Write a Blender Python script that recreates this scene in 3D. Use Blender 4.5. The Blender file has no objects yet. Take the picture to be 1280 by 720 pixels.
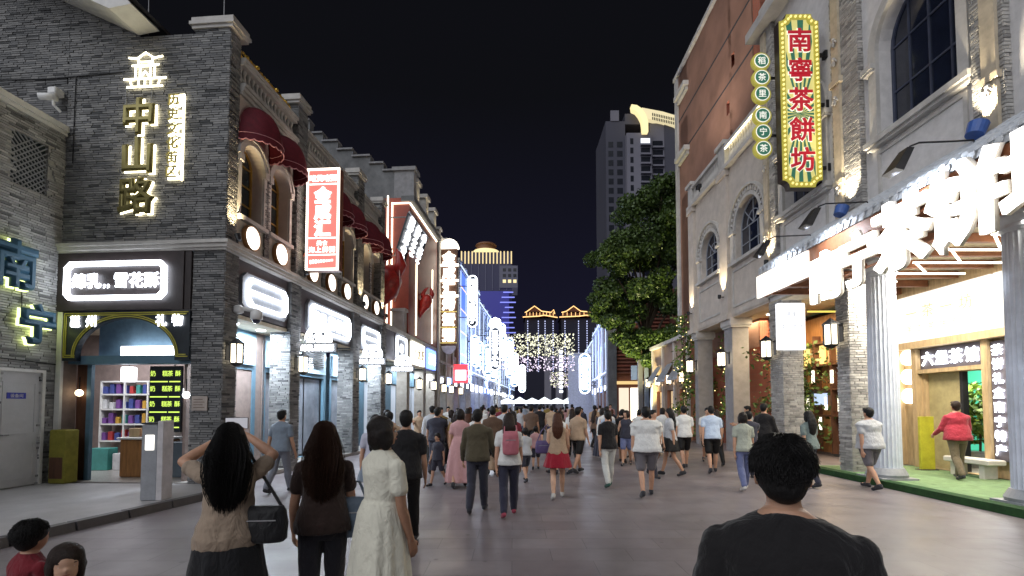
import bpy, math, random
import numpy as np
from mathutils import Vector, Matrix

R = math.radians
PI = math.pi
scene = bpy.context.scene
C = scene.collection

# ------------------------------------------------------------------ camera, sky, exposure
cam_data = bpy.data.cameras.new('camera')
cam_data.sensor_width = 36.0
cam_data.lens = 36.0 * 600 / 1280
cam_data.shift_y = 0.0945
cam_data.clip_start = 0.05
cam_data.clip_end = 3000
camera = bpy.data.objects.new('camera', cam_data)
C.objects.link(camera)
camera.location = (0, 0, 1.72)
camera.rotation_euler = (R(92.5), 0, 0)
scene.camera = camera

world = bpy.data.worlds.new('World')
scene.world = world
world.use_nodes = True
_bg = world.node_tree.nodes['Background']
_tc = world.node_tree.nodes.new('ShaderNodeTexCoord')
_sx = world.node_tree.nodes.new('ShaderNodeSeparateXYZ')
_rp = world.node_tree.nodes.new('ShaderNodeValToRGB')      # night sky: faint navy city glow at the horizon
_rp.color_ramp.elements[0].position = 0.0
_rp.color_ramp.elements[0].color = (0.0050, 0.0048, 0.0125, 1)
_rp.color_ramp.elements[1].position = 0.55
_rp.color_ramp.elements[1].color = (0.0022, 0.0023, 0.0032, 1)
world.node_tree.links.new(_tc.outputs['Generated'], _sx.inputs[0])
world.node_tree.links.new(_sx.outputs['Z'], _rp.inputs['Fac'])
world.node_tree.links.new(_rp.outputs['Color'], _bg.inputs['Color'])
_bg.inputs['Strength'].default_value = 1.0

sun_data = bpy.data.lights.new('moon', 'SUN')
sun_data.energy = 1.05
sun_data.angle = R(75)
sun_data.color = (0.93, 0.95, 1.0)
sun = bpy.data.objects.new('moon', sun_data)
C.objects.link(sun)
sun.rotation_euler = (R(52), 0, R(-34))   # soft ambient fill added from behind the camera, as city glow

scene.view_settings.view_transform = 'Standard'
scene.view_settings.look = 'None'
scene.view_settings.gamma = 1
scene.view_settings.exposure = 1.05
scene.view_settings.use_curve_mapping = False
scene.render.engine = 'CYCLES'
cy = scene.cycles
cy.max_bounces = 6
cy.diffuse_bounces = 3
cy.glossy_bounces = 3
cy.transmission_bounces = 4
cy.sample_clamp_indirect = 3.0
cy.use_denoising = True
cy.caustics_reflective = False
cy.caustics_refractive = False
cy.use_light_tree = True

DEV = False
SIGN = 0.36          # overall strength of the lit signs

# ------------------------------------------------------------------ frames
LA = math.atan2(48, 600)
RA = math.atan2(5, 600)
F_W = ((0.0, 0.0), 0.0)
F_L = ((-6.05, 10.0), -LA)     # left terrace: X to the street, Y along it
F_R = ((8.2, 0.0), -RA)        # right terrace: X away from the street, Y along it
BASE = {}


def fpt(F, p):
    (ox, oy), a = F
    c, s = math.cos(a), math.sin(a)
    return (ox + p[0] * c - p[1] * s, oy + p[0] * s + p[1] * c, p[2])


def thing(name, label, cat, F=F_W, loc=(0, 0, 0), group=None, rz=0.0, kind=None):
    o = bpy.data.objects.new(name, None)
    C.objects.link(o)
    o.empty_display_size = 0.2
    o.location = fpt(F, loc)
    o.rotation_euler = (0, 0, F[1] + rz)
    o['label'] = label
    o['category'] = cat
    if group:
        o['group'] = group
    if kind:
        o['kind'] = kind
    BASE[o.name] = tuple(loc) if rz == 0.0 else (0, 0, 0)
    return o


def struct(name, m, mat, F=F_W):
    o = m.build(name, mat, None)
    o.location = (F[0][0], F[0][1], 0)
    o.rotation_euler = (0, 0, F[1])
    o['kind'] = 'structure'
    return o


# ------------------------------------------------------------------ planes: (u, z, d) -> local xyz, d grows out of the wall
def PE(y0):
    return lambda u, z, d=0.0: (u, y0 - d, z)


def PL(x0):
    return lambda u, z, d=0.0: (x0 + d, u, z)


def PR(x0):
    return lambda u, z, d=0.0: (x0 - d, u, z)


ROT = {'E': (PI / 2, 0, 0), 'L': (PI / 2, 0, PI / 2), 'R': (PI / 2, 0, -PI / 2)}


class MB:
    def __init__(s, o=None):
        s.v, s.f, s.t = [], [], []
        s.base = BASE.get(o.name, (0, 0, 0)) if o is not None else (0, 0, 0)
        s.tint = 0.5

    def face(s, *pts):
        n = len(s.v)
        s.v.extend(pts)
        s.f.append(tuple(range(n, n + len(pts))))
        s.t.append(s.tint)

    def add(s, vs, fs):
        n = len(s.v)
        s.v.extend(vs)
        for f in fs:
            s.f.append(tuple(i + n for i in f))
            s.t.append(s.tint)

    def box(s, x0, x1, y0, y1, z0, z1):
        s.add([(x0, y0, z0), (x1, y0, z0), (x1, y1, z0), (x0, y1, z0), (x0, y0, z1), (x1, y0, z1), (x1, y1, z1), (x0, y1, z1)],
              [(0, 3, 2, 1), (4, 5, 6, 7), (0, 1, 5, 4), (1, 2, 6, 5), (2, 3, 7, 6), (3, 0, 4, 7)])

    def bbox(s, x0, x1, y0, y1, z0, z1, b=0.01):
        """box with bevelled edges (stacked chamfer)"""
        b = min(b, abs(x1 - x0) / 3, abs(y1 - y0) / 3, abs(z1 - z0) / 3)
        vs, fs = [], []
        rings = [(z0, b), (z0 + b, 0), (z1 - b, 0), (z1, b)]
        for z, i in rings:
            xa, xb, ya, yb = x0 + i, x1 - i, y0 + i, y1 - i
            k = b * 0.6
            vs += [(xa + k, ya, z), (xb - k, ya, z), (xb, ya + k, z), (xb, yb - k, z), (xb - k, yb, z), (xa + k, yb, z), (xa, yb - k, z), (xa, ya + k, z)]
        for r in range(3):
            for j in range(8):
                a, c = r * 8 + j, r * 8 + (j + 1) % 8
                fs.append((a, c, c + 8, a + 8))
        fs.append(tuple(range(7, -1, -1)))
        fs.append(tuple(range(24, 32)))
        s.add(vs, fs)

    def pbox(s, P, u0, u1, z0, z1, d0, d1):
        c = [P(u0, z0, d0), P(u1, z0, d0), P(u1, z1, d0), P(u0, z1, d0), P(u0, z0, d1), P(u1, z0, d1), P(u1, z1, d1), P(u0, z1, d1)]
        s.add(c, [(0, 3, 2, 1), (4, 5, 6, 7), (0, 1, 5, 4), (1, 2, 6, 5), (2, 3, 7, 6), (3, 0, 4, 7)])

    def prect(s, P, u0, u1, z0, z1, d=0.0):
        s.face(P(u0, z0, d), P(u1, z0, d), P(u1, z1, d), P(u0, z1, d))

    def prism(s, P, poly, d0, d1):
        n = len(poly)
        vs = [P(u, z, d0) for u, z in poly] + [P(u, z, d1) for u, z in poly]
        s.add(vs, [tuple(range(n - 1, -1, -1)), tuple(range(n, 2 * n))] + [(i, (i + 1) % n, (i + 1) % n + n, i + n) for i in range(n)])

    def ring(s, P, outer, inner, d0, d1):
        """flat band between two closed outlines of the same point count"""
        n = len(outer)
        vs = [P(*p, d1) for p in outer] + [P(*p, d1) for p in inner] + [P(*p, d0) for p in outer] + [P(*p, d0) for p in inner]
        fs = []
        for i in range(n):
            j = (i + 1) % n
            fs += [(i, j, n + j, n + i), (i, j, 2 * n + j, 2 * n + i), (n + i, n + j, 3 * n + j, 3 * n + i)]
        s.add(vs, fs)

    def strip(s, P, a, b, d0, d1):
        """open band between two polylines"""
        n = len(a)
        vs = [P(*p, d1) for p in a] + [P(*p, d1) for p in b] + [P(*p, d0) for p in a] + [P(*p, d0) for p in b]
        fs = []
        for i in range(n - 1):
            j = i + 1
            fs += [(i, j, n + j, n + i), (i, j, 2 * n + j, 2 * n + i), (n + i, n + j, 3 * n + j, 3 * n + i)]
        fs += [(0, n, 3 * n, 2 * n), (n - 1, 2 * n - 1, 4 * n - 1, 3 * n - 1)]
        s.add(vs, fs)

    def tube(s, pts, r, n=8, cap=True):
        pts = [Vector(p) for p in pts]
        rs = r if isinstance(r, (list, tuple)) else [r] * len(pts)
        vs, fs = [], []
        up = None
        for i, p in enumerate(pts):
            t = (pts[min(i + 1, len(pts) - 1)] - pts[max(i - 1, 0)])
            t = t.normalized() if t.length > 1e-9 else Vector((0, 0, 1))
            if up is None:
                up = t.orthogonal().normalized()
            a = (up - t * up.dot(t))
            a = a.normalized() if a.length > 1e-6 else t.orthogonal().normalized()
            up = a
            b = t.cross(a)
            for k in range(n):
                q = 2 * PI * k / n
                vs.append(tuple(p + (a * math.cos(q) + b * math.sin(q)) * rs[i]))
        for i in range(len(pts) - 1):
            for k in range(n):
                k2 = (k + 1) % n
                fs.append((i * n + k, i * n + k2, (i + 1) * n + k2, (i + 1) * n + k))
        if cap:
            fs.append(tuple(range(n - 1, -1, -1)))
            fs.append(tuple(range((len(pts) - 1) * n, len(pts) * n)))
        s.add(vs, fs)

    def lathe(s, cx, cy, prof, n=20, flute=0, fdepth=0.0):
        vs, fs = [], []
        for r, z in prof:
            for k in range(n):
                q = 2 * PI * k / n
                rr = r
                if flute:
                    rr = r - fdepth * abs(math.sin(q * flute / 2)) ** 0.7
                vs.append((cx + rr * math.cos(q), cy + rr * math.sin(q), z))
        for i in range(len(prof) - 1):
            for k in range(n):
                k2 = (k + 1) % n
                fs.append((i * n + k, i * n + k2, (i + 1) * n + k2, (i + 1) * n + k))
        fs.append(tuple(range(n - 1, -1, -1)))
        fs.append(tuple(range((len(prof) - 1) * n, len(prof) * n)))
        s.add(vs, fs)

    def plathe(s, P, uc, zc, prof, n=24):
        """disc-like solid turned about the wall normal: prof = [(r, d)]"""
        vs, fs = [], []
        for r, d in prof:
            for k in range(n):
                q = 2 * PI * k / n
                vs.append(P(uc + r * math.cos(q), zc + r * math.sin(q), d))
        for i in range(len(prof) - 1):
            for k in range(n):
                k2 = (k + 1) % n
                fs.append((i * n + k, i * n + k2, (i + 1) * n + k2, (i + 1) * n + k))
        fs.append(tuple(range(n - 1, -1, -1)))
        fs.append(tuple(range((len(prof) - 1) * n, len(prof) * n)))
        s.add(vs, fs)

    def ball(s, c, r, n=12, m=8):
        rx, ry, rz = r if isinstance(r, (tuple, list)) else (r, r, r)
        vs, fs = [], []
        for i in range(1, m):
            e = -PI / 2 + PI * i / m
            for k in range(n):
                q = 2 * PI * k / n
                vs.append((c[0] + rx * math.cos(e) * math.cos(q), c[1] + ry * math.cos(e) * math.sin(q), c[2] + rz * math.sin(e)))
        for i in range(m - 2):
            for k in range(n):
                k2 = (k + 1) % n
                fs.append((i * n + k, i * n + k2, (i + 1) * n + k2, (i + 1) * n + k))
        b, t = len(vs), len(vs) + 1
        vs += [(c[0], c[1], c[2] - rz), (c[0], c[1], c[2] + rz)]
        for k in range(n):
            k2 = (k + 1) % n
            fs.append((b, k2, k))
            fs.append((t, (m - 2) * n + k, (m - 2) * n + k2))
        s.add(vs, fs)

    def wall(s, P, u0, u1, z0, z1, ops, depth=0.2, n=14):
        """wall face with openings: ops = [(centre, half width, sill, spring, arched)]"""
        cur = u0
        for c, w, a, b, arch in sorted(ops):
            if c - w > cur:
                s.prect(P, cur, c - w, z0, z1)
            if a > z0:
                s.prect(P, c - w, c + w, z0, a)
            top = [(c - w, b), (c + w, b)] if not arch else [(c - w * math.cos(PI * k / n), b + w * math.sin(PI * k / n)) for k in range(n + 1)]
            for (ua, za), (ub, zb) in zip(top, top[1:]):
                s.face(P(ua, za), P(ub, zb), P(ub, z1), P(ua, z1))
                s.face(P(ua, za), P(ub, zb), P(ub, zb, -depth), P(ua, za, -depth))
            for uu in (c - w, c + w):
                s.face(P(uu, a), P(uu, b), P(uu, b, -depth), P(uu, a, -depth))
            s.face(P(c - w, a), P(c + w, a), P(c + w, a, -depth), P(c - w, a, -depth))
            cur = c + w
        if cur < u1:
            s.prect(P, cur, u1, z0, z1)

    def bricks(s, P, u0, u1, z0, z1, bl=0.26, bh=0.06, d=0.012, gap=0.007, rng=random, back=-0.02, collect=None, keep=None):
        """running-bond brick faces, each a separate proud block with its own tint"""
        nrow = max(1, round((z1 - z0) / bh))
        h = (z1 - z0) / nrow
        for r in range(nrow):
            z = z0 + r * h
            u = u0 - (bl * 0.5 if r % 2 else 0) - rng.random() * 0.05
            while u < u1 - 0.01:
                L_ = bl * rng.uniform(0.75, 1.2)
                a, b = max(u, u0), min(u + L_ - gap, u1)
                u += L_
                if b - a < 0.03:
                    continue
                if keep and not keep((a + b) / 2, z + h / 2):
                    continue
                dd = d * rng.uniform(0.45, 1.5)
                t = rng.random()
                if rng.random() < 0.03:
                    t = 1.35
                if collect is not None:
                    collect.append((a, b, z, z + h - gap, dd, t))
                    continue
                s.tint = t
                ip = 0.003
                za, zb = z, z + h - gap
                s.face(P(a + ip, za + ip, dd), P(b - ip, za + ip, dd), P(b - ip, zb - ip, dd), P(a + ip, zb - ip, dd))
                s.face(P(a, za, back), P(b, za, back), P(b - ip, za + ip, dd), P(a + ip, za + ip, dd))
                s.face(P(a, zb, back), P(b, zb, back), P(b - ip, zb - ip, dd), P(a + ip, zb - ip, dd))
                s.face(P(a, za, back), P(a, zb, back), P(a + ip, zb - ip, dd), P(a + ip, za + ip, dd))
                s.face(P(b, za, back), P(b, zb, back), P(b - ip, zb - ip, dd), P(b - ip, za + ip, dd))
        s.tint = 0.5

    def build(s, name, mat, parent=None, smooth=False, kind=None, label=None):
        me = bpy.data.meshes.new(name)
        bx, by, bz = s.base
        me.from_pydata([(x - bx, y - by, z - bz) for x, y, z in s.v], [], s.f)
        if any(t != 0.5 for t in s.t):
            a = me.attributes.new('tint', 'FLOAT', 'FACE')
            a.data.foreach_set('value', s.t)
        if smooth:
            me.polygons.foreach_set('use_smooth', [True] * len(me.polygons))
        me.update()
        o = bpy.data.objects.new(name, me)
        C.objects.link(o)
        if mat is not None:
            me.materials.append(mat)
        if parent is not None:
            o.parent = parent
        if kind:
            o['kind'] = kind
        if label:
            o['label'] = label
        BASE[o.name] = s.base
        return o


def pbx(name, parent, mat, P, u0, u1, z0, z1, d0, d1, **k):
    m = MB(parent)
    m.pbox(P, u0, u1, z0, z1, d0, d1)
    return m.build(name, mat, parent, **k)


def tagone(o, label, cat, group=None, kind=None):
    o['label'] = label
    o['category'] = cat
    if group:
        o['group'] = group
    if kind:
        o['kind'] = kind
    return o


# ------------------------------------------------------------------ materials
def nodes(name):
    m = bpy.data.materials.new(name)
    m.use_nodes = True
    nt = m.node_tree
    return m, nt, nt.nodes['Principled BSDF'], nt.links


def pm(name, col, rough=0.65, metal=0.0, var=0.14, scale=5.0, bump=0.15, bscale=60.0, spec=0.4, coat=0.0, stretch=None, dirt=0.0):
    m, nt, b, lk = nodes(name)
    tc = nt.nodes.new('ShaderNodeTexCoord')
    mp = nt.nodes.new('ShaderNodeMapping')
    lk.new(tc.outputs['Object'], mp.inputs['Vector'])
    if stretch:
        mp.inputs['Scale'].default_value = stretch
    n1 = nt.nodes.new('ShaderNodeTexNoise')
    n1.inputs['Scale'].default_value = scale
    n1.inputs['Detail'].default_value = 6
    n1.inputs['Roughness'].default_value = 0.65
    lk.new(mp.outputs['Vector'], n1.inputs['Vector'])
    rp = nt.nodes.new('ShaderNodeValToRGB')
    lo = [max(0, c * (1 - var * 1.6)) for c in col]
    hi = [min(1, c * (1 + var)) for c in col]
    rp.color_ramp.elements[0].position = 0.3
    rp.color_ramp.elements[1].position = 0.7
    rp.color_ramp.elements[0].color = (*lo, 1)
    rp.color_ramp.elements[1].color = (*hi, 1)
    lk.new(n1.outputs['Fac'], rp.inputs['Fac'])
    out = rp.outputs['Color']
    if dirt > 0:
        n3 = nt.nodes.new('ShaderNodeTexNoise')
        n3.inputs['Scale'].default_value = scale * 0.35
        n3.inputs['Detail'].default_value = 9
        n3.inputs['Roughness'].default_value = 0.75
        lk.new(mp.outputs['Vector'], n3.inputs['Vector'])
        r3 = nt.nodes.new('ShaderNodeValToRGB')
        r3.color_ramp.elements[0].position = 0.48
        r3.color_ramp.elements[1].position = 0.72
        lk.new(n3.outputs['Fac'], r3.inputs['Fac'])
        mx = nt.nodes.new('ShaderNodeMix')
        mx.data_type = 'RGBA'
        mul = nt.nodes.new('ShaderNodeMath')
        mul.operation = 'MULTIPLY'
        mul.inputs[1].default_value = dirt
        lk.new(r3.outputs['Color'], mul.inputs[0])
        lk.new(mul.outputs[0], mx.inputs['Factor'])
        lk.new(out, mx.inputs['A'])
        mx.inputs['B'].default_value = (*[c * 0.35 for c in col], 1)
        out = mx.outputs['Result']
    lk.new(out, b.inputs['Base Color'])
    n2 = nt.nodes.new('ShaderNodeTexNoise')
    n2.inputs['Scale'].default_value = bscale
    n2.inputs['Detail'].default_value = 5
    lk.new(mp.outputs['Vector'], n2.inputs['Vector'])
    mr = nt.nodes.new('ShaderNodeMapRange')
    mr.inputs['To Min'].default_value = max(0.03, rough - 0.1)
    mr.inputs['To Max'].default_value = min(1, rough + 0.1)
    lk.new(n2.outputs['Fac'], mr.inputs['Value'])
    lk.new(mr.outputs['Result'], b.inputs['Roughness'])
    if bump > 0:
        bp = nt.nodes.new('ShaderNodeBump')
        bp.inputs['Strength'].default_value = bump
        bp.inputs['Distance'].default_value = 0.01
        lk.new(n2.outputs['Fac'], bp.inputs['Height'])
        lk.new(bp.outputs['Normal'], b.inputs['Normal'])
    b.inputs['Metallic'].default_value = metal
    b.inputs['Specular IOR Level'].default_value = spec
    if coat:
        b.inputs['Coat Weight'].default_value = coat
    return m


def em(name, col, strength, sample=True, two=False):
    m, nt, b, lk = nodes(name)
    b.inputs['Base Color'].default_value = (*[c * 0.35 for c in col], 1)
    b.inputs['Emission Color'].default_value = (*col, 1)
    b.inputs['Emission Strength'].default_value = strength * SIGN
    b.inputs['Roughness'].default_value = 0.4
    m.cycles.emission_sampling = 'AUTO' if sample else 'NONE'
    return m


def brickmat(name, dark, light, odd, per_object=False, rough=0.85):
    m, nt, b, lk = nodes(name)
    if per_object:
        src = nt.nodes.new('ShaderNodeObjectInfo').outputs['Random']
    else:
        at = nt.nodes.new('ShaderNodeAttribute')
        at.attribute_name = 'tint'
        src = at.outputs['Fac']
    rp = nt.nodes.new('ShaderNodeValToRGB')
    e = rp.color_ramp.elements
    e[0].position, e[0].color = 0.0, (*dark, 1)
    e[1].position, e[1].color = 0.86, (*light, 1)
    e2 = e.new(0.95)
    e2.color = (*odd, 1)
    e3 = e.new(0.45)
    e3.color = (*[(a + c) / 2 * 0.95 for a, c in zip(dark, light)], 1)
    lk.new(src, rp.inputs['Fac'])
    tc = nt.nodes.new('ShaderNodeTexCoord')
    n1 = nt.nodes.new('ShaderNodeTexNoise')
    n1.inputs['Scale'].default_value = 1.1 if not per_object else 9
    n1.inputs['Detail'].default_value = 8
    n1.inputs['Roughness'].default_value = 0.7
    lk.new(tc.outputs['Object'], n1.inputs['Vector'])
    r2 = nt.nodes.new('ShaderNodeMapRange')
    r2.inputs['From Min'].default_value = 0.3
    r2.inputs['From Max'].default_value = 0.7
    r2.inputs['To Min'].default_value = 0.62
    r2.inputs['To Max'].default_value = 1.2
    lk.new(n1.outputs['Fac'], r2.inputs['Value'])
    mx = nt.nodes.new('ShaderNodeMix')
    mx.data_type = 'RGBA'
    mx.blend_type = 'MULTIPLY'
    mx.inputs['Factor'].default_value = 1
    lk.new(rp.outputs['Color'], mx.inputs['A'])
    lk.new(r2.outputs['Result'], mx.inputs['B'])
    lk.new(mx.outputs['Result'], b.inputs['Base Color'])
    n2 = nt.nodes.new('ShaderNodeTexNoise')
    n2.inputs['Scale'].default_value = 70
    n2.inputs['Detail'].default_value = 4
    lk.new(tc.outputs['Object'], n2.inputs['Vector'])
    bp = nt.nodes.new('ShaderNodeBump')
    bp.inputs['Strength'].default_value = 0.5
    bp.inputs['Distance'].default_value = 0.006
    lk.new(n2.outputs['Fac'], bp.inputs['Height'])
    lk.new(bp.outputs['Normal'], b.inputs['Normal'])
    b.inputs['Roughness'].default_value = rough
    b.inputs['Specular IOR Level'].default_value = 0.3
    return m


GREYB = brickmat('grey_brick', (0.165, 0.168, 0.172), (0.31, 0.307, 0.30), (0.085, 0.087, 0.09))
GREYB_O = brickmat('grey_brick_single', (0.165, 0.168, 0.172), (0.31, 0.307, 0.30), (0.085, 0.087, 0.09), True)
PALEB = brickmat('pale_brick', (0.34, 0.33, 0.31), (0.52, 0.50, 0.47), (0.26, 0.25, 0.24))
SHEDB = brickmat('shed_brick', (0.30, 0.30, 0.295), (0.50, 0.495, 0.48), (0.16, 0.16, 0.16))
SHEDB_O = brickmat('shed_brick_single', (0.30, 0.30, 0.295), (0.50, 0.495, 0.48), (0.16, 0.16, 0.16), True)
REDB = brickmat('red_brick', (0.30, 0.085, 0.05), (0.42, 0.14, 0.085), (0.2, 0.07, 0.05))
MORTAR = pm('mortar', (0.16, 0.155, 0.15), 0.9, var=0.2)
MORTAR_P = pm('pale_mortar', (0.36, 0.35, 0.33), 0.9, var=0.2)
STUCCO = pm('cream_stucco', (0.56, 0.50, 0.44), 0.75, var=0.10, scale=2.5, dirt=0.25)
STONE = pm('pale_stone', (0.54, 0.52, 0.49), 0.7, var=0.12, scale=3, dirt=0.3)
WHITEP = pm('white_paint', (0.70, 0.69, 0.66), 0.55, var=0.06, dirt=0.2)
MAUVE = pm('mauve_fascia', (0.10, 0.085, 0.095), 0.5, var=0.1)
DKBROWN = pm('dark_brown_fascia', (0.035, 0.026, 0.026), 0.45, var=0.15)
BLACK = pm('black_metal', (0.015, 0.015, 0.017), 0.45, var=0.2, bump=0.05)
NAVY = pm('navy_board', (0.012, 0.018, 0.026), 0.4, var=0.2)
OLIVE = pm('yellow_trim', (0.42, 0.38, 0.06), 0.5, var=0.1)
MAROON = pm('maroon_canvas', (0.12, 0.008, 0.017), 0.8, var=0.18, scale=9)
PINKTRIM = pm('pink_braid', (0.55, 0.25, 0.27), 0.8)
OCHRE = pm('ochre_frame', (0.36, 0.20, 0.035), 0.5, var=0.15)
GOLD = pm('gold_ornament', (0.75, 0.48, 0.08), 0.28, metal=0.9, var=0.12, bump=0.05)
GLASS = pm('window_glass', (0.03, 0.04, 0.045), 0.07, var=0.2, bump=0.0, spec=0.8)
GLASSB = pm('blue_window_glass', (0.012, 0.016, 0.032), 0.06, var=0.2, bump=0.0, spec=0.8)
DKFRAME = pm('navy_window_frame', (0.05, 0.06, 0.10), 0.45)
WOOD = pm('warm_wood', (0.32, 0.15, 0.05), 0.5, var=0.25, scale=3, stretch=(6, 6, 0.8))
WOODL = pm('pale_wood', (0.46, 0.33, 0.18), 0.5, var=0.2, scale=3, stretch=(5, 5, 0.7))
WOODD = pm('dark_wood', (0.10, 0.045, 0.025), 0.5, var=0.25, scale=3, stretch=(5, 5, 0.7))
BEAM = pm('brown_beam', (0.22, 0.085, 0.04), 0.5, var=0.2)
CEIL = pm('arcade_ceiling', (0.5, 0.44, 0.33), 0.8)
TILE = pm('pale_roof_tile', (0.50, 0.53, 0.57), 0.45, var=0.15, scale=6, dirt=0.2)
STEEL = pm('grey_steel', (0.32, 0.32, 0.33), 0.4, metal=0.6, var=0.08)
GREYP = pm('grey_paint', (0.28, 0.29, 0.31), 0.55, var=0.12, dirt=0.35)
PLASTICW = pm('white_plastic', (0.75, 0.75, 0.74), 0.35, var=0.05)
REDPAINT = pm('red_panel', (0.27, 0.052, 0.03), 0.5, var=0.15, scale=2)
REDSHELL = pm('red_shell', (0.40, 0.022, 0.016), 0.38, var=0.3, scale=7, bump=0.5, bscale=25, coat=0.2)
ROOFD = pm('dark_roof', (0.06, 0.06, 0.065), 0.8)
GREYSTUC = pm('grey_render', (0.17, 0.175, 0.18), 0.8, var=0.2, scale=2, dirt=0.4)
BLUEP = pm('blue_grey_panel', (0.10, 0.19, 0.26), 0.5, var=0.1)
SIGNBLUE = pm('sign_blue', (0.035, 0.10, 0.155), 0.5, var=0.08)
GREENY = pm('sign_green', (0.03, 0.13, 0.075), 0.45)
SIGNYEL = pm('sign_yellow', (0.66, 0.60, 0.20), 0.45)
SIGNRED = pm('sign_red', (0.36, 0.01, 0.02), 0.45)
SIGNWHITE = pm('sign_white', (0.75, 0.74, 0.68), 0.45)
BRONZE = pm('bronze_letter', (0.22, 0.19, 0.07), 0.4, metal=0.7)
FLOORIN = pm('shop_floor', (0.32, 0.30, 0.28), 0.3)
YELLOWP = pm('yellow_paint', (0.42, 0.40, 0.03), 0.5, var=0.15, dirt=0.45)

E_WHITE = em('lit_white', (0.93, 0.95, 1.0), 8)
E_COOL = em('lit_cool_white', (0.84, 0.90, 1.0), 10)
E_WARM = em('lit_warm_white', (1.0, 0.80, 0.52), 7)
E_WARMW = em('lit_soft_white', (1.0, 0.91, 0.76), 7)
E_HALO = em('halo_led', (1.0, 0.90, 0.60), 9)
E_DISC = em('lit_disc', (1.0, 0.93, 0.84), 5)
E_LANTERN = em('lantern_glass', (1.0, 0.86, 0.62), 6)
E_BULB = em('sign_bulb', (1.0, 0.82, 0.25), 1.6, sample=False)
E_RED = em('lit_red_face', (1.0, 0.13, 0.10), 1.0)
E_BLUE = em('lit_blue', (0.22, 0.35, 1.0), 3.0, sample=False)
E_GREEN = em('lit_menu_text', (0.72, 1.0, 0.15), 1.6, sample=False)
E_SMALLW = em('far_white', (0.82, 0.88, 1.0), 6, sample=False)
E_SMALLB = em('far_blue', (0.25, 0.4, 1.0), 3, sample=False)
E_GOLD = em('far_gold', (1.0, 0.62, 0.22), 2.2, sample=False)
E_SCREEN = em('lit_screen', (0.55, 0.7, 1.0), 1.3, sample=False)


# ------------------------------------------------------------------ lettering
_GL = {}
GLYPH_KEYS = []          # filled below: every character used, made in one pass


def _curve(ch, off, ext):
    cu = bpy.data.curves.new('character', 'FONT')
    cu.body = ch
    cu.size = 1.0
    cu.offset = 0.0
    cu.extrude = max(0.001, ext - off * 0.3)
    cu.bevel_depth = off
    cu.bevel_resolution = 0
    cu.resolution_u = 3
    o = bpy.data.objects.new('character', cu)
    C.objects.link(o)
    return o, cu


def prewarm(keys):
    obs = [(k, *_curve(*k)) for k in keys]
    dg = bpy.context.evaluated_depsgraph_get()
    for k, o, cu in obs:
        me = bpy.data.meshes.new_from_object(o.evaluated_get(dg))
        co = np.empty(len(me.vertices) * 3)
        me.vertices.foreach_get('co', co)
        co = co.reshape(-1, 3)
        if len(co):
            mid = (co.max(0) + co.min(0)) / 2
            co[:, 0] -= mid[0]
            co[:, 1] -= mid[1]
            me.vertices.foreach_set('co', co.ravel())
        me.materials.clear()
        _GL[k] = me
    for k, o, cu in obs:
        bpy.data.objects.remove(o)
        bpy.data.curves.remove(cu)


def glyph_mesh(ch, off, ext, mat):
    k = (ch, off, ext, mat.name)
    if k not in _GL:
        k0 = (ch, off, ext)
        if k0 not in _GL:
            if DEV:
                print('GLYPHKEY', repr(k0))
            prewarm([k0])
        me = _GL[k0].copy()
        me.materials.append(mat)
        _GL[k] = me
    return _GL[k]


#PREWARM#
for _o, _e, _s in (
        (0.02, 0.03, '雪花酥奶茶饮品邕州礼物啫煲粥美食海上鲜'),
        (0.01, 0.01, '奶糕茶酥'),
        (0.018, 0.03, '绵乳雪花酥,'),
        (0.045, 0.03, '中山路'),
        (0.048, 0.012, '中山路'),
        (0.012, 0.03, '历史文化街区'),
        (0.03, 0.03, '绵乳雪花酥六堡茶馆饼礼盒南宁特产'),
        (0.04, 0.04, '金成汇'),
        (0.005, 0.002, ['设备间']),
        (0.05, 0.05, '南宁金成汇烤蟹粥'),
        (0.055, 0.015, '南宁'),
        (0.055, 0.035, '南宁茶饼坊'),
        (0.062, 0.03, '南宁茶饼坊'),
        (0.0, 0.003, '茶里南宁饼开业'),
        (0.05, 0.012, '南寧茶餅坊'),
        (0.022, 0.03, '南寧茶餅坊'),
        (0.015, 0.004, '稻茶里南宁'),
        (0.0, 0.004, '一茶坊手工饼新鲜'),
        (0.05, 0.03, '肥妹龙虾王南宁老店阿嬷糖水铺子友柠檬鸭邕城夜市小吃街字号烧烤海鲜美食一条'),
        (0.02, 0.005, '小龙虾'),
        (0.03, 0.01, '海鲜'),
        (0.02, 0.01, '小吃水果老友粉烧烤奶茶酸嘢'),
        (0.01, 0.004, '中山路'),
):
    GLYPH_KEYS += [(c, _o, _e) for c in _s]
prewarm(GLYPH_KEYS)


def glyph(parent, ch, p, orient, size, mat, off=0.02, ext=0.03, name='character', tilt=0.0, sx=1.0):
    o = bpy.data.objects.new(name, glyph_mesh(ch, off, ext, mat))
    C.objects.link(o)
    b = BASE.get(parent.name, (0, 0, 0))
    o.parent = parent
    o.location = (p[0] - b[0], p[1] - b[1], p[2] - b[2])
    rx, ry, rz = ROT[orient]
    o.rotation_euler = (rx + tilt, ry, rz)
    o.scale = (size * sx, size, size)
    return o


def line_text(parent, s, P, uc, zc, d, orient, size, mat, pitch=None, off=0.02, ext=0.03, vertical=False, name='character', sx=1.0):
    """a row (or column) of characters, each its own piece"""
    pitch = pitch or size * 1.02
    sgn = -1 if orient == 'R' else 1
    n = len(s)
    for i, ch in enumerate(s):
        if ch == ' ':
            continue
        k = (i - (n - 1) / 2) * pitch
        p = P(uc, zc - k, d) if vertical else P(uc + sgn * k, zc, d)
        glyph(parent, ch, p, orient, size, mat, off, ext, name, sx=sx)


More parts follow.
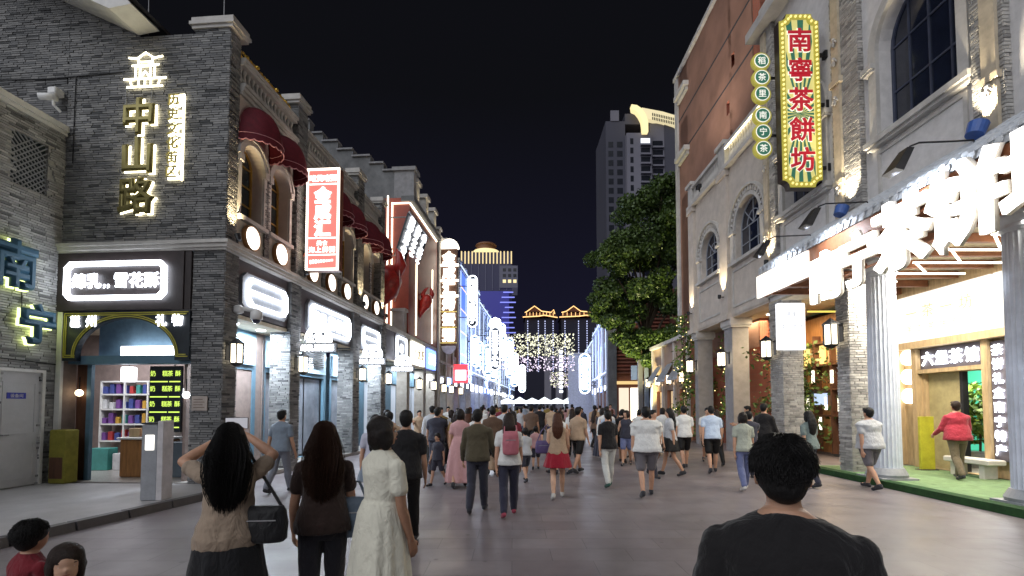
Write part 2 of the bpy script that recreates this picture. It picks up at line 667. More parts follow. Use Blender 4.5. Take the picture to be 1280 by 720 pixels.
def word(parent, s, p, orient, size, mat, off=0.01, ext=0.02, name='lettering', sx=1.0):
    """a whole short line of small print as one piece"""
    return glyph(parent, s, p, orient, size, mat, off, ext, name, sx=sx)


def light(kind, name, parent, p, energy, col=(1, 0.8, 0.5), size=0.1, rot=(0, 0, 0), spot=60, blend=0.6, shape=None, sy=None):
    d = bpy.data.lights.new(name, kind)
    d.energy = energy
    d.color = col
    if kind == 'AREA':
        d.size = size
        if shape:
            d.shape = shape
        if sy:
            d.shape = 'RECTANGLE'
            d.size_y = sy
    else:
        d.shadow_soft_size = size
    if kind == 'SPOT':
        d.spot_size = R(spot)
        d.spot_blend = blend
    o = bpy.data.objects.new(name, d)
    C.objects.link(o)
    b = BASE.get(parent.name, (0, 0, 0)) if parent else (0, 0, 0)
    o.location = (p[0] - b[0], p[1] - b[1], p[2] - b[2])
    o.rotation_euler = rot
    o.parent = parent
    return o


# ------------------------------------------------------------------ shared building pieces
def arch_pts(c, w, zs, n=14):
    return [(c - w * math.cos(PI * k / n), zs + w * math.sin(PI * k / n)) for k in range(n + 1)]


def window(parent, P, c, w, z0, zs, arch, d, fm, gm, nv=2, nh=3, t=0.05, fan=False, zt=None):
    """window part: frame mesh > panes"""
    m = MB(parent)
    if arch:
        o = [(c - w, z0)] + arch_pts(c, w, zs) + [(c + w, z0)]
        i = [(c - w + t, z0 + t)] + arch_pts(c, w - t, zs) + [(c + w - t, z0 + t)]
    else:
        o = [(c - w, z0), (c - w, zs), (c + w, zs), (c + w, z0)]
        i = [(c - w + t, z0 + t), (c - w + t, zs - t), (c + w - t, zs - t), (c + w - t, z0 + t)]
    m.ring(P, o, i, d - 0.03, d + 0.03)
    tb = t * 0.55
    us = [c - w + 2 * w * k / nv for k in range(nv + 1)]
    top = zs if arch else zs
    zz = [z0 + (top - z0) * k / nh for k in range(nh + 1)]
    for u in us[1:-1]:
        ztop = top
        if arch and not fan:
            ztop = zs + math.sqrt(max(0, w * w - (u - c) ** 2)) - t
        m.pbox(P, u - tb / 2, u + tb / 2, z0 + t, ztop, d - 0.02, d + 0.022)
    for z in zz[1:(None if arch else -1)]:
        m.pbox(P, c - w + t, c + w - t, z - tb / 2, z + tb / 2, d - 0.02, d + 0.025)
    if fan:
        for k in (1, 2, 3):
            a = PI * k / 4
            pa = (c, zs)
            pb = (c + (w - t) * math.cos(a), zs + (w - t) * math.sin(a))
            dx, dz = pb[0] - pa[0], pb[1] - pa[1]
            ln = math.hypot(dx, dz)
            nx, nz = -dz / ln * tb / 2, dx / ln * tb / 2
            m.prism(P, [(pa[0] + nx, pa[1] + nz), (pb[0] + nx, pb[1] + nz), (pb[0] - nx, pb[1] - nz), (pa[0] - nx, pa[1] - nz)], d - 0.02, d + 0.022)
        m.strip(P, arch_pts(c, w * 0.52, zs), arch_pts(c, w * 0.52 - tb, zs), d - 0.02, d + 0.022)
    wo = m.build('window', fm, parent)
    for a, b in zip(us, us[1:]):
        for z, y in zip(zz, zz[1:]):
            g = MB(parent)
            j = random.uniform(-0.004, 0.004)
            g.face(P(a, z, d + j), P(b, z, d - j), P(b, y, d - j * 0.5), P(a, y, d + j))
            g.build('pane', gm, wo)
    if arch:
        g = MB(parent)
        pts = arch_pts(c, w - 0.01, zs)
        g.face(*[P(u, z, d) for u, z in pts])
        g.build('pane', gm, wo)
    return wo


def lantern(label, F, p, side, s=1.0, group='wall lanterns along the street', far=False, e=None):
    """box lantern on a bracket: side +1 hangs towards +X of the frame, -1 towards -X"""
    t = thing('wall_lantern', label, 'lantern', F, p, group)
    x, y, z = p
    cx = x + side * 0.2 * s
    m = MB(t)
    m.box(min(x, x + side * 0.03), max(x, x + side * 0.03), y - 0.05 * s, y + 0.05 * s, z - 0.12 * s, z + 0.2 * s)
    m.tube([(x, y, z + 0.15 * s), (cx, y, z + 0.24 * s), (cx, y, z + 0.2 * s)], 0.012 * s, 6)
    m.build('bracket', BLACK, t)
    m = MB(t)
    h = 0.17 * s
    r = 0.105 * s
    m.lathe(cx, y, [(r * 1.4, z + h), (r * 1.35, z + h + 0.02 * s), (r * 0.5, z + h + 0.09 * s), (r * 0.15, z + h + 0.12 * s)], 6)
    m.lathe(cx, y, [(r * 0.3, z - h - 0.07 * s), (r * 1.1, z - h - 0.02 * s), (r * 1.15, z - h)], 6)
    for a in range(6):
        q = PI / 3 * a
        px, py = cx + r * 1.1 * math.cos(q), y + r * 1.1 * math.sin(q)
        m.box(px - 0.009 * s, px + 0.009 * s, py - 0.009 * s, py + 0.009 * s, z - h, z + h)
    m.build('lantern_cage', BLACK, t)
    m = MB(t)
    m.lathe(cx, y, [(r * 1.02, z - h), (r * 1.02, z + h)], 6)
    m.build('glass', e or E_LANTERN, t)
    return t

# ================================================================== ground
random.seed(7)


def paving_material():
    m, nt, b, lk = nodes('street_paving')
    tc = nt.nodes.new('ShaderNodeTexCoord')
    mp = nt.nodes.new('ShaderNodeMapping')
    lk.new(tc.outputs['Object'], mp.inputs['Vector'])
    bk = nt.nodes.new('ShaderNodeTexBrick')
    bk.inputs['Scale'].default_value = 1.0
    bk.inputs['Brick Width'].default_value = 0.9
    bk.inputs['Row Height'].default_value = 0.45
    bk.inputs['Mortar Size'].default_value = 0.006
    bk.inputs['Mortar Smooth'].default_value = 0.3
    bk.inputs['Color1'].default_value = (0.175, 0.152, 0.163, 1)
    bk.inputs['Color2'].default_value = (0.205, 0.182, 0.192, 1)
    bk.inputs['Mortar'].default_value = (0.12, 0.107, 0.113, 1)
    lk.new(mp.outputs['Vector'], bk.inputs['Vector'])
    n = nt.nodes.new('ShaderNodeTexNoise')
    n.inputs['Scale'].default_value = 1.3
    n.inputs['Detail'].default_value = 9
    n.inputs['Roughness'].default_value = 0.7
    lk.new(mp.outputs['Vector'], n.inputs['Vector'])
    mr = nt.nodes.new('ShaderNodeMapRange')
    mr.inputs['From Min'].default_value = 0.3
    mr.inputs['From Max'].default_value = 0.7
    mr.inputs['To Min'].default_value = 0.78
    mr.inputs['To Max'].default_value = 1.12
    lk.new(n.outputs['Fac'], mr.inputs['Value'])
    mx = nt.nodes.new('ShaderNodeMix')
    mx.data_type = 'RGBA'
    mx.blend_type = 'MULTIPLY'
    mx.inputs['Factor'].default_value = 1
    lk.new(bk.outputs['Color'], mx.inputs['A'])
    lk.new(mr.outputs['Result'], mx.inputs['B'])
    vo = nt.nodes.new('ShaderNodeTexVoronoi')
    vo.inputs['Scale'].default_value = 2.3
    lk.new(mp.outputs['Vector'], vo.inputs['Vector'])
    sp = nt.nodes.new('ShaderNodeMapRange')
    sp.inputs['From Min'].default_value = 0.045
    sp.inputs['From Max'].default_value = 0.085
    sp.inputs['To Min'].default_value = 0.62
    sp.inputs['To Max'].default_value = 1.0
    lk.new(vo.outputs['Distance'], sp.inputs['Value'])
    st = nt.nodes.new('ShaderNodeTexNoise')
    st.inputs['Scale'].default_value = 0.45
    st.inputs['Detail'].default_value = 4
    st.inputs['Distortion'].default_value = 1.2
    lk.new(mp.outputs['Vector'], st.inputs['Vector'])
    sr = nt.nodes.new('ShaderNodeMapRange')
    sr.inputs['From Min'].default_value = 0.56
    sr.inputs['From Max'].default_value = 0.70
    sr.inputs['To Min'].default_value = 1.0
    sr.inputs['To Max'].default_value = 0.80
    lk.new(st.outputs['Fac'], sr.inputs['Value'])
    mu = nt.nodes.new('ShaderNodeMath')
    mu.operation = 'MULTIPLY'
    lk.new(sp.outputs['Result'], mu.inputs[0])
    lk.new(sr.outputs['Result'], mu.inputs[1])
    mx2 = nt.nodes.new('ShaderNodeMix')
    mx2.data_type = 'RGBA'
    mx2.blend_type = 'MULTIPLY'
    mx2.inputs['Factor'].default_value = 1
    lk.new(mx.outputs['Result'], mx2.inputs['A'])
    lk.new(mu.outputs[0], mx2.inputs['B'])
    lk.new(mx2.outputs['Result'], b.inputs['Base Color'])
    n2 = nt.nodes.new('ShaderNodeTexNoise')
    n2.inputs['Scale'].default_value = 1.4
    n2.inputs['Detail'].default_value = 2
    lk.new(mp.outputs['Vector'], n2.inputs['Vector'])
    m2 = nt.nodes.new('ShaderNodeMapRange')
    m2.inputs['From Min'].default_value = 0.3
    m2.inputs['From Max'].default_value = 0.7
    m2.inputs['To Min'].default_value = 0.30
    m2.inputs['To Max'].default_value = 0.46
    lk.new(n2.outputs['Fac'], m2.inputs['Value'])
    lk.new(m2.outputs['Result'], b.inputs['Roughness'])
    n3 = nt.nodes.new('ShaderNodeTexNoise')
    n3.inputs['Scale'].default_value = 120
    lk.new(mp.outputs['Vector'], n3.inputs['Vector'])
    ad = nt.nodes.new('ShaderNodeMath')
    ad.operation = 'MULTIPLY_ADD'
    ad.inputs[1].default_value = 0.12
    lk.new(n3.outputs['Fac'], ad.inputs[0])
    inv = nt.nodes.new('ShaderNodeMath')
    inv.operation = 'SUBTRACT'
    inv.inputs[0].default_value = 1
    lk.new(bk.outputs['Fac'], inv.inputs[1])
    lk.new(inv.outputs[0], ad.inputs[2])
    bp = nt.nodes.new('ShaderNodeBump')
    bp.inputs['Strength'].default_value = 0.35
    bp.inputs['Distance'].default_value = 0.01
    lk.new(ad.outputs[0], bp.inputs['Height'])
    lk.new(bp.outputs['Normal'], b.inputs['Normal'])
    return m


PAVING = paving_material()
m = MB()
m.face((-900, -200, -0.03), (900, -200, -0.03), (900, 1500, -0.03), (-900, 1500, -0.03))
struct('ground', m, pm('city_ground', (0.06, 0.06, 0.062), 0.9))
m = MB()
m.face((-16, -14, 0), (16, -14, 0), (16, 140, 0), (-16, 140, 0))
struct('street', m, PAVING)
# raised pavement beside the annex on the left, with its dark kerb
m = MB()
m.add([(-11, -6, 0), (-6.75, -6, 0), (-6.42, 5.2, 0), (-5.72, 8.9, 0), (-6.05, 10.0, 0), (-11, 10.2, 0)] +
      [(-11, -6, 0.1), (-6.75, -6, 0.1), (-6.42, 5.2, 0.1), (-5.72, 8.9, 0.1), (-6.05, 10.0, 0.1), (-11, 10.2, 0.1)],
      [(6, 7, 8, 9, 10, 11)] + [(i, (i + 1) % 6, (i + 1) % 6 + 6, i + 6) for i in range(6)])
struct('pavement', m, pm('pavement_slabs', (0.36, 0.35, 0.36), 0.45, var=0.1, scale=2.5, dirt=0.25))
m = MB()
ks = [(-6.75, -6), (-6.42, 5.2), (-5.72, 8.9), (-5.95, 10.0)]
for (xa, ya), (xb, yb) in zip(ks, ks[1:]):
    n = max(1, round(math.hypot(xb - xa, yb - ya) / 0.8))
    for k in range(n):
        a, b2 = k / n + 0.004, (k + 1) / n - 0.004
        p0 = (xa + (xb - xa) * a, ya + (yb - ya) * a)
        p1 = (xa + (xb - xa) * b2, ya + (yb - ya) * b2)
        m.add([(p0[0], p0[1], 0.0), (p0[0] + 0.16, p0[1], 0.0), (p1[0] + 0.16, p1[1], 0.0), (p1[0], p1[1], 0.0),
               (p0[0], p0[1], 0.125), (p0[0] + 0.14, p0[1], 0.125), (p1[0] + 0.14, p1[1], 0.125), (p1[0], p1[1], 0.125)],
              [(4, 5, 6, 7), (0, 1, 5, 4), (1, 2, 6, 5), (2, 3, 7, 6), (3, 0, 4, 7)])
struct('kerb', m, pm('dark_granite_kerb', (0.075, 0.07, 0.075), 0.5))

# ================================================================== left corner building
bld = thing('corner_building', 'grey brick corner building with maroon awnings and arched upper windows', 'building', F_L, (0, 0, 0))
E0 = PE(0.0)
Lp = PL(0.0)
# solid core behind the brick skins
m = MB(bld)
m.box(-3.75, -0.03, 0.04, 0.1, 5.2, 9.78)                       # end wall backing
m.build('wall', MORTAR, bld)
m = MB(bld)
m.prism(PE(0.1), [(-9.0, 7.0), (-3.75, 7.0), (-3.75, 9.78), (-2.1, 9.78), (-3.9, 10.75), (-9.0, 13.3)], 0.0, 0.06)
m.build('gable_wall', MORTAR, bld)
m = MB(bld)
m.box(-9.0, -0.35, 9.3, 9.5, 3.9, 9.2)                          # far end wall
m.build('rear_wall', MORTAR, bld)
m = MB(bld)
m.box(-9.0, -0.3, 0.12, 9.3, 8.95, 9.05)
m.build('roof_slab', ROOFD, bld)


def keep_end(u, z):
    if z > 9.78:
        return u < -2.1 and z < 9.9 + (-2.1 - u) * 0.49 - 0.05
    return True


col = []
MB().bricks(E0, -3.75, -0.001, 5.2, 9.78, 0.25, 0.051, collect=col)
MB().bricks(E0, -6.5, -3.752, 7.6, 9.78, 0.25, 0.051, collect=col)
MB().bricks(E0, -6.5, -2.1, 9.78, 12.0, 0.25, 0.051, collect=col, keep=keep_end)
# the 300 that show largest: around the backlit characters
col.sort(key=lambda c: (c[0] + 1.8) ** 2 + (c[2] - 7.2) ** 2 * 0.6)
BRICK_MESH = {}


def brick_mesh(kind, mat):
    if (kind, mat.name) not in BRICK_MESH:
        g = MB()
        ip = 0.012
        if kind == 'E':
            g.add([(-.5, 1, -.5), (.5, 1, -.5), (.5, 1, .5), (-.5, 1, .5), (-.5 + ip, 0, -.5 + 4 * ip), (.5 - ip, 0, -.5 + 4 * ip), (.5 - ip, 0, .5 - 4 * ip), (-.5 + ip, 0, .5 - 4 * ip)],
                  [(4, 5, 6, 7), (0, 1, 5, 4), (1, 2, 6, 5), (2, 3, 7, 6), (3, 0, 4, 7)])
        else:
            g.add([(-1, -.5, -.5), (-1, .5, -.5), (-1, .5, .5), (-1, -.5, .5), (0, -.5 + ip, -.5 + 4 * ip), (0, .5 - ip, -.5 + 4 * ip), (0, .5 - ip, .5 - 4 * ip), (0, -.5 + ip, .5 - 4 * ip)],
                  [(4, 5, 6, 7), (0, 1, 5, 4), (1, 2, 6, 5), (2, 3, 7, 6), (3, 0, 4, 7)])
        me = bpy.data.meshes.new('brick')
        me.from_pydata(g.v, [], g.f)
        me.materials.append(mat)
        BRICK_MESH[(kind, mat.name)] = me
    return BRICK_MESH[(kind, mat.name)]


def brick_parts(parent, kind, plane0, items, mat):
    b = BASE.get(parent.name, (0, 0, 0))
    for a, c, z, y, dd, t in items:
        o = bpy.data.objects.new('brick', brick_mesh(kind, mat))
        C.objects.link(o)
        if kind == 'E':
            o.location = ((a + c) / 2 - b[0], plane0 - dd - b[1], (z + y) / 2 - b[2])
            o.scale = (c - a, 0.03 + dd, y - z)
        else:
            o.location = (plane0 + dd - b[0], (a + c) / 2 - b[1], (z + y) / 2 - b[2])
            o.scale = (0.03 + dd, c - a, y - z)
        o.parent = parent


def brick_rest(parent, P, items, mat, more=None):
    m = MB(parent)
    for a, b, za, zb, dd, t in items:
        m.tint = t
        ip, back = 0.003, -0.02
        m.face(P(a + ip, za + ip, dd), P(b - ip, za + ip, dd), P(b - ip, zb - ip, dd), P(a + ip, zb - ip, dd))
        m.face(P(a, za, back), P(b, za, back), P(b - ip, za + ip, dd), P(a + ip, za + ip, dd))
        m.face(P(a, zb, back), P(b, zb, back), P(b - ip, zb - ip, dd), P(a + ip, zb - ip, dd))
        m.face(P(a, za, back), P(a, zb, back), P(a + ip, zb - ip, dd), P(a + ip, za + ip, dd))
        m.face(P(b, za, back), P(b, zb, back), P(b - ip, zb - ip, dd), P(b - ip, za + ip, dd))
    m.tint = 0.5
    if more:
        more(m)
    return m.build('brick_facing', mat, parent, kind='stuff')


brick_parts(bld, 'E', 0.0, col[:300], GREYB_O)
PIERS = [(0.0, 0.45), (2.6, 3.1), (6.64, 7.2), (9.4, 9.95)]


def more_bricks(m):
    m.bricks(PE(0.0), -0.70, -0.001, 0.1, 5.0, 0.25, 0.051)
    for a, b in PIERS:
        m.bricks(PL(0.0), a, b, 0.1, 5.0, 0.24, 0.051)
        if a > 0:
            m.bricks(PE(a), -0.55, -0.001, 0.1, 3.78, 0.24, 0.051)
    # upper pilasters and brick strips between the windows
    for a, b in ((0.0, 0.33), (2.6, 3.1), (6.64, 7.2), (9.0, 9.4)):
        m.bricks(PL(0.10 if a else 0.0), a, b, 5.2, 9.78, 0.24, 0.051)
        if a:
            m.bricks(PE(a), -0.2, 0.1, 5.2, 9.78, 0.2, 0.051)
    for c in (1.42, 4.34, 5.46, 8.08):
        m.bricks(PL(0.02), c - 0.1, c + 0.1, 5.2, 7.15, 0.2, 0.051)
    m.bricks(PE(0.0), -0.81, -0.001, 9.78, 9.86, 0.24, 0.051)


brick_rest(bld, E0, col[300:], GREYB, more_bricks)
for a, b in PIERS:
    m = MB(bld)
    m.box(-0.70 if a == 0 else -0.55, -0.025, a + 0.025, b, 0.0, 5.0)
    m.build('pier_core', MORTAR, bld)
for a, b in ((0.0, 0.33), (2.6, 3.1), (6.64, 7.2), (9.0, 9.4)):
    m = MB(bld)
    m.box(-0.3 if a else -0.81, 0.075 if a else -0.025, a + 0.025, b, 5.21, 9.85)
    m.build('pilaster_core', MORTAR, bld)
# street facade: stucco wall with arched openings
WINS = [0.85, 1.98, 3.75, 4.9, 6.02, 7.6, 8.62]
m = MB(bld)
for (a, b), ws in (((0.33, 2.6), WINS[:2]), ((3.1, 6.64), WINS[2:5]), ((7.2, 9.0), WINS[5:])):
    m.wall(PL(-0.02), a, b, 5.2, 8.62, [(c, 0.40, 5.92, 7.28, True) for c in ws], depth=0.30)
m.build('facade_stucco', STUCCO, bld)
for c in WINS:
    m = MB(bld)
    m.strip(PL(-0.02), arch_pts(c, 0.52, 7.28, 16), arch_pts(c, 0.40, 7.28, 16), 0.0, 0.07)
    m.strip(PL(-0.02), arch_pts(c, 0.56, 7.28, 16), arch_pts(c, 0.50, 7.28, 16), 0.0, 0.10)
    for s in (-1, 1):
        m.pbox(PL(-0.02), c + s * 0.47 - 0.07, c + s * 0.47 + 0.07, 7.14, 7.30, 0, 0.10)
        m.pbox(PL(-0.02), c + s * 0.47 - 0.05, c + s * 0.47 + 0.05, 5.98, 7.14, 0, 0.05)
    m.build('arch_moulding', STONE, bld)
    window(bld, PL(-0.02), c, 0.40, 5.94, 7.28, True, -0.28, OCHRE, GLASS, 2, 3, 0.06)
    pbx('sill', bld, STONE, PL(-0.02), c - 0.52, c + 0.52, 5.84, 5.93, -0.05, 0.12)
# rooms behind the upper windows (dark)
m = MB(bld)
m.box(-1.2, -0.6, 0.4, 9.0, 5.3, 8.8)
m.build('inner_wall', ROOFD, bld)
# cornices and parapet
m = MB(bld)
for z0, z1, d in ((5.0, 5.05, 0.07), (5.05, 5.13, 0.11), (5.13, 5.2, 0.15)):
    m.box(-3.75, d, -d, 9.4, z0, z1)
m.build('storey_cornice', STONE, bld)
m = MB(bld)
for (a, b) in ((0.33, 2.6), (3.1, 6.64), (7.2, 9.0)):
    for z0, z1, d in ((8.62, 8.70, 0.05), (8.70, 8.78, 0.10), (8.78, 8.86, 0.14)):
        m.box(-0.3, d, a + 0.002, b - 0.002, z0, z1)
    m.box(-0.25, 0.08, a + 0.002, b - 0.002, 9.28, 9.36)
    m.box(-0.28, 0.12, a + 0.002, b - 0.002, 9.36, 9.44)
m.build('parapet_cornice', STONE, bld)
bal = MB()
bal.lathe(0, 0, [(0.05, 0), (0.05, 0.04), (0.03, 0.06), (0.055, 0.16), (0.028, 0.30), (0.05, 0.38), (0.05, 0.42)], 8)
bal_me = bpy.data.meshes.new('baluster')
bal_me.from_pydata(bal.v, [], bal.f)
bal_me.materials.append(STONE)


def balusters(parent, pts, me, name='baluster'):
    b = BASE[parent.name]
    for p in pts:
        o = bpy.data.objects.new(name, me)
        C.objects.link(o)
        o.parent = parent
        o.location = (p[0] - b[0], p[1] - b[1], p[2] - b[2])


for (a, b) in ((0.33, 2.6), (3.1, 6.64), (7.2, 9.0)):
    n = int((b - a) / 0.15)
    balusters(bld, [(-0.06, a + (b - a) * (k + 0.5) / n, 8.86) for k in range(n)], bal_me)
for (a, b, x0) in ((0.0, 0.45, -0.81), (2.6, 3.1, -0.3), (6.64, 7.2, -0.3), (9.0, 9.4, -0.3)):
    e = 0.0 if a == 0 else 0.08
    m = MB(bld)
    for z0, z1, d in ((9.86, 9.93, 0.05), (9.93, 10.0, 0.09), (10.0, 10.10, 0.06)):
        m.box(x0 - d, e + d + 0.02, a - d, b + d, z0, z1)
    m.build('pier_cap', STONE, bld)
# gable verge above the end wall: white soffit board with dark tiles on top
m = MB(bld)
m.prism(PE(0.0), [(-1.62, 9.86), (-2.1, 9.80), (-9.0, 13.18), (-9.0, 13.5), (-1.72, 9.98)], 0.03, 0.75)
m.build('verge_board', WHITEP, bld)
for k in range(14):
    m = MB(bld)
    u0 = -1.62 - k * 0.42
    z0 = 10.0 + (-1.72 - u0) * 0.484
    m.prism(PE(0.0), [(u0, z0 + 0.01), (u0 - 0.45, z0 + 0.23), (u0 - 0.45, z0 + 0.29), (u0 + 0.02, z0 + 0.07)], -2.0, 0.80)
    m.build('roof_tile', ROOFD, bld)
# gold scrolls on the parapet
orn = thing('gold_parapet_ornament', 'gold scroll ornament on the parapet beside the corner pier', 'ornament', F_L, (-0.05, 1.4, 9.44))
for k in range(5):
    y = 0.62 + k * 0.4
    m = MB(orn)
    for s in (-1, 1):
        pts = []
        for j in range(15):
            a = j / 14 * 3.6 * PI / 2
            r = 0.12 * (1 - j / 20)
            pts.append((-0.05, y + s * (0.05 + 0.1 - r * math.cos(a)), 9.47 + r * math.sin(a) + 0.10))
        m.tube(pts, 0.028, 6)
    m.ball((-0.05, y, 9.66 + 0.04 * (k % 2)), 0.05, 8, 6)
    m.box(-0.1, 0.0, y - 0.16, y + 0.16, 9.44, 9.48)
    m.build('scroll', GOLD, orn, smooth=True)


# awnings
def awning(c, i, label):
    t = thing('awning', label, 'awning', F_L, (0.05, c, 7.6), 'maroon awnings on the corner building')
    m = MB(t)
    n, k = 16, 8
    w, d, h, z0 = 0.56, 0.62, 0.85, 7.72
    vs, fs = [], []
    for e in range(k + 1):
        el = PI / 2 * e / k
        for a in range(n + 1):
            al = PI * a / n
            puff = 1 + 0.025 * math.cos(al * n * 0.5)
            vs.append((0.03 + d * math.sin(al) * math.cos(el) * puff, c - w * math.cos(al) * math.cos(el), z0 + h * math.sin(el)))
    for e in range(k):
        for a in range(n):
            i0 = e * (n + 1) + a
            fs.append((i0, i0 + 1, i0 + n + 2, i0 + n + 1))
    m.add(vs, fs)
    m.build('canopy', MAROON, t, smooth=True)
    m = MB(t)
    b = MB(t)
    n2 = 48
    top, bot = [], []
    for a in range(n2 + 1):
        al = PI * a / n2
        x, y = 0.03 + d * 1.02 * math.sin(al), c - w * 1.02 * math.cos(al)
        dz = 0.13 + 0.035 * abs(math.sin(a * PI / 4))
        top.append((x, y, z0 + 0.005))
        bot.append((x, y, z0 - dz))
    for a in range(n2):
        m.face(top[a], top[a + 1], bot[a + 1], bot[a])
    m.build('valance', MAROON, t)
    b.tube(bot, 0.012, 5)
    b.tube(top, 0.008, 5)
    b.build('braid', PINKTRIM, t)
    return t


AWL = ['maroon dome awning next to the grey corner pier', 'maroon dome awning second from the corner pier, left of the tall red lightbox',
       'maroon dome awning just behind the tall red lightbox', 'maroon dome awning in the middle of the three-window bay behind the red lightbox',
       'maroon dome awning at the far end of the three-window bay', 'maroon dome awning first past the third brick pilaster',
       'farthest maroon dome awning, beside the red crayfish front']
for i, c in enumerate(WINS):
    awning(c, i, AWL[i])

# round lit discs under the windows
DISCS = [0.80, 1.98, 3.62, 4.78, 5.92, 7.50, 8.62]
DN = ['nearest the grey corner pier', 'second from the corner pier', 'just left of the red lightbox foot', 'just right of the red lightbox foot', 'fifth from the corner', 'sixth from the corner', 'farthest, by the red crayfish front']
for i, c in enumerate(DISCS):
    t = thing('disc_lamp', 'round glowing wall disc under an arched window, ' + DN[i], 'lamp', F_L, (0, c, 5.5), 'round lit discs along the cornice')
    P = PL(-0.02)
    m = MB(t)
    m.plathe(P, c, 5.53, [(0.27, 0.0), (0.29, 0.03), (0.29, 0.10), (0.265, 0.12), (0.25, 0.10)], 28)
    m.build('rim', WOOD, t)
    m = MB(t)
    m.plathe(P, c, 5.53, [(0.25, 0.05), (0.25, 0.108), (0.15, 0.125)], 28)
    m.build('diffuser', E_DISC, t)

# uplights at the pilaster feet
for i, (y, x) in enumerate(((0.17, 0.14), (2.85, 0.24), (6.92, 0.24), (9.2, 0.24))):
    t = thing('uplight', ['small black uplight on the cornice at the corner pier', 'small black uplight on the cornice left of the red lightbox', 'small black uplight on the cornice at the third pilaster', 'small black uplight on the cornice by the crayfish front'][i], 'floodlight', F_L, (x, y, 5.2), 'uplights on the left cornice')
    m = MB(t)
    m.tube([(x, y, 5.2), (x, y, 5.27)], 0.03, 8)
    m.tube([(x + 0.04, y, 5.26), (x - 0.0, y, 5.40)], [0.055, 0.065], 10)
    m.build('housing', BLACK, t)
    light('SPOT', 'uplight_lamp', t, (x + 0.03, y, 5.44), 110, (1.0, 0.78, 0.45), 0.03, (PI, R(-5), 0), 75, 0.9)

# ------------------------------------------------------------------ ground floor of the corner building
fa = MB(bld)
for a, b in ((0.45, 2.6), (3.1, 6.64), (7.2, 9.4)):
    fa.box(-0.30, -0.10, a, b, 3.78, 5.0)
fa.build('fascia', MAUVE, bld)
m = MB(bld)
m.box(-1.2, -0.10, 0.45, 9.4, 3.66, 3.75)
m.build('arcade_ceiling', CEIL, bld)
m = MB(bld)
m.box(-7.2, -0.0, 0.1, 9.5, -0.02, 0.10)
m.build('arcade_floor', FLOORIN, bld)
SW = PL(-1.0)
SHOPS = [((0.6, 2.7), 'cool'), ((3.0, 6.7), 'warm'), ((7.0, 9.5), 'cool')]
m = MB(bld)
for (a, b), k in SHOPS:
    m.wall(SW, a, b, 0.1, 3.66, [((a + b) / 2, (b - a) / 2 - 0.15, 0.12, 2.65, False)], 0.15)
m.box(-3.7, -1.0, 9.4, 9.5, 0.1, 3.7)
m.build('shop_wall', BLUEP, bld)
for (a, b), k in SHOPS:
    c, w = (a + b) / 2, (b - a) / 2 - 0.15
    window(bld, SW, c, w, 0.12, 2.65, False, -0.12, BLACK, pm('shopfront_glass', (0.20, 0.22, 0.26), 0.08, var=0.3, scale=1.2, bump=0, spec=0.9), 3 if b - a > 3 else 2, 1, 0.06)
    m = MB(bld)
    m.pbox(SW, a + 0.12, b - 0.12, 2.78, 3.5, 0.0, 0.06)
    fo = m.build('shop_sign_band', pm('pale_blue_band', (0.35, 0.48, 0.60), 0.45), bld)
    line_text(bld, '雪花酥' if k == 'cool' else '奶茶饮品', SW, c, 3.1, 0.075, 'L', 0.34, E_WHITE, 0.42)
    for j in range(2):
        m = MB(bld)
        yy = a + (b - a) * (j + 0.5) / 2
        m.lathe(-0.55, yy, [(0.11, 3.655), (0.11, 3.63), (0.09, 3.625)], 14)
        m.build('ceiling_downlight', E_COOL, bld)
    light('AREA', 'arcade_lamp', bld, (-0.55, c, 3.6), 120, (0.80, 0.90, 1.0), 0.5, (0, 0, 0), sy=min(2.0, b - a - 0.3))
m = MB(bld)
m.prect(PL(-0.95), 3.2, 5.9, 1.2, 2.2, 0)
# vent grille in the second bay
m = MB(bld)
for k in range(8):
    m.pbox(SW, 4.9, 6.3, 3.0 + k * 0.065, 3.04 + k * 0.065, 0.08, 0.12)
m.build('vent_grille', BLACK, bld)

# the gift shop in the end wall
m = MB(bld)
m.box(-3.75, -3.60, 0.0, 0.3, 0.1, 5.0)
m.box(-7.2, -1.0, 3.0, 3.1, 0.1, 3.7)
m.box(-7.3, -7.2, 0.3, 3.0, 0.1, 3.7)
m.box(-1.08, -1.02, 0.3, 3.0, 0.1, 3.7)
m.build('shop_inner_wall', pm('shop_interior', (0.26, 0.20, 0.18), 0.7), bld)
m = MB(bld)
m.box(-7.2, -0.7, 0.12, 3.0, 3.70, 3.74)
m.build('shop_ceiling', CEIL, bld)
light('AREA', 'shop_lamp', bld, (-3.9, 1.6, 3.6), 48, (0.92, 0.93, 1.0), 1.4, (0, 0, 0))
# arched board with yellow lining
BO = PE(0.02)
arc = [(-2.17 + 1.13 * math.cos(PI * k / 20), 2.78 + 0.80 * math.sin(PI * k / 20)) for k in range(21)]


def band(m, P, poly, r, d):
    for (a, b) in zip(poly, poly[1:]):
        dx, dz = b[0] - a[0], b[1] - a[1]
        ln = math.hypot(dx, dz)
        nx, nz = -dz / ln * r, dx / ln * r
        ex, ez = dx / ln * r, dz / ln * r
        m.prism(P, [(a[0] + nx - ex, a[1] + nz - ez), (b[0] + nx + ex, b[1] + nz + ez), (b[0] - nx + ex, b[1] - nz + ez), (a[0] - nx - ex, a[1] - nz - ez)], d, d + 0.012)


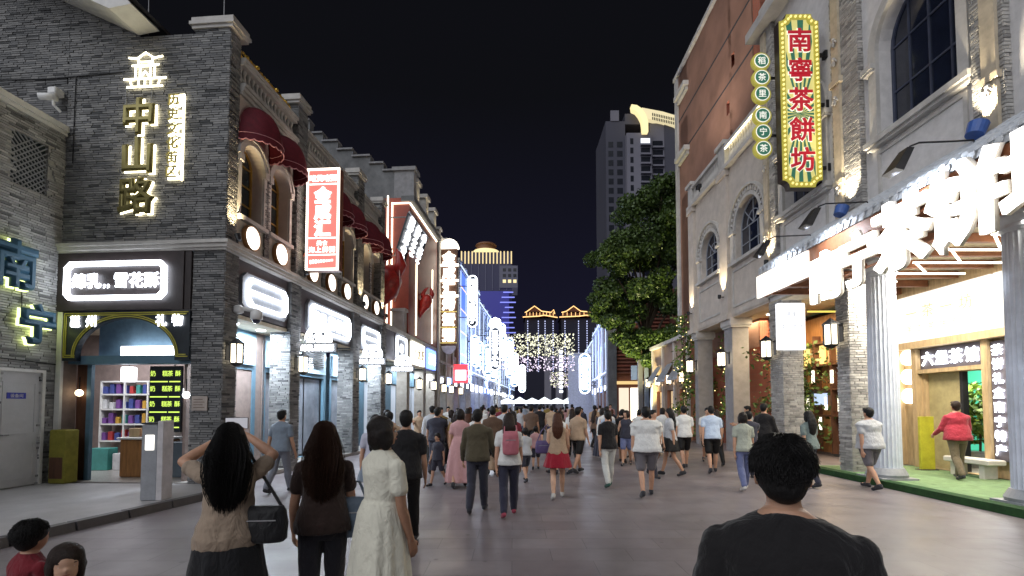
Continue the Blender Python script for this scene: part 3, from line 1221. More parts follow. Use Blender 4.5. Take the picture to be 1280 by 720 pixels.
gb = thing('arched_shop_board', 'black arched board with double yellow lining and small lit characters over the shop', 'sign', F_L, (-2.17, 0, 2.7))
m = MB(gb)
top = [(-0.72 - 2.88 * k / 20, 3.73) for k in range(21)]
m.strip(BO, top, [(max(-3.6, min(-0.72, u)), z) for u, z in arc], -0.06, 0.06)
for ua, ub, uo in ((-3.6, -3.30, -3.6), (-1.04, -0.72, -0.72)):
    m.pbox(BO, ua, ub, 2.68, 2.775, -0.06, 0.058)
    m.prism(BO, [(ua, 2.775), (ub, 2.775), (uo, 3.73)], -0.055, 0.0595)
m.build('board', NAVY, gb)
m = MB(gb)
for off in (0.035, 0.075):
    pl = [(-2.17 + (1.13 + off) * math.cos(PI * k / 28), 2.78 + (0.80 + off) * math.sin(PI * k / 28)) for k in range(29)]
    pl = [p for p in pl if -3.55 < p[0] < -0.74]
    band(m, BO, [(-0.72 - off, 2.72 + off), (-1.0, 2.72 + off)] + pl + [(-3.32, 2.72 + off), (-3.6 + off, 2.72 + off), (-3.6 + off, 3.73 - off), (-0.72 - off, 3.73 - off)], 0.011, 0.062)
m.build('yellow_lining', OLIVE, gb)
line_text(gb, '邕州', BO, -3.12, 3.52, 0.085, 'E', 0.26, E_WHITE, 0.36, off=0.02)
line_text(gb, '礼物', BO, -1.16, 3.52, 0.085, 'E', 0.26, E_WHITE, 0.36, off=0.02)
# door frame, white upright and shop contents
m = MB(bld)
m.pbox(E0, -3.72, -3.60, 0.1, 3.73, 0.0, 0.06)
m.build('white_upright', WHITEP, bld)
m = MB(bld)
m.pbox(PE(0.35), -3.6, -0.72, 2.62, 2.80, 0, 0.25)
m.pbox(PE(0.35), -3.32, -3.22, 0.1, 2.62, 0, 0.08)
m.pbox(PE(0.35), -0.82, -0.72, 0.1, 2.62, 0, 0.08)
m.build('blue_door_frame', BLUEP, bld)
m = MB(bld)
m.pbox(PE(0.36), -3.6, -3.33, 0.1, 2.62, 0, 0.05)
m.build('brown_side_panel', WOODD, bld)
m = MB(bld)
m.prect(PE(0.5), -3.3, -0.75, 2.8, 3.7)
m.build('blue_tympanum', pm('tympanum_blue', (0.20, 0.33, 0.45), 0.5), bld)
ls = thing('light_bar_sign', 'white glowing bar sign under the arched shop board', 'sign', F_L, (-1.9, 0.33, 2.85))
m = MB(ls)
m.pbox(PE(0.34), -2.55, -1.02, 2.82, 3.02, 0, 0.07)
m.build('diffuser', E_WHITE, ls)
menu = thing('menu_board', 'dark menu board with glowing green-yellow rows beside the shop door', 'menu', F_L, (-1.4, 0.33, 1.0))
m = MB(menu)
m.pbox(PE(0.33), -1.86, -1.12, 1.15, 2.58, 0, 0.05)
m.build('panel', NAVY, menu)
for r in range(4):
    z = 2.42 - r * 0.33
    for uu, tx in ((-1.78, '奶'), (-1.50, '糕'), (-1.38, '茶'), (-1.20, '酥')):
        glyph(menu, tx, (uu, 0.27, z), 'E', 0.13, E_GREEN, 0.01, 0.01)
    for a, b in ((-1.84, -1.44), (-1.40, -1.15)):
        m = MB(menu)
        m.pbox(PE(0.28), a, b, z - 0.19, z - 0.165, 0, 0.006)
        m.build('menu_line', E_GREEN, menu)
shelf = thing('display_shelf', 'white display shelf with small colourful packets inside the gift shop', 'shelf', F_L, (-4.4, 2.5, 0.1))
m = MB(shelf)
m.box(-5.3, -3.2, 2.55, 2.9, 0.1, 0.25)
for z in (0.25, 0.75, 1.2, 1.6, 2.0, 2.35):
    m.box(-5.3, -3.2, 2.55, 2.9, z, z + 0.04)
for x in (-5.3, -4.62, -3.95, -3.24):
    m.box(x, x + 0.04, 2.55, 2.9, 0.25, 2.39)
m.build('shelf_frame', WHITEP, shelf)
PK = [pm('packet_' + n, c, 0.4) for n, c in (('red', (0.4, 0.04, 0.04)), ('amber', (0.5, 0.28, 0.04)), ('navy', (0.05, 0.07, 0.25)), ('white', (0.6, 0.6, 0.6)), ('purple', (0.16, 0.06, 0.25)), ('teal', (0.05, 0.25, 0.22)))]
for zi, z in enumerate((0.79, 1.24, 1.64, 2.04)):
    for k in range(11):
        x = -5.2 + k * 0.19
        w, h = random.uniform(0.05, 0.07), random.uniform(0.15, 0.30)
        m = MB()
        m.bbox(-w, w, -0.06, 0.06, 0, h, 0.015)
        pk_ = random.choice(PK)
        o = m.build('snack_packet', pk_)
        o.location = fpt(F_L, (x, 2.65, z))
        o.rotation_euler = (0, 0, F_L[1])
        tagone(o, 'small %s snack packet, %s from the left on the %s tier of the shop shelf' % (pk_.name.split('_')[1], 'first second third fourth fifth sixth seventh eighth ninth tenth eleventh'.split()[k], ('lowest', 'second', 'third', 'top')[zi]), 'packet', 'packets on the gift shop shelf')
counter = thing('shop_counter', 'brown wooden counter just inside the gift shop door', 'counter', F_L, (-2.4, 0.9, 0.1))
m = MB(counter)
m.bbox(-2.95, -1.9, 0.75, 1.25, 0.1, 0.95, 0.02)
m.build('cabinet', WOOD, counter)
m = MB(counter)
m.bbox(-3.0, -1.85, 0.70, 1.30, 0.955, 1.0, 0.01)
m.build('counter_top', WHITEP, counter)
m = MB(counter)
m.bbox(-1.85, -1.05, 0.8, 1.2, 0.1, 0.9, 0.02)
m.build('glass_case', pm('case_grey', (0.12, 0.15, 0.18), 0.2), counter)
GOODS = [('cardboard box', WOODL, 'brown'), ('gift box', PK[0], 'red'), ('gift box', PK[4], 'purple'), ('carton', PK[3], 'white'), ('gift box', PK[1], 'amber'), ('carton', PK[5], 'teal')]
for gi, (gx, gy, gz, gw, gh) in enumerate(((-2.75, 0.95, 1.0, 0.11, 0.20), (-2.45, 1.0, 1.0, 0.09, 0.28), (-2.15, 0.95, 1.0, 0.12, 0.14), (-3.9, 2.0, 0.1, 0.26, 0.42), (-3.35, 2.05, 0.1, 0.22, 0.34), (-4.5, 1.9, 0.1, 0.24, 0.55))):
    nm_, mt_, cl_ = GOODS[gi]
    m = MB()
    m.bbox(-gw, gw, -gw * 0.7, gw * 0.7, 0, gh, 0.012)
    o = m.build(nm_.replace(' ', '_'), mt_)
    o.location = fpt(F_L, (gx, gy, gz))
    o.rotation_euler = (0, 0, F_L[1] + random.uniform(-0.3, 0.3))
    tagone(o, cl_ + ' ' + nm_ + (' standing on the gift shop counter' if gz > 0.5 else ' on the gift shop floor before the shelf'), 'box')
cab = thing('yellow_cabinet', 'yellow stand at the left side of the gift shop door', 'stand', F_L, (-3.4, -0.1, 0.1))
m = MB(cab)
m.bbox(-3.58, -3.22, -0.25, 0.05, 0.1, 1.22, 0.02)
m.build('cabinet', pm('olive_yellow_paint', (0.24, 0.22, 0.03), 0.55, var=0.2, dirt=0.5), cab)
m = MB(cab)
m.bbox(-3.56, -3.26, -0.256, -0.2, 0.2, 0.65, 0.01)
m.build('lower_panel', WOODD, cab)
for i, (x, y, z, e) in enumerate(((-2.93, 0.9, 2.45, E_WHITE), (-2.05, 1.2, 2.05, E_WHITE), (-3.42, 0.2, 2.0, E_WARM), (-0.98, 0.25, 1.95, E_WHITE))):
    t = thing('pendant_lamp', ['white box pendant lamp near the shop ceiling', 'white drum pendant lamp over the shop counter', 'amber globe lamp on the brown shop side panel', 'small white globe lamp right of the menu board'][i], 'lamp', F_L, (x, y, z))
    m = MB(t)
    if i == 0:
        m.bbox(x - 0.11, x + 0.11, y - 0.11, y + 0.11, z - 0.17, z + 0.17, 0.02)
    elif i == 1:
        m.lathe(x, y, [(0.24, z - 0.06), (0.25, z + 0.05), (0.2, z + 0.08)], 20)
    else:
        m.ball((x, y, z), 0.075, 12, 8)
    m.build('shade', e, t, smooth=i > 1)
    m = MB(t)
    m.tube([(x, y, z + 0.06), (x, y, min(3.68, z + (1.5 if i < 2 else 0.35)))], 0.012, 6)
    m.build('cord', BLACK, t)

# dark fascia with the outlined light-box sign
fs = thing('dark_fascia_sign', 'dark brown fascia with a white outlined light frame and glowing cream-snack characters', 'sign', F_L, (-2.25, 0, 3.75))
FP = PE(0.0)
m = MB(fs)
m.pbox(FP, -3.76, -0.86, 3.75, 4.995, 0.0, 0.08)
m.pbox(FP, -0.855, -0.715, 3.75, 4.995, 0.0, 0.05)
m.build('panel', DKBROWN, fs)
m = MB(fs)
oc = [(-3.38, 3.96), (-1.32, 3.96), (-1.20, 4.08), (-1.20, 4.66), (-1.32, 4.78), (-3.38, 4.78), (-3.50, 4.66), (-3.50, 4.08)]
ic = [(-3.33, 4.05), (-1.37, 4.05), (-1.29, 4.13), (-1.29, 4.61), (-1.37, 4.69), (-3.33, 4.69), (-3.41, 4.61), (-3.41, 4.13)]
m.ring(FP, oc, ic, 0.10, 0.17)
m.build('light_frame', E_COOL, fs)
line_text(fs, '绵乳', FP, -3.0, 4.37, 0.14, 'E', 0.34, E_COOL, 0.35, off=0.018)
line_text(fs, '雪花酥', FP, -1.86, 4.37, 0.14, 'E', 0.34, E_COOL, 0.35, off=0.018)
for u in (-2.58, -2.49):
    glyph(fs, ',', FP(u, 4.25, 0.14), 'E', 0.3, E_COOL, 0.018, 0.03)

# backlit wall characters
cs = thing('bronze_wall_characters', 'large bronze street-name characters with warm halo light on the grey brick end wall', 'sign', F_L, (-1.95, 0, 5.7))
WP = PE(-0.0)
for ch, z in (('中', 7.93), ('山', 7.07), ('路', 6.20)):
    glyph(cs, ch, WP(-1.95, z, 0.12), 'E', 0.80, BRONZE, 0.045, 0.03)
    glyph(cs, ch, WP(-1.95, z, 0.055), 'E', 0.81, E_HALO, 0.048, 0.012, name='halo_light')
for i, ch in enumerate('历史文化街区'):
    z = 8.25 - i * 0.315
    glyph(cs, ch, WP(-1.17, z, 0.13), 'E', 0.27, BRONZE, 0.012, 0.05)
    glyph(cs, ch, WP(-1.155, z, 0.06), 'E', 0.29, E_HALO, 0.075, 0.02, name='halo_light')
m = MB(cs)
m.pbox(WP, -1.02, -0.985, 6.52, 8.42, 0.02, 0.04)
m.build('halo_strip', E_HALO, cs)
lg = thing('gate_tower_emblem', 'small glowing line emblem of a gate tower above the bronze wall characters', 'sign', F_L, (-1.92, 0, 8.55))
m = MB(lg)
for pl in ([(-2.3, 8.62), (-1.5, 8.62)], [(-2.38, 8.80), (-1.42, 8.80)], [(-2.2, 8.62), (-2.25, 8.79)], [(-1.6, 8.62), (-1.55, 8.79)],
           [(-2.12, 8.84), (-2.12, 9.08), (-1.68, 9.08), (-1.68, 8.84)], [(-2.2, 9.1), (-1.6, 9.1)], [(-2.02, 8.86), (-2.02, 9.05)], [(-1.78, 8.86), (-1.78, 9.05)],
           [(-1.98, 8.86), (-1.9, 8.96), (-1.82, 8.86)], [(-2.28, 9.28), (-2.1, 9.25), (-1.9, 9.38), (-1.7, 9.25), (-1.52, 9.28)], [(-2.06, 9.12), (-2.06, 9.24)], [(-1.74, 9.12), (-1.74, 9.24)],
           [(-2.0, 9.17), (-1.8, 9.17)], [(-2.05, 8.66), (-2.05, 8.76)], [(-1.9, 8.66), (-1.9, 8.76)], [(-1.76, 8.66), (-1.76, 8.76)]):
    band(m, WP, pl, 0.016, 0.05)
m.build('light_line', E_HALO, lg)
m = MB(lg)
m.tube([(-2.35, -0.03, 8.6), (-2.35, -0.03, 7.9)], 0.008, 5)
m.tube([(-1.75, -0.03, 8.6), (-1.75, -0.03, 8.35)], 0.008, 5)
m.build('cable', GREYP, lg)

# wires, conduit and security camera on the end wall
t = thing('wall_cable', 'thin dark cable running across the grey brick end wall', 'cable', F_L, (-4, -0.05, 8.9))
m = MB(t)
m.tube([(-6.5, -0.03, 9.02), (-4.2, -0.03, 8.94), (-2.4, -0.03, 9.0)], 0.012, 6)
m.tube([(-3.55, -0.03, 8.95), (-3.55, -0.03, 7.0)], 0.009, 6)
m.build('cable', BLACK, t)
for i, p in enumerate(((-2.05, 0.15, 9.95), (-0.35, 0.25, 10.1))):
    t = thing('lightning_rod', ['thin metal rod standing behind the white gable verge', 'thin metal rod on the corner pier cap'][i], 'rod', F_L, p)
    m = MB(t)
    m.tube([p, (p[0] - 0.02, p[1], p[2] + 1.6)], [0.012, 0.006], 6)
    m.build('rod', STEEL, t)
t = thing('security_camera', 'white security camera high on the grey brick end wall', 'camera', F_L, (-3.85, -0.1, 8.3))
m = MB(t)
m.bbox(-3.98, -3.78, -0.25, -0.04, 8.45, 8.62, 0.03)
m.build('bracket', PLASTICW, t)
m = MB(t)
m.tube([(-4.1, -0.3, 8.36), (-3.82, -0.18, 8.40)], [0.07, 0.085], 12)
m.build('housing', PLASTICW, t, smooth=True)
m = MB(t)
m.tube([(-3.88, -0.2, 8.45), (-3.86, -0.2, 8.22), (-3.80, -0.1, 8.12)], 0.03, 8)
m.build('arm', PLASTICW, t)
t = thing('dome_camera', 'white dome security camera on the corner pier beneath the outlined facade light', 'camera', F_L, (0.1, 0.35, 3.6))
m = MB(t)
m.bbox(0.0, 0.16, 0.28, 0.44, 3.72, 3.90, 0.03)
m.tube([(0.10, 0.36, 3.84), (0.40, 0.50, 3.80)], 0.045, 10)
m.build('bracket', PLASTICW, t)
m = MB(t)
m.lathe(0.40, 0.50, [(0.05, 3.84), (0.12, 3.76), (0.125, 3.62), (0.09, 3.60)], 16)
m.build('housing', PLASTICW, t, smooth=True)
m = MB(t)
m.ball((0.40, 0.50, 3.60), 0.085, 14, 8)
m.build('lens_dome', pm('camera_dome', (0.04, 0.04, 0.08), 0.1), t, smooth=True)
t = thing('small_notice', 'small pale notice plate on the corner pier', 'notice', F_L, (-0.4, -0.02, 1.6))
m = MB(t)
m.pbox(E0, -0.62, -0.28, 1.62, 1.92, 0.03, 0.045)
m.build('plate', pm('notice_plate', (0.42, 0.36, 0.32), 0.5), t)
m = MB(t)
for k in range(4):
    m.pbox(E0, -0.58, -0.34 - 0.04 * (k % 2), 1.68 + k * 0.055, 1.69 + k * 0.055, 0.045, 0.048)
m.build('print_line', WOODD, t)


# ------------------------------------------------------------------ lit outline signs on the street fascia
def outline_sign(label, y0, y1, z0, z1, mid, txt, F=F_L, x=-0.10):
    t = thing('outline_light_sign', label, 'sign', F, (x, (y0 + y1) / 2, z0))
    P = PL(x)
    c = 0.14
    m = MB(t)
    o = [(y0 - 0.1 + c, z0 - 0.1), (y1 + 0.1 - c, z0 - 0.1), (y1 + 0.1, z0 - 0.1 + c), (y1 + 0.1, z1 + 0.1 - c), (y1 + 0.1 - c, z1 + 0.1), (y0 - 0.1 + c, z1 + 0.1), (y0 - 0.1, z1 + 0.1 - c), (y0 - 0.1, z0 - 0.1 + c)]
    m.prism(P, o, 0.0, 0.08)
    m.build('backing', GREYP, t)

    def oct_(i):
        return [(y0 + i + c, z0 + i), (y1 - i - c, z0 + i), (y1 - i, z0 + i + c), (y1 - i, z1 - i - c), (y1 - i - c, z1 - i), (y0 + i + c, z1 - i), (y0 + i, z1 - i - c), (y0 + i, z0 + i + c)]
    m = MB(t)
    m.ring(P, oct_(0), oct_(0.07), 0.10, 0.16)
    if mid:
        m.pbox(P, y0 + 0.07, y1 - 0.07, (z0 + z1) / 2 - 0.05, (z0 + z1) / 2 + 0.05, 0.10, 0.155)
    m.build('light_frame', E_COOL, t)
    if txt:
        line_text(t, txt, P, (y0 + y1) / 2, (z0 + z1) / 2, 0.12, 'L', 0.42, E_COOL, (y1 - y0) / (len(txt) + 0.35), off=0.03)
    return t


outline_sign('white outlined light frame with a middle bar, on the fascia next to the corner pier', 0.72, 2.36, 3.98, 4.64, True, None)
outline_sign('white outlined light frame with two bright words on the second fascia bay', 3.62, 6.3, 3.90, 4.66, False, '绵乳雪花酥')
outline_sign('smaller white outlined light frame with a middle bar on the third fascia bay', 7.45, 9.15, 3.90, 4.62, True, None)


def hanging_sign(label, xc, y, zc, s):
    t = thing('hanging_sign', label, 'sign', F_L, (xc, y, zc), 'round hanging shop signs on the arcade')
    P = PE(y)
    m = MB(t)
    m.pbox(P, xc - 0.56 * s, xc + 0.56 * s, zc - 0.13 * s, zc + 0.13 * s, -0.05, 0.05)
    m.build('name_bar', GREYP, t)
    line_text(t, '绵乳', P, xc - 0.31 * s, zc, 0.06, 'E', 0.2 * s, E_WHITE, 0.2 * s, off=0.03)
    line_text(t, '雪花酥', P, xc + 0.2 * s, zc, 0.06, 'E', 0.2 * s, E_WHITE, 0.2 * s, off=0.03)
    c2 = zc + 0.13 * s
    m = MB(t)
    r = 0.40 * s
    poly = [(xc + r * math.cos(PI * (k / 20 * 1.16 - 0.08)), c2 + 0.14 * s + r * math.sin(PI * (k / 20 * 1.16 - 0.08))) for k in range(21)]
    m.prism(P, poly, -0.04, 0.04)
    m.build('round_face', E_COOL, t)
    m = MB(t)
    band(m, P, [(xc - 0.22 * s + 0.15 * s * math.cos(PI * k / 8), c2 + 0.04 * s + 0.15 * s * math.sin(PI * k / 8)) for k in range(9)], 0.018 * s, 0.045)
    band(m, P, [(xc - 0.05 * s + 0.07 * s * math.cos(PI * k / 8), c2 + 0.10 * s + 0.07 * s * math.sin(PI * k / 8)) for k in range(9)], 0.014 * s, 0.045)
    m.prism(P, [(xc - 0.16 * s, c2 + 0.34 * s), (xc - 0.02 * s, c2 + 0.28 * s), (xc - 0.18 * s, c2 + 0.22 * s)], 0.045, 0.055)
    m.prism(P, [(xc + 0.18 * s, c2 + 0.34 * s), (xc + 0.06 * s, c2 + 0.26 * s), (xc + 0.24 * s, c2 + 0.20 * s)], 0.045, 0.055)
    m.build('cat_face_line', GREYP, t)
    m = MB(t)
    m.tube([(-0.05, y, zc), (xc + 0.95 * s, y, zc - 0.02)], 0.018, 6)
    m.tube([(-0.05, y, zc + 0.35 * s), (xc - 0.3 * s, y, zc + 0.35 * s)], 0.015, 6)
    m.build('arm', BLACK, t)


hanging_sign('round white hanging sign with name bar nearest the camera on the arcade', 0.42, 3.3, 3.32, 0.95)
hanging_sign('round white hanging sign with name bar, second along the arcade', 0.40, 7.4, 3.32, 0.92)
hanging_sign('round white hanging sign with name bar, farthest of the three along the arcade', 0.40, 11.0, 3.32, 0.92)

# ------------------------------------------------------------------ tall red lightbox
rs = thing('red_lightbox_sign', 'tall red lightbox with white border bulbs and big white characters on brackets', 'sign', F_L, (0.7, 2.95, 5.38))
_rp = PE(2.95)
RP = lambda u, z, d=0.0: _rp(u + 0.27, z - 0.2, d)
m = MB(rs)
m.pbox(RP, -0.02, 0.90, 5.56, 8.36, -0.12, 0.10)
m.build('case', pm('brown_sign_case', (0.20, 0.06, 0.03), 0.4), rs)
m = MB(rs)
m.pbox(RP, 0.02, 0.86, 5.60, 8.32, 0.10, 0.12)
m.build('red_face', em('lit_rose_face', (1.0, 0.19, 0.16), 1.7), rs)
m = MB(rs)
m.ring(RP, [(-0.02, 5.56), (0.90, 5.56), (0.90, 8.36), (-0.02, 8.36)], [(0.035, 5.615), (0.845, 5.615), (0.845, 8.305), (0.035, 8.305)], 0.10, 0.14)
m.build('light_border', em('lit_border', (1, 0.86, 0.7), 4), rs)
for i in range(46):
    m = MB(rs)
    zz = 5.58 + i * 0.06
    for u in (0.005, 0.875):
        m.plathe(RP, u, zz, [(0.022, 0.14), (0.018, 0.16)], 6)
    m.build('bulb', E_WARMW, rs)
E_REDW = em('lit_sign_lettering', (1.0, 0.93, 0.86), 5)
line_text(rs, '啫煲啫粥', RP, 0.44, 8.08, 0.14, 'E', 0.19, E_REDW, 0.19, off=0.02)
for ch, z in (('金', 7.62), ('成', 7.16), ('汇', 6.70)):
    glyph(rs, ch, RP(0.44, z, 0.14), 'E', 0.46, E_REDW, 0.04, 0.04)
line_text(rs, '美食', RP, 0.44, 6.30, 0.14, 'E', 0.14, E_REDW, 0.16)
line_text(rs, '海上鲜粥', RP, 0.44, 6.12, 0.14, 'E', 0.17, E_REDW, 0.19)
m = MB(rs)
for z in (7.92, 6.44, 5.98):
    m.pbox(RP, 0.06, 0.82, z - 0.012, z + 0.012, 0.12, 0.14)
for k in range(9):
    m.pbox(RP, 0.10 + k * 0.075, 0.145 + k * 0.075, 5.74 + 0.008 * k, 5.84 + 0.006 * (k % 3), 0.12, 0.135)
m.build('white_rule', E_REDW, rs)
for z in (5.85, 7.4):
    m = MB(rs)
    m.box(0.08, 0.27, 2.97, 3.03, z - 0.04, z + 0.04)
    m.tube([(0.1, 3.0, z), (0.26, 3.0, z + 0.12)], 0.014, 6)
    m.build('bracket', REDPAINT, rs)

# lanterns on the left piers
for i, (y, s) in enumerate(((0.12, 1.0), (2.85, 1.0), (6.92, 1.0), (9.65, 1.0))):
    lantern(['black lantern glowing on the corner pier', 'black lantern glowing on the second arcade pier', 'black lantern glowing on the third arcade pier', 'black lantern glowing on the fourth arcade pier'][i], F_L, (0.0, y, 2.82), 1, s * 1.15)

# ================================================================== brick annex at far left
an = thing('brick_annex', 'pale grey brick annex wall with white coping at the left edge', 'building', F_L, (-3.75, -3, 0))
AP = PL(-3.75)
col = []
MB().bricks(AP, -4.5, -0.002, 0.1, 7.62, 0.24, 0.052, collect=col, keep=lambda u, z: not (-1.12 < u < -0.26 and z < 2.45) and not (-1.06 < u < -0.32 and 6.12 < z < 7.26))
col.sort(key=lambda c: -c[0] + (0 if c[2] > 2.2 else 3))
brick_parts(an, 'L', -3.75, col[:300], SHEDB_O)
brick_rest(an, AP, col[300:], SHEDB)
m = MB(an)
m.wall(PL(-3.77), -4.6, 0.0, 0.0, 4.0, [(-0.69, 0.40, 0.1, 2.40, False)], 0.12)
m.wall(PL(-3.77), -4.6, 0.0, 4.0, 7.62, [(-0.69, 0.35, 6.14, 7.22, False)], 0.12)
m.box(-4.5, -3.95, -4.6, 0.0, 0.0, 7.6)
m.build('wall', MORTAR_P, an)
m = MB(an)
m.box(-4.4, -3.70, -4.6, -0.002, 7.62, 7.70)
m.box(-4.4, -3.66, -4.6, -0.002, 7.70, 7.82)
m.build('coping', WHITEP, an)
m = MB(an)
for k in range(-6, 14):
    a = -1.04 + k * 0.11
    for s in (1, -1):
        pts = []
        for e in range(2):
            uu = a + (0 if e == 0 else 1.08 * s)
            pts.append((uu, 6.14 + e * 1.08))
        (ua, za), (ub, zb) = pts
        # clip to the opening
        lo, hi = -1.04, -0.34
        if ua > ub:
            (ua, za), (ub, zb) = (ub, zb), (ua, za)
        if ub < lo or ua > hi:
            continue
        sl = (zb - za) / (ub - ua)
        if ua < lo:
            za += sl * (lo - ua)
            ua = lo
        if ub > hi:
            zb -= sl * (ub - hi)
            ub = hi
        if ub - ua < 0.03:
            continue
        band(m, AP, [(ua, za), (ub, zb)], 0.012, -0.06)
lat = m.build('window_lattice', GREYP, an)
pbx('pane', lat, GLASS, AP, -1.05, -0.33, 6.13, 7.24, -0.13, -0.10)
m = MB(an)
m.ring(AP, [(-1.14, 0.1), (-1.14, 2.46), (-0.24, 2.46), (-0.24, 0.1)], [(-1.08, 0.1), (-1.08, 2.40), (-0.30, 2.40), (-0.30, 0.1)], -0.05, 0.03)
dr = m.build('door_frame', WHITEP, an)
m = MB(an)
m.pbox(AP, -1.08, -0.30, 0.11, 2.40, -0.07, -0.02)
for z0, z1 in ((0.25, 1.0), (1.15, 2.2)):
    m.ring(AP, [(-1.0, z0), (-1.0, z1), (-0.38, z1), (-0.38, z0)], [(-0.97, z0 + 0.03), (-0.97, z1 - 0.03), (-0.41, z1 - 0.03), (-0.41, z0 + 0.03)], -0.02, -0.01)
d = m.build('door', pm('pale_door_paint', (0.55, 0.55, 0.56), 0.45, var=0.05), an)
pbx('door_plate', d, pm('blue_plate', (0.04, 0.05, 0.42), 0.4), AP, -0.92, -0.58, 1.86, 1.98, -0.02, -0.008)
word(d, '设备间', AP(-0.75, 1.92, -0.004), 'L', 0.08, SIGNWHITE, 0.005, 0.002, 'lettering')
m = MB(an)
m.tube([AP(-1.0, 1.15, -0.02), AP(-1.0, 1.15, 0.04), AP(-0.9, 1.15, 0.04)], 0.012, 6)
m.build('handle', STEEL, d)
ns = thing('blue_block_characters', 'blue block characters with yellow-green edge light on the annex wall', 'sign', F_L, (-3.7, -0.8, 3.0))
for ch, y, z, s in (('南', -1.02, 4.50, 0.95), ('宁', -0.55, 3.38, 0.82)):
    glyph(ns, ch, AP(y, z, 0.16), 'L', s, SIGNBLUE, 0.05, 0.05, sx=0.85)
    glyph(ns, ch, AP(y - 0.01, z - 0.015, 0.08), 'L', s * 1.01, em('edge_led' + ch, (0.85, 1.0, 0.35), 5), 0.055, 0.015, name='edge_light', sx=0.85)
t = thing('annex_cable', 'thin dark cable along the annex wall above the door', 'cable', F_L, (-3.7, -1, 2.6))
m = MB(t)
m.tube([AP(-4.2, 2.62, 0.03), AP(-1, 2.64, 0.03), AP(-0.05, 2.60, 0.03)], 0.012, 6)
m.tube([AP(-0.78, 4.05, 0.03), AP(-0.76, 3.72, 0.03)], 0.008, 5)
m.build('cable', BLACK, t)

# ticket post on the pavement
kp = thing('service_post', 'grey metal service post with a small lit panel on the left pavement', 'post', F_W, (-6.16, 8.4, 0.1), rz=R(8))
m = MB(kp)
m.bbox(-0.19, 0.06, -0.14, 0.14, 0.0, 1.30, 0.015)
m.build('cabinet', GREYP, kp)
m = MB(kp)
m.bbox(0.065, 0.16, -0.16, 0.16, 0.0, 1.36, 0.012)
m.build('side_panel', pm('pale_grey_panel', (0.5, 0.48, 0.49), 0.5), kp)
m = MB(kp)
m.bbox(-0.20, 0.06, -0.15, 0.12, 1.305, 1.33, 0.008)
m.build('dark_cap', BLACK, kp)
m = MB(kp)
m.bbox(-0.13, 0.01, -0.150, -0.13, 0.86, 1.12, 0.008)
m.build('lit_panel', em('post_screen', (1, 0.96, 0.88), 3.0), kp)

# ================================================================== right: tea shop building
random.seed(11)
tb = thing('tea_shop_building', 'pale brick and stucco building with tall arched windows above the tea shop canopy', 'building', F_R, (0, 10, 0))
R0 = PR(0.0)
m = MB(tb)
m.wall(PR(0.02), 3.0, 15.42, 5.02, 14.0, [(9.56, 0.98, 7.72, 9.75, True), (13.45, 0.95, 7.55, 9.75, True), (5.6, 0.98, 7.72, 9.75, True)], 0.35)
m.box(0.02, 0.1, 15.3, 15.42, 5.02, 14.0)
m.build('facade_stucco', pm('pale_lilac_stucco', (0.68, 0.66, 0.65), 0.75, var=0.08, dirt=0.2), tb)
m = MB(tb)
m.box(0.5, 6.0, 3.0, 15.40, 5.2, 14.0)
m.build('inner_wall', ROOFD, tb)
for c, w, z0 in ((9.56, 0.98, 7.72), (13.45, 0.95, 7.55)):
    window(tb, PR(0.02), c, w, z0, 9.75, True, -0.30, DKFRAME, GLASSB, 4, 2, 0.07)
    m = MB(tb)
    m.strip(PR(0.02), [(c - w - 0.22, z0 - 0.06)] + arch_pts(c, w + 0.22, 9.75, 18) + [(c + w + 0.22, z0 - 0.06)], [(c - w, z0 - 0.06)] + arch_pts(c, w, 9.75, 18) + [(c + w, z0 - 0.06)], 0, 0.09)
    m.build('window_surround', STONE, tb)
    m = MB(tb)
    m.pbox(PR(0.02), c - w - 0.3, c + w + 0.3, z0 - 0.12, z0, -0.1, 0.20)
    m.pbox(PR(0.02), c - w - 0.26, c + w + 0.26, z0 - 0.19, z0 - 0.12, -0.1, 0.14)
    m.build('sill', STONE, tb)
    m = MB(tb)
    m.ring(PR(0.02), [(c - w - 0.1, 6.3), (c + w + 0.1, 6.3), (c + w + 0.1, z0 - 0.26), (c - w - 0.1, z0 - 0.26)], [(c - w - 0.02, 6.38), (c + w + 0.02, 6.38), (c + w + 0.02, z0 - 0.34), (c - w - 0.02, z0 - 0.34)], 0, 0.035)
    m.build('panel_moulding', STONE, tb)
    for s in (-1, 1):
        m = MB(tb)
        m.pbox(PR(0.02), c + s * (w + 0.17) - 0.14, c + s * (w + 0.17) + 0.14, 9.30, 9.36, 0, 0.16)
        m.pbox(PR(0.02), c + s * (w + 0.17) - 0.16, c + s * (w + 0.17) + 0.16, 9.36, 9.48, 0, 0.19)
        m.build('impost', STONE, tb)
# pilasters: brick strip with a raised stone shaft carrying small scroll ornaments
bm_ = MB(tb)
for a, b in ((7.72, 8.28), (11.02, 11.98), (14.72, 15.42)):
    bm_.bricks(PR(-0.10), a, b, 6.4, 13.9, 0.24, 0.065)
    bm_.bricks(PE(a), -0.10, 0.02, 6.4, 13.9, 0.2, 0.065)
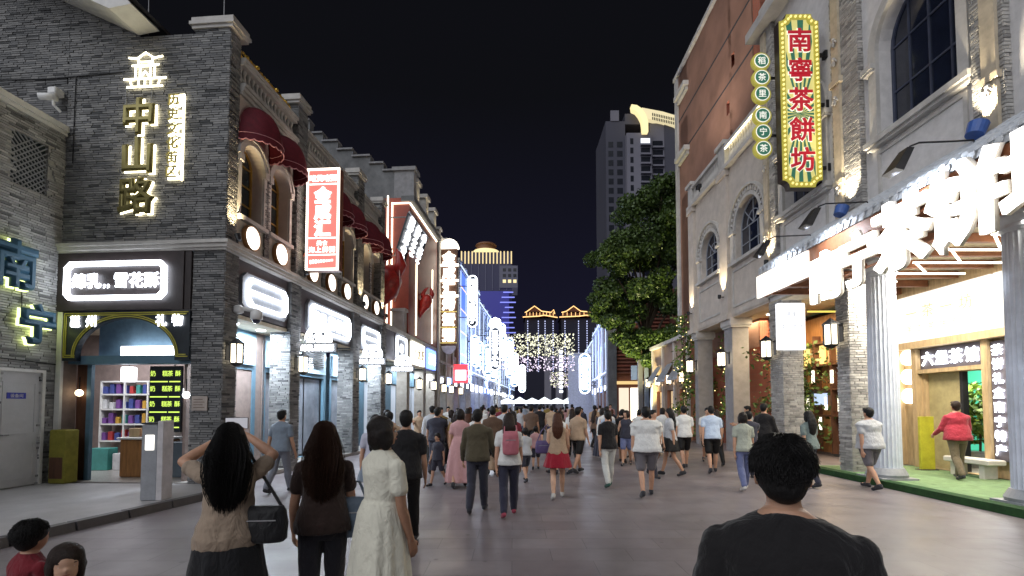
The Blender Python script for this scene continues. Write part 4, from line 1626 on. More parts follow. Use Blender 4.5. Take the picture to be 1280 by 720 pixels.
# lower piers in the same pale brick
for a, b, w in ((11.76, 12.22, 0.5), (14.70, 15.42, 0.62)):
    bm_.bricks(PE(a), 0.0, w, 0.1, 5.0, 0.24, 0.065)
    bm_.bricks(PR(0.0), a, b, 0.1, 5.0, 0.24, 0.065)
bm_.build('brick_facing', PALEB, tb, kind='stuff')
for a, b in ((7.72, 8.28), (11.02, 11.98), (14.72, 15.42)):
    m = MB(tb)
    m.box(-0.08, 0.02, a + 0.03, b - 0.0, 5.2, 13.9)
    m.build('pilaster_core', MORTAR_P, tb)
    m = MB(tb)
    c = b - 0.26 if b > 9 else a + 0.2
    m.box(-0.17, -0.09, c - 0.13, c + 0.13, 6.3, 13.8)
    m.box(-0.20, -0.09, c - 0.17, c + 0.17, 7.2, 7.32)
    m.box(-0.22, -0.09, c - 0.19, c + 0.19, 9.75, 9.9)
    m.build('pilaster_shaft', pm('warm_stone%d' % int(a), (0.55, 0.47, 0.35), 0.7, dirt=0.3), tb)
    for z in (7.0, 9.3, 10.3, 10.8):
        m = MB(tb)
        for s in (-1, 1):
            m.tube([(-0.2, c + s * (0.03 + 0.07 * math.cos(k / 10 * 5.2)) * (1 - k / 18), z + 0.10 * math.sin(k / 10 * 5.2) * (1 - k / 18)) for k in range(11)], 0.02, 5)
        m.ball((-0.2, c, z + 0.13), 0.045, 8, 6)
        m.build('scroll', STONE, tb, smooth=True)
for a, b, w in ((11.76, 12.22, 0.5), (14.70, 15.42, 0.62)):
    m = MB(tb)
    m.box(0.022, w, a + 0.022, b, 0.0, 5.0)
    m.build('pier_core', MORTAR_P, tb)
m = MB(tb)
m.box(-0.25, 2.0, 15.30, 15.6, 11.9, 12.05)
m.box(-0.45, 2.0, 3.0, 15.7, 13.9, 14.2)
m.build('roof_cornice', STONE, tb)
m = MB(tb)
m.box(0.0, 2.6, 3.0, 15.42, 4.98, 5.05)
m.build('arcade_ceiling', CEIL, tb)
# fluted columns
BLUEST = pm('blue_grey_stone', (0.58, 0.62, 0.70), 0.5, var=0.08)
for i, (x, y, r) in enumerate(((0.02, 10.72, 0.29), (0.22, 7.85, 0.28))):
    t = thing('fluted_column', ['fluted stone column beside the pale brick pier', 'fluted stone column at the right edge of the photo'][i], 'column', F_R, (x, y, 0), 'fluted columns under the canopy')
    m = MB(t)
    m.box(x - r * 1.35, x + r * 1.35, y - r * 1.35, y + r * 1.35, 0.0, 0.16)
    m.lathe(x, y, [(r * 1.3, 0.16), (r * 1.35, 0.22), (r * 1.2, 0.30), (r * 1.08, 0.36)], 28)
    m.build('base', GREYP, t)
    m = MB(t)
    m.lathe(x, y, [(r, 0.36), (r * 0.99, 2.0), (r * 0.93, 4.6)], 96, 24, 0.02)
    m.build('shaft', BLUEST, t)
    m = MB(t)
    m.lathe(x, y, [(r * 0.96, 4.6), (r * 1.1, 4.66), (r * 1.05, 4.72), (r * 1.3, 4.82), (r * 1.35, 4.9)], 28)
    m.box(x - r * 1.4, x + r * 1.4, y - r * 1.4, y + r * 1.4, 4.9, 4.98)
    m.build('capital', BLUEST, t)

# canopy with tiles
cp = thing('tiled_canopy', 'blue-lit white tiled canopy with brown beams over the tea shop', 'canopy', F_R, (-0.6, 9, 5.2))
S0, S1 = 3.4, 13.7
m = MB(cp)
m.add([(0.0, S0, 6.42), (-1.2, S0, 5.60), (-1.2, S1, 5.60), (0.0, S1, 6.42), (0.0, S0, 6.30), (-1.2, S0, 5.48), (-1.2, S1, 5.48), (0.0, S1, 6.30)],
      [(0, 1, 2, 3), (4, 7, 6, 5), (0, 4, 5, 1), (1, 5, 6, 2), (2, 6, 7, 3)])
m.build('roof_deck', TILE, cp)
tile = MB()
for k in range(4):
    x0, x1 = -k * 0.30, -(k + 1) * 0.30 - 0.03
    z0, z1 = 6.44 - k * 0.205, 6.44 - (k + 1) * 0.205 - 0.02
    n = 7
    vs = []
    for xx, zz, rr in ((x0, z0, 0.058), (x1, z1, 0.068)):
        for j in range(n):
            a = PI * j / (n - 1)
            vs.append((xx, rr * math.cos(a), zz + rr * math.sin(a)))
    tile.add(vs, [(j, j + 1, n + j + 1, n + j) for j in range(n - 1)] + [tuple(range(n, 2 * n))])
tile_me = bpy.data.meshes.new('roof_tile')
tile_me.from_pydata(tile.v, [], tile.f)
tile_me.materials.append(TILE)
nt_ = int((S1 - S0) / 0.21)
b = BASE[cp.name]
for k in range(nt_):
    o = bpy.data.objects.new('roof_tile', tile_me)
    C.objects.link(o)
    o.parent = cp
    o.location = (-b[0], S0 + (k + 0.5) * 0.21 - b[1], -b[2] + random.uniform(-0.006, 0.006))
    o.rotation_euler = (0, 0, random.uniform(-0.012, 0.012))
drip = MB()
drip.prism(PR(-1.215), [(-0.05, 5.60), (0.05, 5.60), (0.055, 5.54), (0.0, 5.46), (-0.055, 5.54)], 0, 0.02)
drip_me = bpy.data.meshes.new('drip_tile')
drip_me.from_pydata(drip.v, [], drip.f)
drip_me.materials.append(TILE)
for k in range(nt_ - 1):
    o = bpy.data.objects.new('drip_tile', drip_me)
    C.objects.link(o)
    o.parent = cp
    o.location = (-b[0], S0 + (k + 1) * 0.21 - b[1], -b[2])
m = MB(cp)
m.box(-1.19, -1.10, S0, S1, 5.02, 5.46)
m.build('fascia_board', BEAM, cp)
m = MB(cp)
m.box(-1.08, 0.0, S0, S1, 5.10, 5.14)
m.build('soffit', WOODD, cp)
for k in range(12):
    y = S0 + 0.4 + k * 0.85
    m = MB(cp)
    m.box(-1.09, 2.45, y, y + 0.10, 4.80, 4.97)
    m.build('beam', BEAM, cp)
m = MB(cp)
m.box(-1.09, -0.98, S0, S1, 4.84, 5.01)
m.build('edge_beam', BEAM, cp)
LED = em('soffit_led', (1.0, 0.88, 0.68), 9)
for k in range(5):
    y = 7.4 + k * 0.85
    for (xa, ya, xb, yb) in ((0.3, y, 2.2, y + 0.02), (0.4, y + 0.05, 1.2, y + 0.75)):
        m = MB(cp)
        m.tube([(xa, ya + 0.2, 4.78), (xb, yb + 0.2, 4.78)], 0.022, 6)
        m.build('led_strip', LED, cp)
# big lit characters standing on the eave
bs = thing('canopy_characters', 'huge glowing white brush characters along the eave of the tiled canopy', 'sign', F_R, (-1.35, 8.5, 4.0))
E_BIG = em('lit_big_characters', (1.0, 0.95, 0.87), 7.5)
SIDEW = pm('character_side', (0.7, 0.66, 0.6), 0.5)
for ch, y, z, s, tl in (('南', 10.52, 4.60, 1.20, 0.05), ('宁', 9.50, 4.68, 1.20, -0.04), ('茶', 8.42, 4.80, 1.38, 0.03), ('饼', 7.22, 4.82, 1.38, -0.03), ('坊', 6.0, 4.85, 1.38, 0.03)):
    glyph(bs, ch, (-1.36, y, z), 'R', s * 0.94, E_BIG, 0.030, 0.035)
    glyph(bs, ch, (-1.30, y, z), 'R', s * 0.94, SIDEW, 0.036, 0.035, name='character_back')
m = MB(bs)
for z in (4.45, 5.05):
    m.box(-1.245, -1.205, 4.0, 11.3, z, z + 0.04)
m.build('steel_frame', BEAM, bs)
wb = thing('eave_glare_board', 'plain board glowing as white glare under the far end of the canopy eave', 'sign', F_R, (-1.2, 12.4, 4.75))  # white glare at the fascia end, built as an emissive board
m = MB(wb)
m.box(-1.27, -1.20, 11.3, 13.68, 4.80, 5.42)
m.build('diffuser', em('board_glare', (1.0, 0.94, 0.84), 2.2), wb)
pb = thing('pier_banner', 'white glowing banner box with faint lettering on the third pier', 'sign', F_R, (0.2, 14.6, 3.5))
m = MB(pb)
m.bbox(-0.22, 0.60, 14.50, 14.66, 3.42, 4.85, 0.02)
m.build('diffuser', em('lit_banner', (0.93, 0.95, 1.0), 1.9), pb)
for k, tx in enumerate(('茶里', '南宁茶饼', '开业')):
    line_text(pb, tx, PE(14.495), 0.19, 4.5 - k * 0.38, 0.0, 'E', 0.15, pm('pale_print%d' % k, (0.3, 0.36, 0.5), 0.6), 0.17, off=0.0, ext=0.003)

# gooseneck sign lamps
for i, y in enumerate((7.84, 10.27, 12.3)):
    t = thing('gooseneck_lamp', ['black gooseneck floodlight on the canopy, nearest the camera', 'black gooseneck floodlight in the middle of the canopy', 'black gooseneck floodlight at the far end of the canopy'][i], 'floodlight', F_R, (-0.5, y, 6.05), 'gooseneck floodlights on the canopy')
    m = MB(t)
    m.tube([(-0.5, y, 6.08), (-0.55, y, 6.16), (-0.9, y, 6.14), (-1.45, y, 6.12), (-1.6, y, 6.06), (-1.66, y, 5.98)], 0.016, 8)
    m.build('arm', BLACK, t)
    m = MB(t)
    m.add([(-1.72, y - 0.09, 6.0), (-1.60, y - 0.09, 6.0), (-1.60, y + 0.09, 6.0), (-1.72, y + 0.09, 6.0), (-1.98, y - 0.15, 5.62), (-1.84, y - 0.15, 5.58), (-1.84, y + 0.15, 5.58), (-1.98, y + 0.15, 5.62)],
          [(0, 1, 2, 3), (4, 7, 6, 5), (0, 4, 5, 1), (1, 5, 6, 2), (2, 6, 7, 3), (3, 7, 4, 0)])
    m.build('lamp_head', BLACK, t)
    light('SPOT', 'flood_lamp', t, (-1.93, y, 5.56), 130, (0.80, 0.88, 1.0), 0.06, (0, R(-62), 0), 120, 0.9)
for i, (y, z) in enumerate(((7.95, 6.42), (11.35, 6.42))):
    t = thing('blue_spotlight', ['round blue spotlight on the tiles by the near brick pilaster', 'round blue spotlight on the tiles by the middle pilaster'][i], 'floodlight', F_R, (-0.35, y, 6.25), 'blue spotlights on the canopy tiles')
    m = MB(t)
    m.tube([(-0.42, y, 6.30), (-0.34, y, 6.50)], [0.13, 0.15], 16)
    m.build('housing', pm('spot_blue%d' % i, (0.05, 0.12, 0.38), 0.35), t, smooth=False)
    light('SPOT', 'uplight_lamp', t, (-0.30, y, 6.56), 170, (1.0, 0.86, 0.62), 0.04, (PI, R(8), 0), 80, 0.9)
for i, (y, z, x, e) in enumerate(((15.0, 6.3, -0.3, 150), (18.5, 6.0, -0.3, 150), (21.85, 6.0, -0.3, 110))):
    t = thing('pilaster_uplight', ['small black uplight at the pilaster between the two right buildings', 'small black uplight between the two arched cream windows', 'small black uplight at the far cream pilaster'][i], 'floodlight', F_R, (x, y, z), 'uplights on the right pilasters')
    m = MB(t)
    m.tube([(0.0, y, z - 0.06), (x + 0.05, y, z - 0.06)], 0.02, 6)
    m.tube([(x, y, z - 0.12), (x + 0.02, y, z + 0.02)], [0.055, 0.07], 10)
    m.build('housing', BLACK, t)
    light('SPOT', 'uplight_lamp', t, (x + 0.02, y, z + 0.05), e, (1.0, 0.82, 0.52), 0.04, (PI, R(9), 0), 70, 0.9)

# ------------------------------------------------------------------ tall vertical sign
vs_ = thing('tall_tea_sign', 'tall yellow and green sunburst sign with red characters and bulb border', 'sign', F_R, (-0.7, 12.3, 7.4))
VP = PE(12.3)


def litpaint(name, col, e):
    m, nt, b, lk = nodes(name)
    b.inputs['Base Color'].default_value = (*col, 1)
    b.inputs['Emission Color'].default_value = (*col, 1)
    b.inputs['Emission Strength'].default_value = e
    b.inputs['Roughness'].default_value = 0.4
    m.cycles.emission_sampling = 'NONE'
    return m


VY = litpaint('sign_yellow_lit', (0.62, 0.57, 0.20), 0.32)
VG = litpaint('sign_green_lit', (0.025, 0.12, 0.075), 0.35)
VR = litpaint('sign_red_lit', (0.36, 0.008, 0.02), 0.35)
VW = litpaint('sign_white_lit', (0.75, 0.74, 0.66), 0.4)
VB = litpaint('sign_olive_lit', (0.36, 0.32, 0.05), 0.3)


def notched(u0, u1, z0, z1, n):
    def cor(cx, cz, a0):
        return [(cx + n * math.cos(a0 + k * PI / 8), cz + n * math.sin(a0 + k * PI / 8)) for k in (0, 1, 2, 3, 4)]
    pts = []
    pts += cor(u0, z0, 0)[::-1]
    pts += cor(u1, z0, PI / 2)[::-1]
    pts += cor(u1, z1, PI)[::-1]
    pts += cor(u0, z1, 1.5 * PI)[::-1]
    return pts


u0, u1, z0, z1 = -1.27, -0.22, 7.38, 12.05
m = MB(vs_)
m.prism(VP, notched(u0, u1, z0, z1, 0.20), -0.16, 0.06)
m.build('case', pm('sign_case_dark', (0.05, 0.035, 0.03), 0.4), vs_)
m = MB(vs_)
m.ring(VP, notched(u0 + 0.01, u1 - 0.01, z0 + 0.01, z1 - 0.01, 0.19), notched(u0 + 0.15, u1 - 0.15, z0 + 0.15, z1 - 0.15, 0.17), 0.06, 0.085)
m.build('border', VB, vs_)
m = MB(vs_)
m.prism(VP, notched(u0 + 0.15, u1 - 0.15, z0 + 0.15, z1 - 0.15, 0.17), 0.06, 0.066)
m.build('yellow_face', VY, vs_)
m = MB(vs_)
ui0, ui1, zi0, zi1 = u0 + 0.18, u1 - 0.18, z0 + 0.32, z1 - 0.32
cu, cz = (u0 + u1) / 2, 9.35


def raypt(a):
    dx, dz = math.cos(a), math.sin(a)
    t = 99
    if dx > 1e-6: t = min(t, (ui1 - cu) / dx)
    if dx < -1e-6: t = min(t, (ui0 - cu) / dx)
    if dz > 1e-6: t = min(t, (z1 - 0.16 - cz) / dz)
    if dz < -1e-6: t = min(t, (z0 + 0.16 - cz) / dz)
    return (cu + dx * t, cz + dz * t)


def rays(angles):
    for a0, a1 in angles:
        m.prism(VP, [(cu, cz), raypt(a0), raypt(a1)], 0.066, 0.070)


an = []
for base in (PI / 2, -PI / 2):
    for k in (-0.30, -0.175, -0.05, 0.075, 0.20):
        an.append((base + k, base + k + 0.062))
for base in (0, PI):
    for k in (-0.95, -0.62, -0.3, 0.0, 0.3, 0.62, 0.95):
        an.append((base + k - 0.085, base + k + 0.085))
rays(an)
m.build('green_ray', VG, vs_)
# bulbs round the border
per = notched(u0 + 0.08, u1 - 0.08, z0 + 0.08, z1 - 0.08, 0.18)
pts = []
seg = list(zip(per, per[1:] + per[:1]))
carry = 0.0
for a, c in seg:
    ln = math.hypot(c[0] - a[0], c[1] - a[1])
    q = carry
    while q < ln:
        pts.append((a[0] + (c[0] - a[0]) * q / ln, a[1] + (c[1] - a[1]) * q / ln))
        q += 0.125
    carry = q - ln
bulb = MB()
bulb.ball((0, 0, 0), 0.034, 8, 6)
bulb_me = bpy.data.meshes.new('bulb')
bulb_me.from_pydata(bulb.v, [], bulb.f)
bulb_me.materials.append(litpaint('bulb_glass', (0.75, 0.62, 0.22), 0.6))
balusters(vs_, [VP(u, z, 0.10) for u, z in pts], bulb_me, 'bulb')
for i, ch in enumerate('南寧茶餅坊'):
    z = 11.32 - i * 0.80
    glyph(vs_, ch, VP(cu, z, 0.085), 'E', 0.66, VW, 0.05, 0.012, name='white_outline')
    glyph(vs_, ch, VP(cu, z, 0.10), 'E', 0.66, VR, 0.022, 0.03)
m = MB(vs_)
for z in (11.0, 9.65, 7.95):
    m.box(-0.22, 0.02, 12.30, 12.36, z - 0.04, z + 0.04)
    m.box(-0.05, 0.02, 12.26, 12.40, z - 0.10, z + 0.10)
m.build('bracket', BLACK, vs_)
ds = thing('disc_sign', 'narrow sign of six green discs on scalloped yellow plates beside the tall sunburst sign', 'sign', F_R, (-1.6, 12.6, 8.3))
DP = PE(12.6)
for i, ch in enumerate('稻茶里南宁茶'):
    z = 11.02 - i * 0.455 - (0.14 if i > 2 else 0)
    m = MB(ds)
    m.plathe(DP, -1.57, z, [(0.25, -0.06), (0.25, 0.03), (0.235, 0.045)], 20)
    o = m.build('disc', VB, ds)
    m = MB(ds)
    m.plathe(DP, -1.57, z, [(0.175, 0.04), (0.175, 0.058), (0.16, 0.06)], 20)
    m.build('green_face', VG, o)
    m = MB(ds)
    m.ring(DP, [(-1.57 + 0.195 * math.cos(2 * PI * k / 20), z + 0.195 * math.sin(2 * PI * k / 20)) for k in range(20)], [(-1.57 + 0.175 * math.cos(2 * PI * k / 20), z + 0.175 * math.sin(2 * PI * k / 20)) for k in range(20)], 0.04, 0.062)
    m.build('white_ring', VW, o)
    glyph(ds, ch, DP(-1.57, z, 0.066), 'E', 0.22, VW, 0.015, 0.004)
m = MB(ds)
for z in (10.6, 9.0):
    m.box(-1.5, -0.2, 12.62, 12.66, z - 0.03, z + 0.03)
m.build('bracket', BLACK, ds)

# ------------------------------------------------------------------ tea shop front under the canopy
sf = thing('tea_shop_facade', 'pale wooden tea shop front with a glowing white sign panel', 'shop front', F_R, (2.5, 11.5, 0))
SP = PR(2.5)
m = MB(sf)
m.wall(SP, 3.4, 13.45, 0.12, 4.98, [(11.75, 0.82, 0.13, 2.55, False)], 0.2)
m.box(2.5, 2.6, 13.35, 13.45, 0.12, 4.98)
m.build('wall', WOODL, sf)
m = MB(sf)
m.pbox(SP, 10.62, 13.30, 3.42, 4.66, 0.02, 0.12)
ws = m.build('sign_panel', em('lit_shop_panel', (1.0, 0.95, 0.87), 1.5), sf)
FAINT = pm('faint_print', (0.85, 0.72, 0.5), 0.6)
E_FAINT = em('faint_print_lit', (1.0, 0.74, 0.42), 0.6, sample=False)
line_text(sf, '一茶一坊', SP, 12.0, 4.18, 0.125, 'R', 0.36, E_FAINT, 0.52, off=0.0, ext=0.004)
line_text(sf, '手工茶饼新鲜', SP, 12.0, 3.76, 0.125, 'R', 0.2, E_FAINT, 0.34, off=0.0, ext=0.004)
m = MB(sf)
m.pbox(SP, 3.4, 10.55, 3.42, 4.66, 0.02, 0.12)
m.build('sign_panel_side', em('lit_shop_panel_side', (1.0, 0.93, 0.82), 1.5), sf)
m = MB(sf)
m.pbox(SP, 3.4, 13.4, 3.22, 3.40, 0.0, 0.28)
m.build('lintel_beam', WOODL, sf)
for y in (13.28, 12.72, 10.80, 8.2):
    m = MB(sf)
    m.pbox(SP, y - 0.07, y + 0.07, 0.12, 3.22, 0.0, 0.16)
    m.build('post', WOODL, sf)
m = MB(sf)
m.pbox(SP, 10.87, 12.65, 2.56, 2.66, 0.0, 0.12)
m.build('transom', WOODL, sf)
m = MB(sf)
m.pbox(SP, 10.88, 12.64, 2.67, 3.20, 0.01, 0.04)
m.build('name_panel', MAUVE, sf)
line_text(sf, '六堡茶馆', SP, 11.78, 2.93, 0.07, 'R', 0.36, E_COOL, 0.40, off=0.03)
for z in (3.02, 2.50, 1.98):
    m = MB(sf)
    m.plathe(SP, 13.0, z, [(0.20, 0.0), (0.20, 0.12), (0.14, 0.14)], 24)
    m.build('disc_lamp', E_WARMW, sf)
m = MB(sf)
m.pbox(SP, 10.34, 10.70, 0.5, 3.15, 0.02, 0.10)
m.build('side_name_panel', MAUVE, sf)
line_text(sf, '茶饼礼盒南宁特产', SP, 10.53, 1.85, 0.13, 'R', 0.25, E_COOL, 0.315, off=0.03, vertical=True)
# doorway: tan sliding door, dark gap, green wall with plants beyond
m = MB(sf)
m.pbox(SP, 11.62, 12.57, 0.14, 2.55, -0.15, -0.10)
m.build('sliding_door', pm('tan_door', (0.40, 0.33, 0.16), 0.5), sf)
m = MB(sf)
m.pbox(SP, 11.56, 11.64, 0.14, 2.55, -0.18, -0.05)
m.build('door_stile', BLACK, sf)
m = MB(sf)
m.pbox(SP, 11.0, 15.5, 0.1, 3.0, -1.9, -1.8)
m.build('inner_screen', em('green_screen', (0.06, 0.42, 0.26), 2.2), sf)  # green wall of the lit room, its light set as emission
m = MB(sf)
m.box(2.7, 4.4, 10.6, 15.5, 0.08, 0.13)
m.build('inner_floor', FLOORIN, sf)
light('AREA', 'tea_room_lamp', sf, (3.4, 12.3, 2.9), 70, (1.0, 0.95, 0.82), 0.8, (0, 0, 0))
light('AREA', 'canopy_lamp', sf, (0.6, 9.6, 4.72), 260, (1.0, 0.93, 0.8), 1.2, (0, 0, 0), sy=4.5)

def leaf_cloud(n, c, rad, size, rng, shape=None, flat=0.0):
    """n leaf faces spread through an ellipsoid: numpy verts and quads"""
    rs = np.random.RandomState(rng)
    d = rs.normal(size=(n, 3))
    d /= np.linalg.norm(d, axis=1)[:, None]
    r = rs.rand(n) ** 0.45
    p = d * r[:, None] * np.array(rad) + np.array(c)
    return leaf_quads(p, size, rs)


def leaf_quads(p, size, rs):
    n = len(p)
    a = rs.normal(size=(n, 3))
    a[:, 2] -= 0.3
    a /= np.linalg.norm(a, axis=1)[:, None]
    b = rs.normal(size=(n, 3))
    b -= a * (a * b).sum(1)[:, None]
    b /= np.linalg.norm(b, axis=1)[:, None]
    L_ = (size * rs.uniform(0.6, 1.4, n))[:, None]
    w = L_ * 0.32
    v = np.stack([p - a * L_ * 0.5, p + b * w, p + a * L_ * 0.5, p - b * w], 1).reshape(-1, 3)
    return v


def leaf_object(name, parent, v, mat):
    n = len(v) // 4
    b = np.array(BASE.get(parent.name, (0, 0, 0)))
    me = bpy.data.meshes.new(name)
    me.vertices.add(len(v))
    me.vertices.foreach_set('co', (v - b).astype(np.float32).ravel())
    me.loops.add(n * 4)
    me.loops.foreach_set('vertex_index', np.arange(n * 4, dtype=np.int32))
    me.polygons.add(n)
    me.polygons.foreach_set('loop_start', np.arange(0, n * 4, 4, dtype=np.int32))
    at = me.attributes.new('tint', 'FLOAT', 'FACE')
    at.data.foreach_set('value', np.random.RandomState(n).rand(n).astype(np.float32))
    me.update(calc_edges=True)
    me.materials.append(mat)
    o = bpy.data.objects.new(name, me)
    C.objects.link(o)
    o.parent = parent
    return o


def leafmat(name, dark, light):
    m, nt, b, lk = nodes(name)
    at = nt.nodes.new('ShaderNodeAttribute')
    at.attribute_name = 'tint'
    rp = nt.nodes.new('ShaderNodeValToRGB')
    rp.color_ramp.elements[0].color = (*dark, 1)
    rp.color_ramp.elements[1].color = (*light, 1)
    lk.new(at.outputs['Fac'], rp.inputs['Fac'])
    lk.new(rp.outputs['Color'], b.inputs['Base Color'])
    b.inputs['Roughness'].default_value = 0.5
    b.inputs['Transmission Weight'].default_value = 0.0
    b.inputs['Subsurface Weight'].default_value = 0.0
    return m


LEAF = leafmat('tree_leaf', (0.022, 0.05, 0.008), (0.085, 0.14, 0.025))
LEAFV = leafmat('vine_leaf', (0.03, 0.08, 0.01), (0.16, 0.25, 0.03))
pp = thing('potted_plant', 'bushy green plant in the lit doorway of the tea shop', 'plant', F_R, (3.7, 12.4, 0.13))
m = MB(pp)
m.lathe(3.7, 12.4, [(0.20, 0.13), (0.26, 0.5), (0.28, 0.55)], 16)
m.build('pot', GREYP, pp)
m = MB(pp)
m.tube([(3.7, 12.4, 0.5), (3.7, 12.35, 1.2), (3.7, 12.45, 1.7)], 0.03, 6)
m.build('stem', WOODD, pp)
leaf_object('foliage', pp, leaf_cloud(900, (3.7, 12.4, 1.55), (0.5, 0.8, 0.85), 0.16, 5), LEAFV)
lantern('small lantern hanging in the tea shop doorway', F_R, (2.9, 11.05, 2.25), -1, 0.9, group=None, e=E_WARMW)
bn = thing('stone_bench', 'pale stone bench beside the tea shop doorway', 'bench', F_R, (2.2, 10.9, 0.1))
m = MB(bn)
m.bbox(1.95, 2.35, 10.4, 11.5, 0.42, 0.54, 0.02)
m.build('seat', STONE, bn)
for y in (10.55, 11.25):
    m = MB(bn)
    m.bbox(2.0, 2.3, y, y + 0.12, 0.11, 0.42, 0.01)
    m.build('leg', STONE, bn)
ys = thing('yellow_board', 'yellow standing board by the tea shop door', 'board', F_R, (2.0, 12.1, 0.1))
m = MB(ys)
m.bbox(1.9, 2.25, 12.05, 12.12, 0.11, 1.45, 0.01)
m.build('panel', YELLOWP, ys)
m = MB(ys)
m.bbox(1.85, 2.3, 12.0, 12.2, 0.105, 0.14, 0.01)
m.build('foot', BLACK, ys)
# green mat in front, with its darker border
m = MB()
m.box(-0.42, 2.5, 3.2, 13.2, 0.0, 0.10)
o = struct('pavement_turf_base', m, GREYP, F_R)
o.name = 'pavement.001'
TURF = pm('green_turf', (0.17, 0.27, 0.13), 0.9, var=0.2, scale=5, bump=0.8, bscale=300)
TURFD = pm('dark_turf_border', (0.02, 0.07, 0.018), 0.9, var=0.3, bump=0.9, bscale=250)
tf = thing('turf_mat', 'pale green turf mat with dark border in front of the tea shop', 'mat', F_R, (1, 8, 0.1))
m = MB(tf)
m.box(-0.20, 2.42, 3.2, 13.0, 0.101, 0.118)
m.build('mat', TURF, tf)
m = MB(tf)
m.box(-0.47, -0.21, 3.2, 13.2, 0.0, 0.135)
m.build('border', TURFD, tf)

# wooden interior seen through the second bay
wi = thing('wood_tea_room', 'warm wooden tea room with lit niches behind the brick piers', 'room', F_R, (2.6, 16, 0))
IP = PR(2.7)
m = MB(wi)
m.pbox(IP, 13.5, 19.5, 0.1, 4.9, -0.1, 0.0)
m.build('wall', WOOD, wi)
for z in (1.35, 2.25, 3.1, 3.9):
    m = MB(wi)
    m.pbox(IP, 14.0, 18.6, z, z + 0.06, 0.0, 0.25)
    m.build('shelf', WOODD, wi)
for y in (14.4, 15.3, 16.2, 17.1, 18.0):
    m = MB(wi)
    m.pbox(IP, y, y + 0.07, 0.1, 4.2, 0.0, 0.26)
    m.build('post', WOODD, wi)
E_AMB = em('amber_box', (1.0, 0.62, 0.2), 2.2)
E_CREAM = em('cream_paper_lamp', (1.0, 0.9, 0.7), 4)
for i in range(6):
    y = 15.45 + i * 0.45
    m = MB(wi)
    m.pbox(IP, y, y + 0.28, 3.2 + 0.0 * (i % 2), 3.85, 0.02, 0.08)
    m.build('lit_niche', E_AMB if i % 2 else WOODL, wi)
for i in range(9):
    y = 15.4 + i * 0.34
    z = (2.75, 1.75, 2.7, 1.8, 1.1)[i % 5]
    m = MB(wi)
    m.pbox(IP, y, y + 0.11, z - 0.22, z + 0.22, 0.26, 0.30)
    m.build('paper_lamp', E_CREAM, wi)
m = MB(wi)
m.pbox(IP, 16.4, 17.1, 1.75, 2.15, 0.27, 0.30)
m.build('screen', E_SCREEN, wi)
m = MB(wi)
m.box(0.5, 2.5, 14.2, 14.24, 4.50, 4.55)
m.build('rail_light', em('yellow_rail', (1.0, 0.8, 0.15), 1.2, sample=False), wi)
light('AREA', 'tea_room_lamp', wi, (1.6, 15.5, 4.8), 110, (1.0, 0.72, 0.4), 0.8, (0, 0, 0), sy=2.5)

# lanterns on the right piers
for i, (x, y) in enumerate(((0.0, 12.0), (0.0, 15.1), (0.0, 18.4), (0.0, 21.75))):
    lantern(['black lantern glowing on the pale brick pier beside the fluted column', 'black lantern glowing on the pier with the white banner', 'black lantern glowing on the grey pier under the cream building', 'black lantern glowing on the farthest cream building pier'][i], F_R, (x, y, 3.5), -1, 1.45)

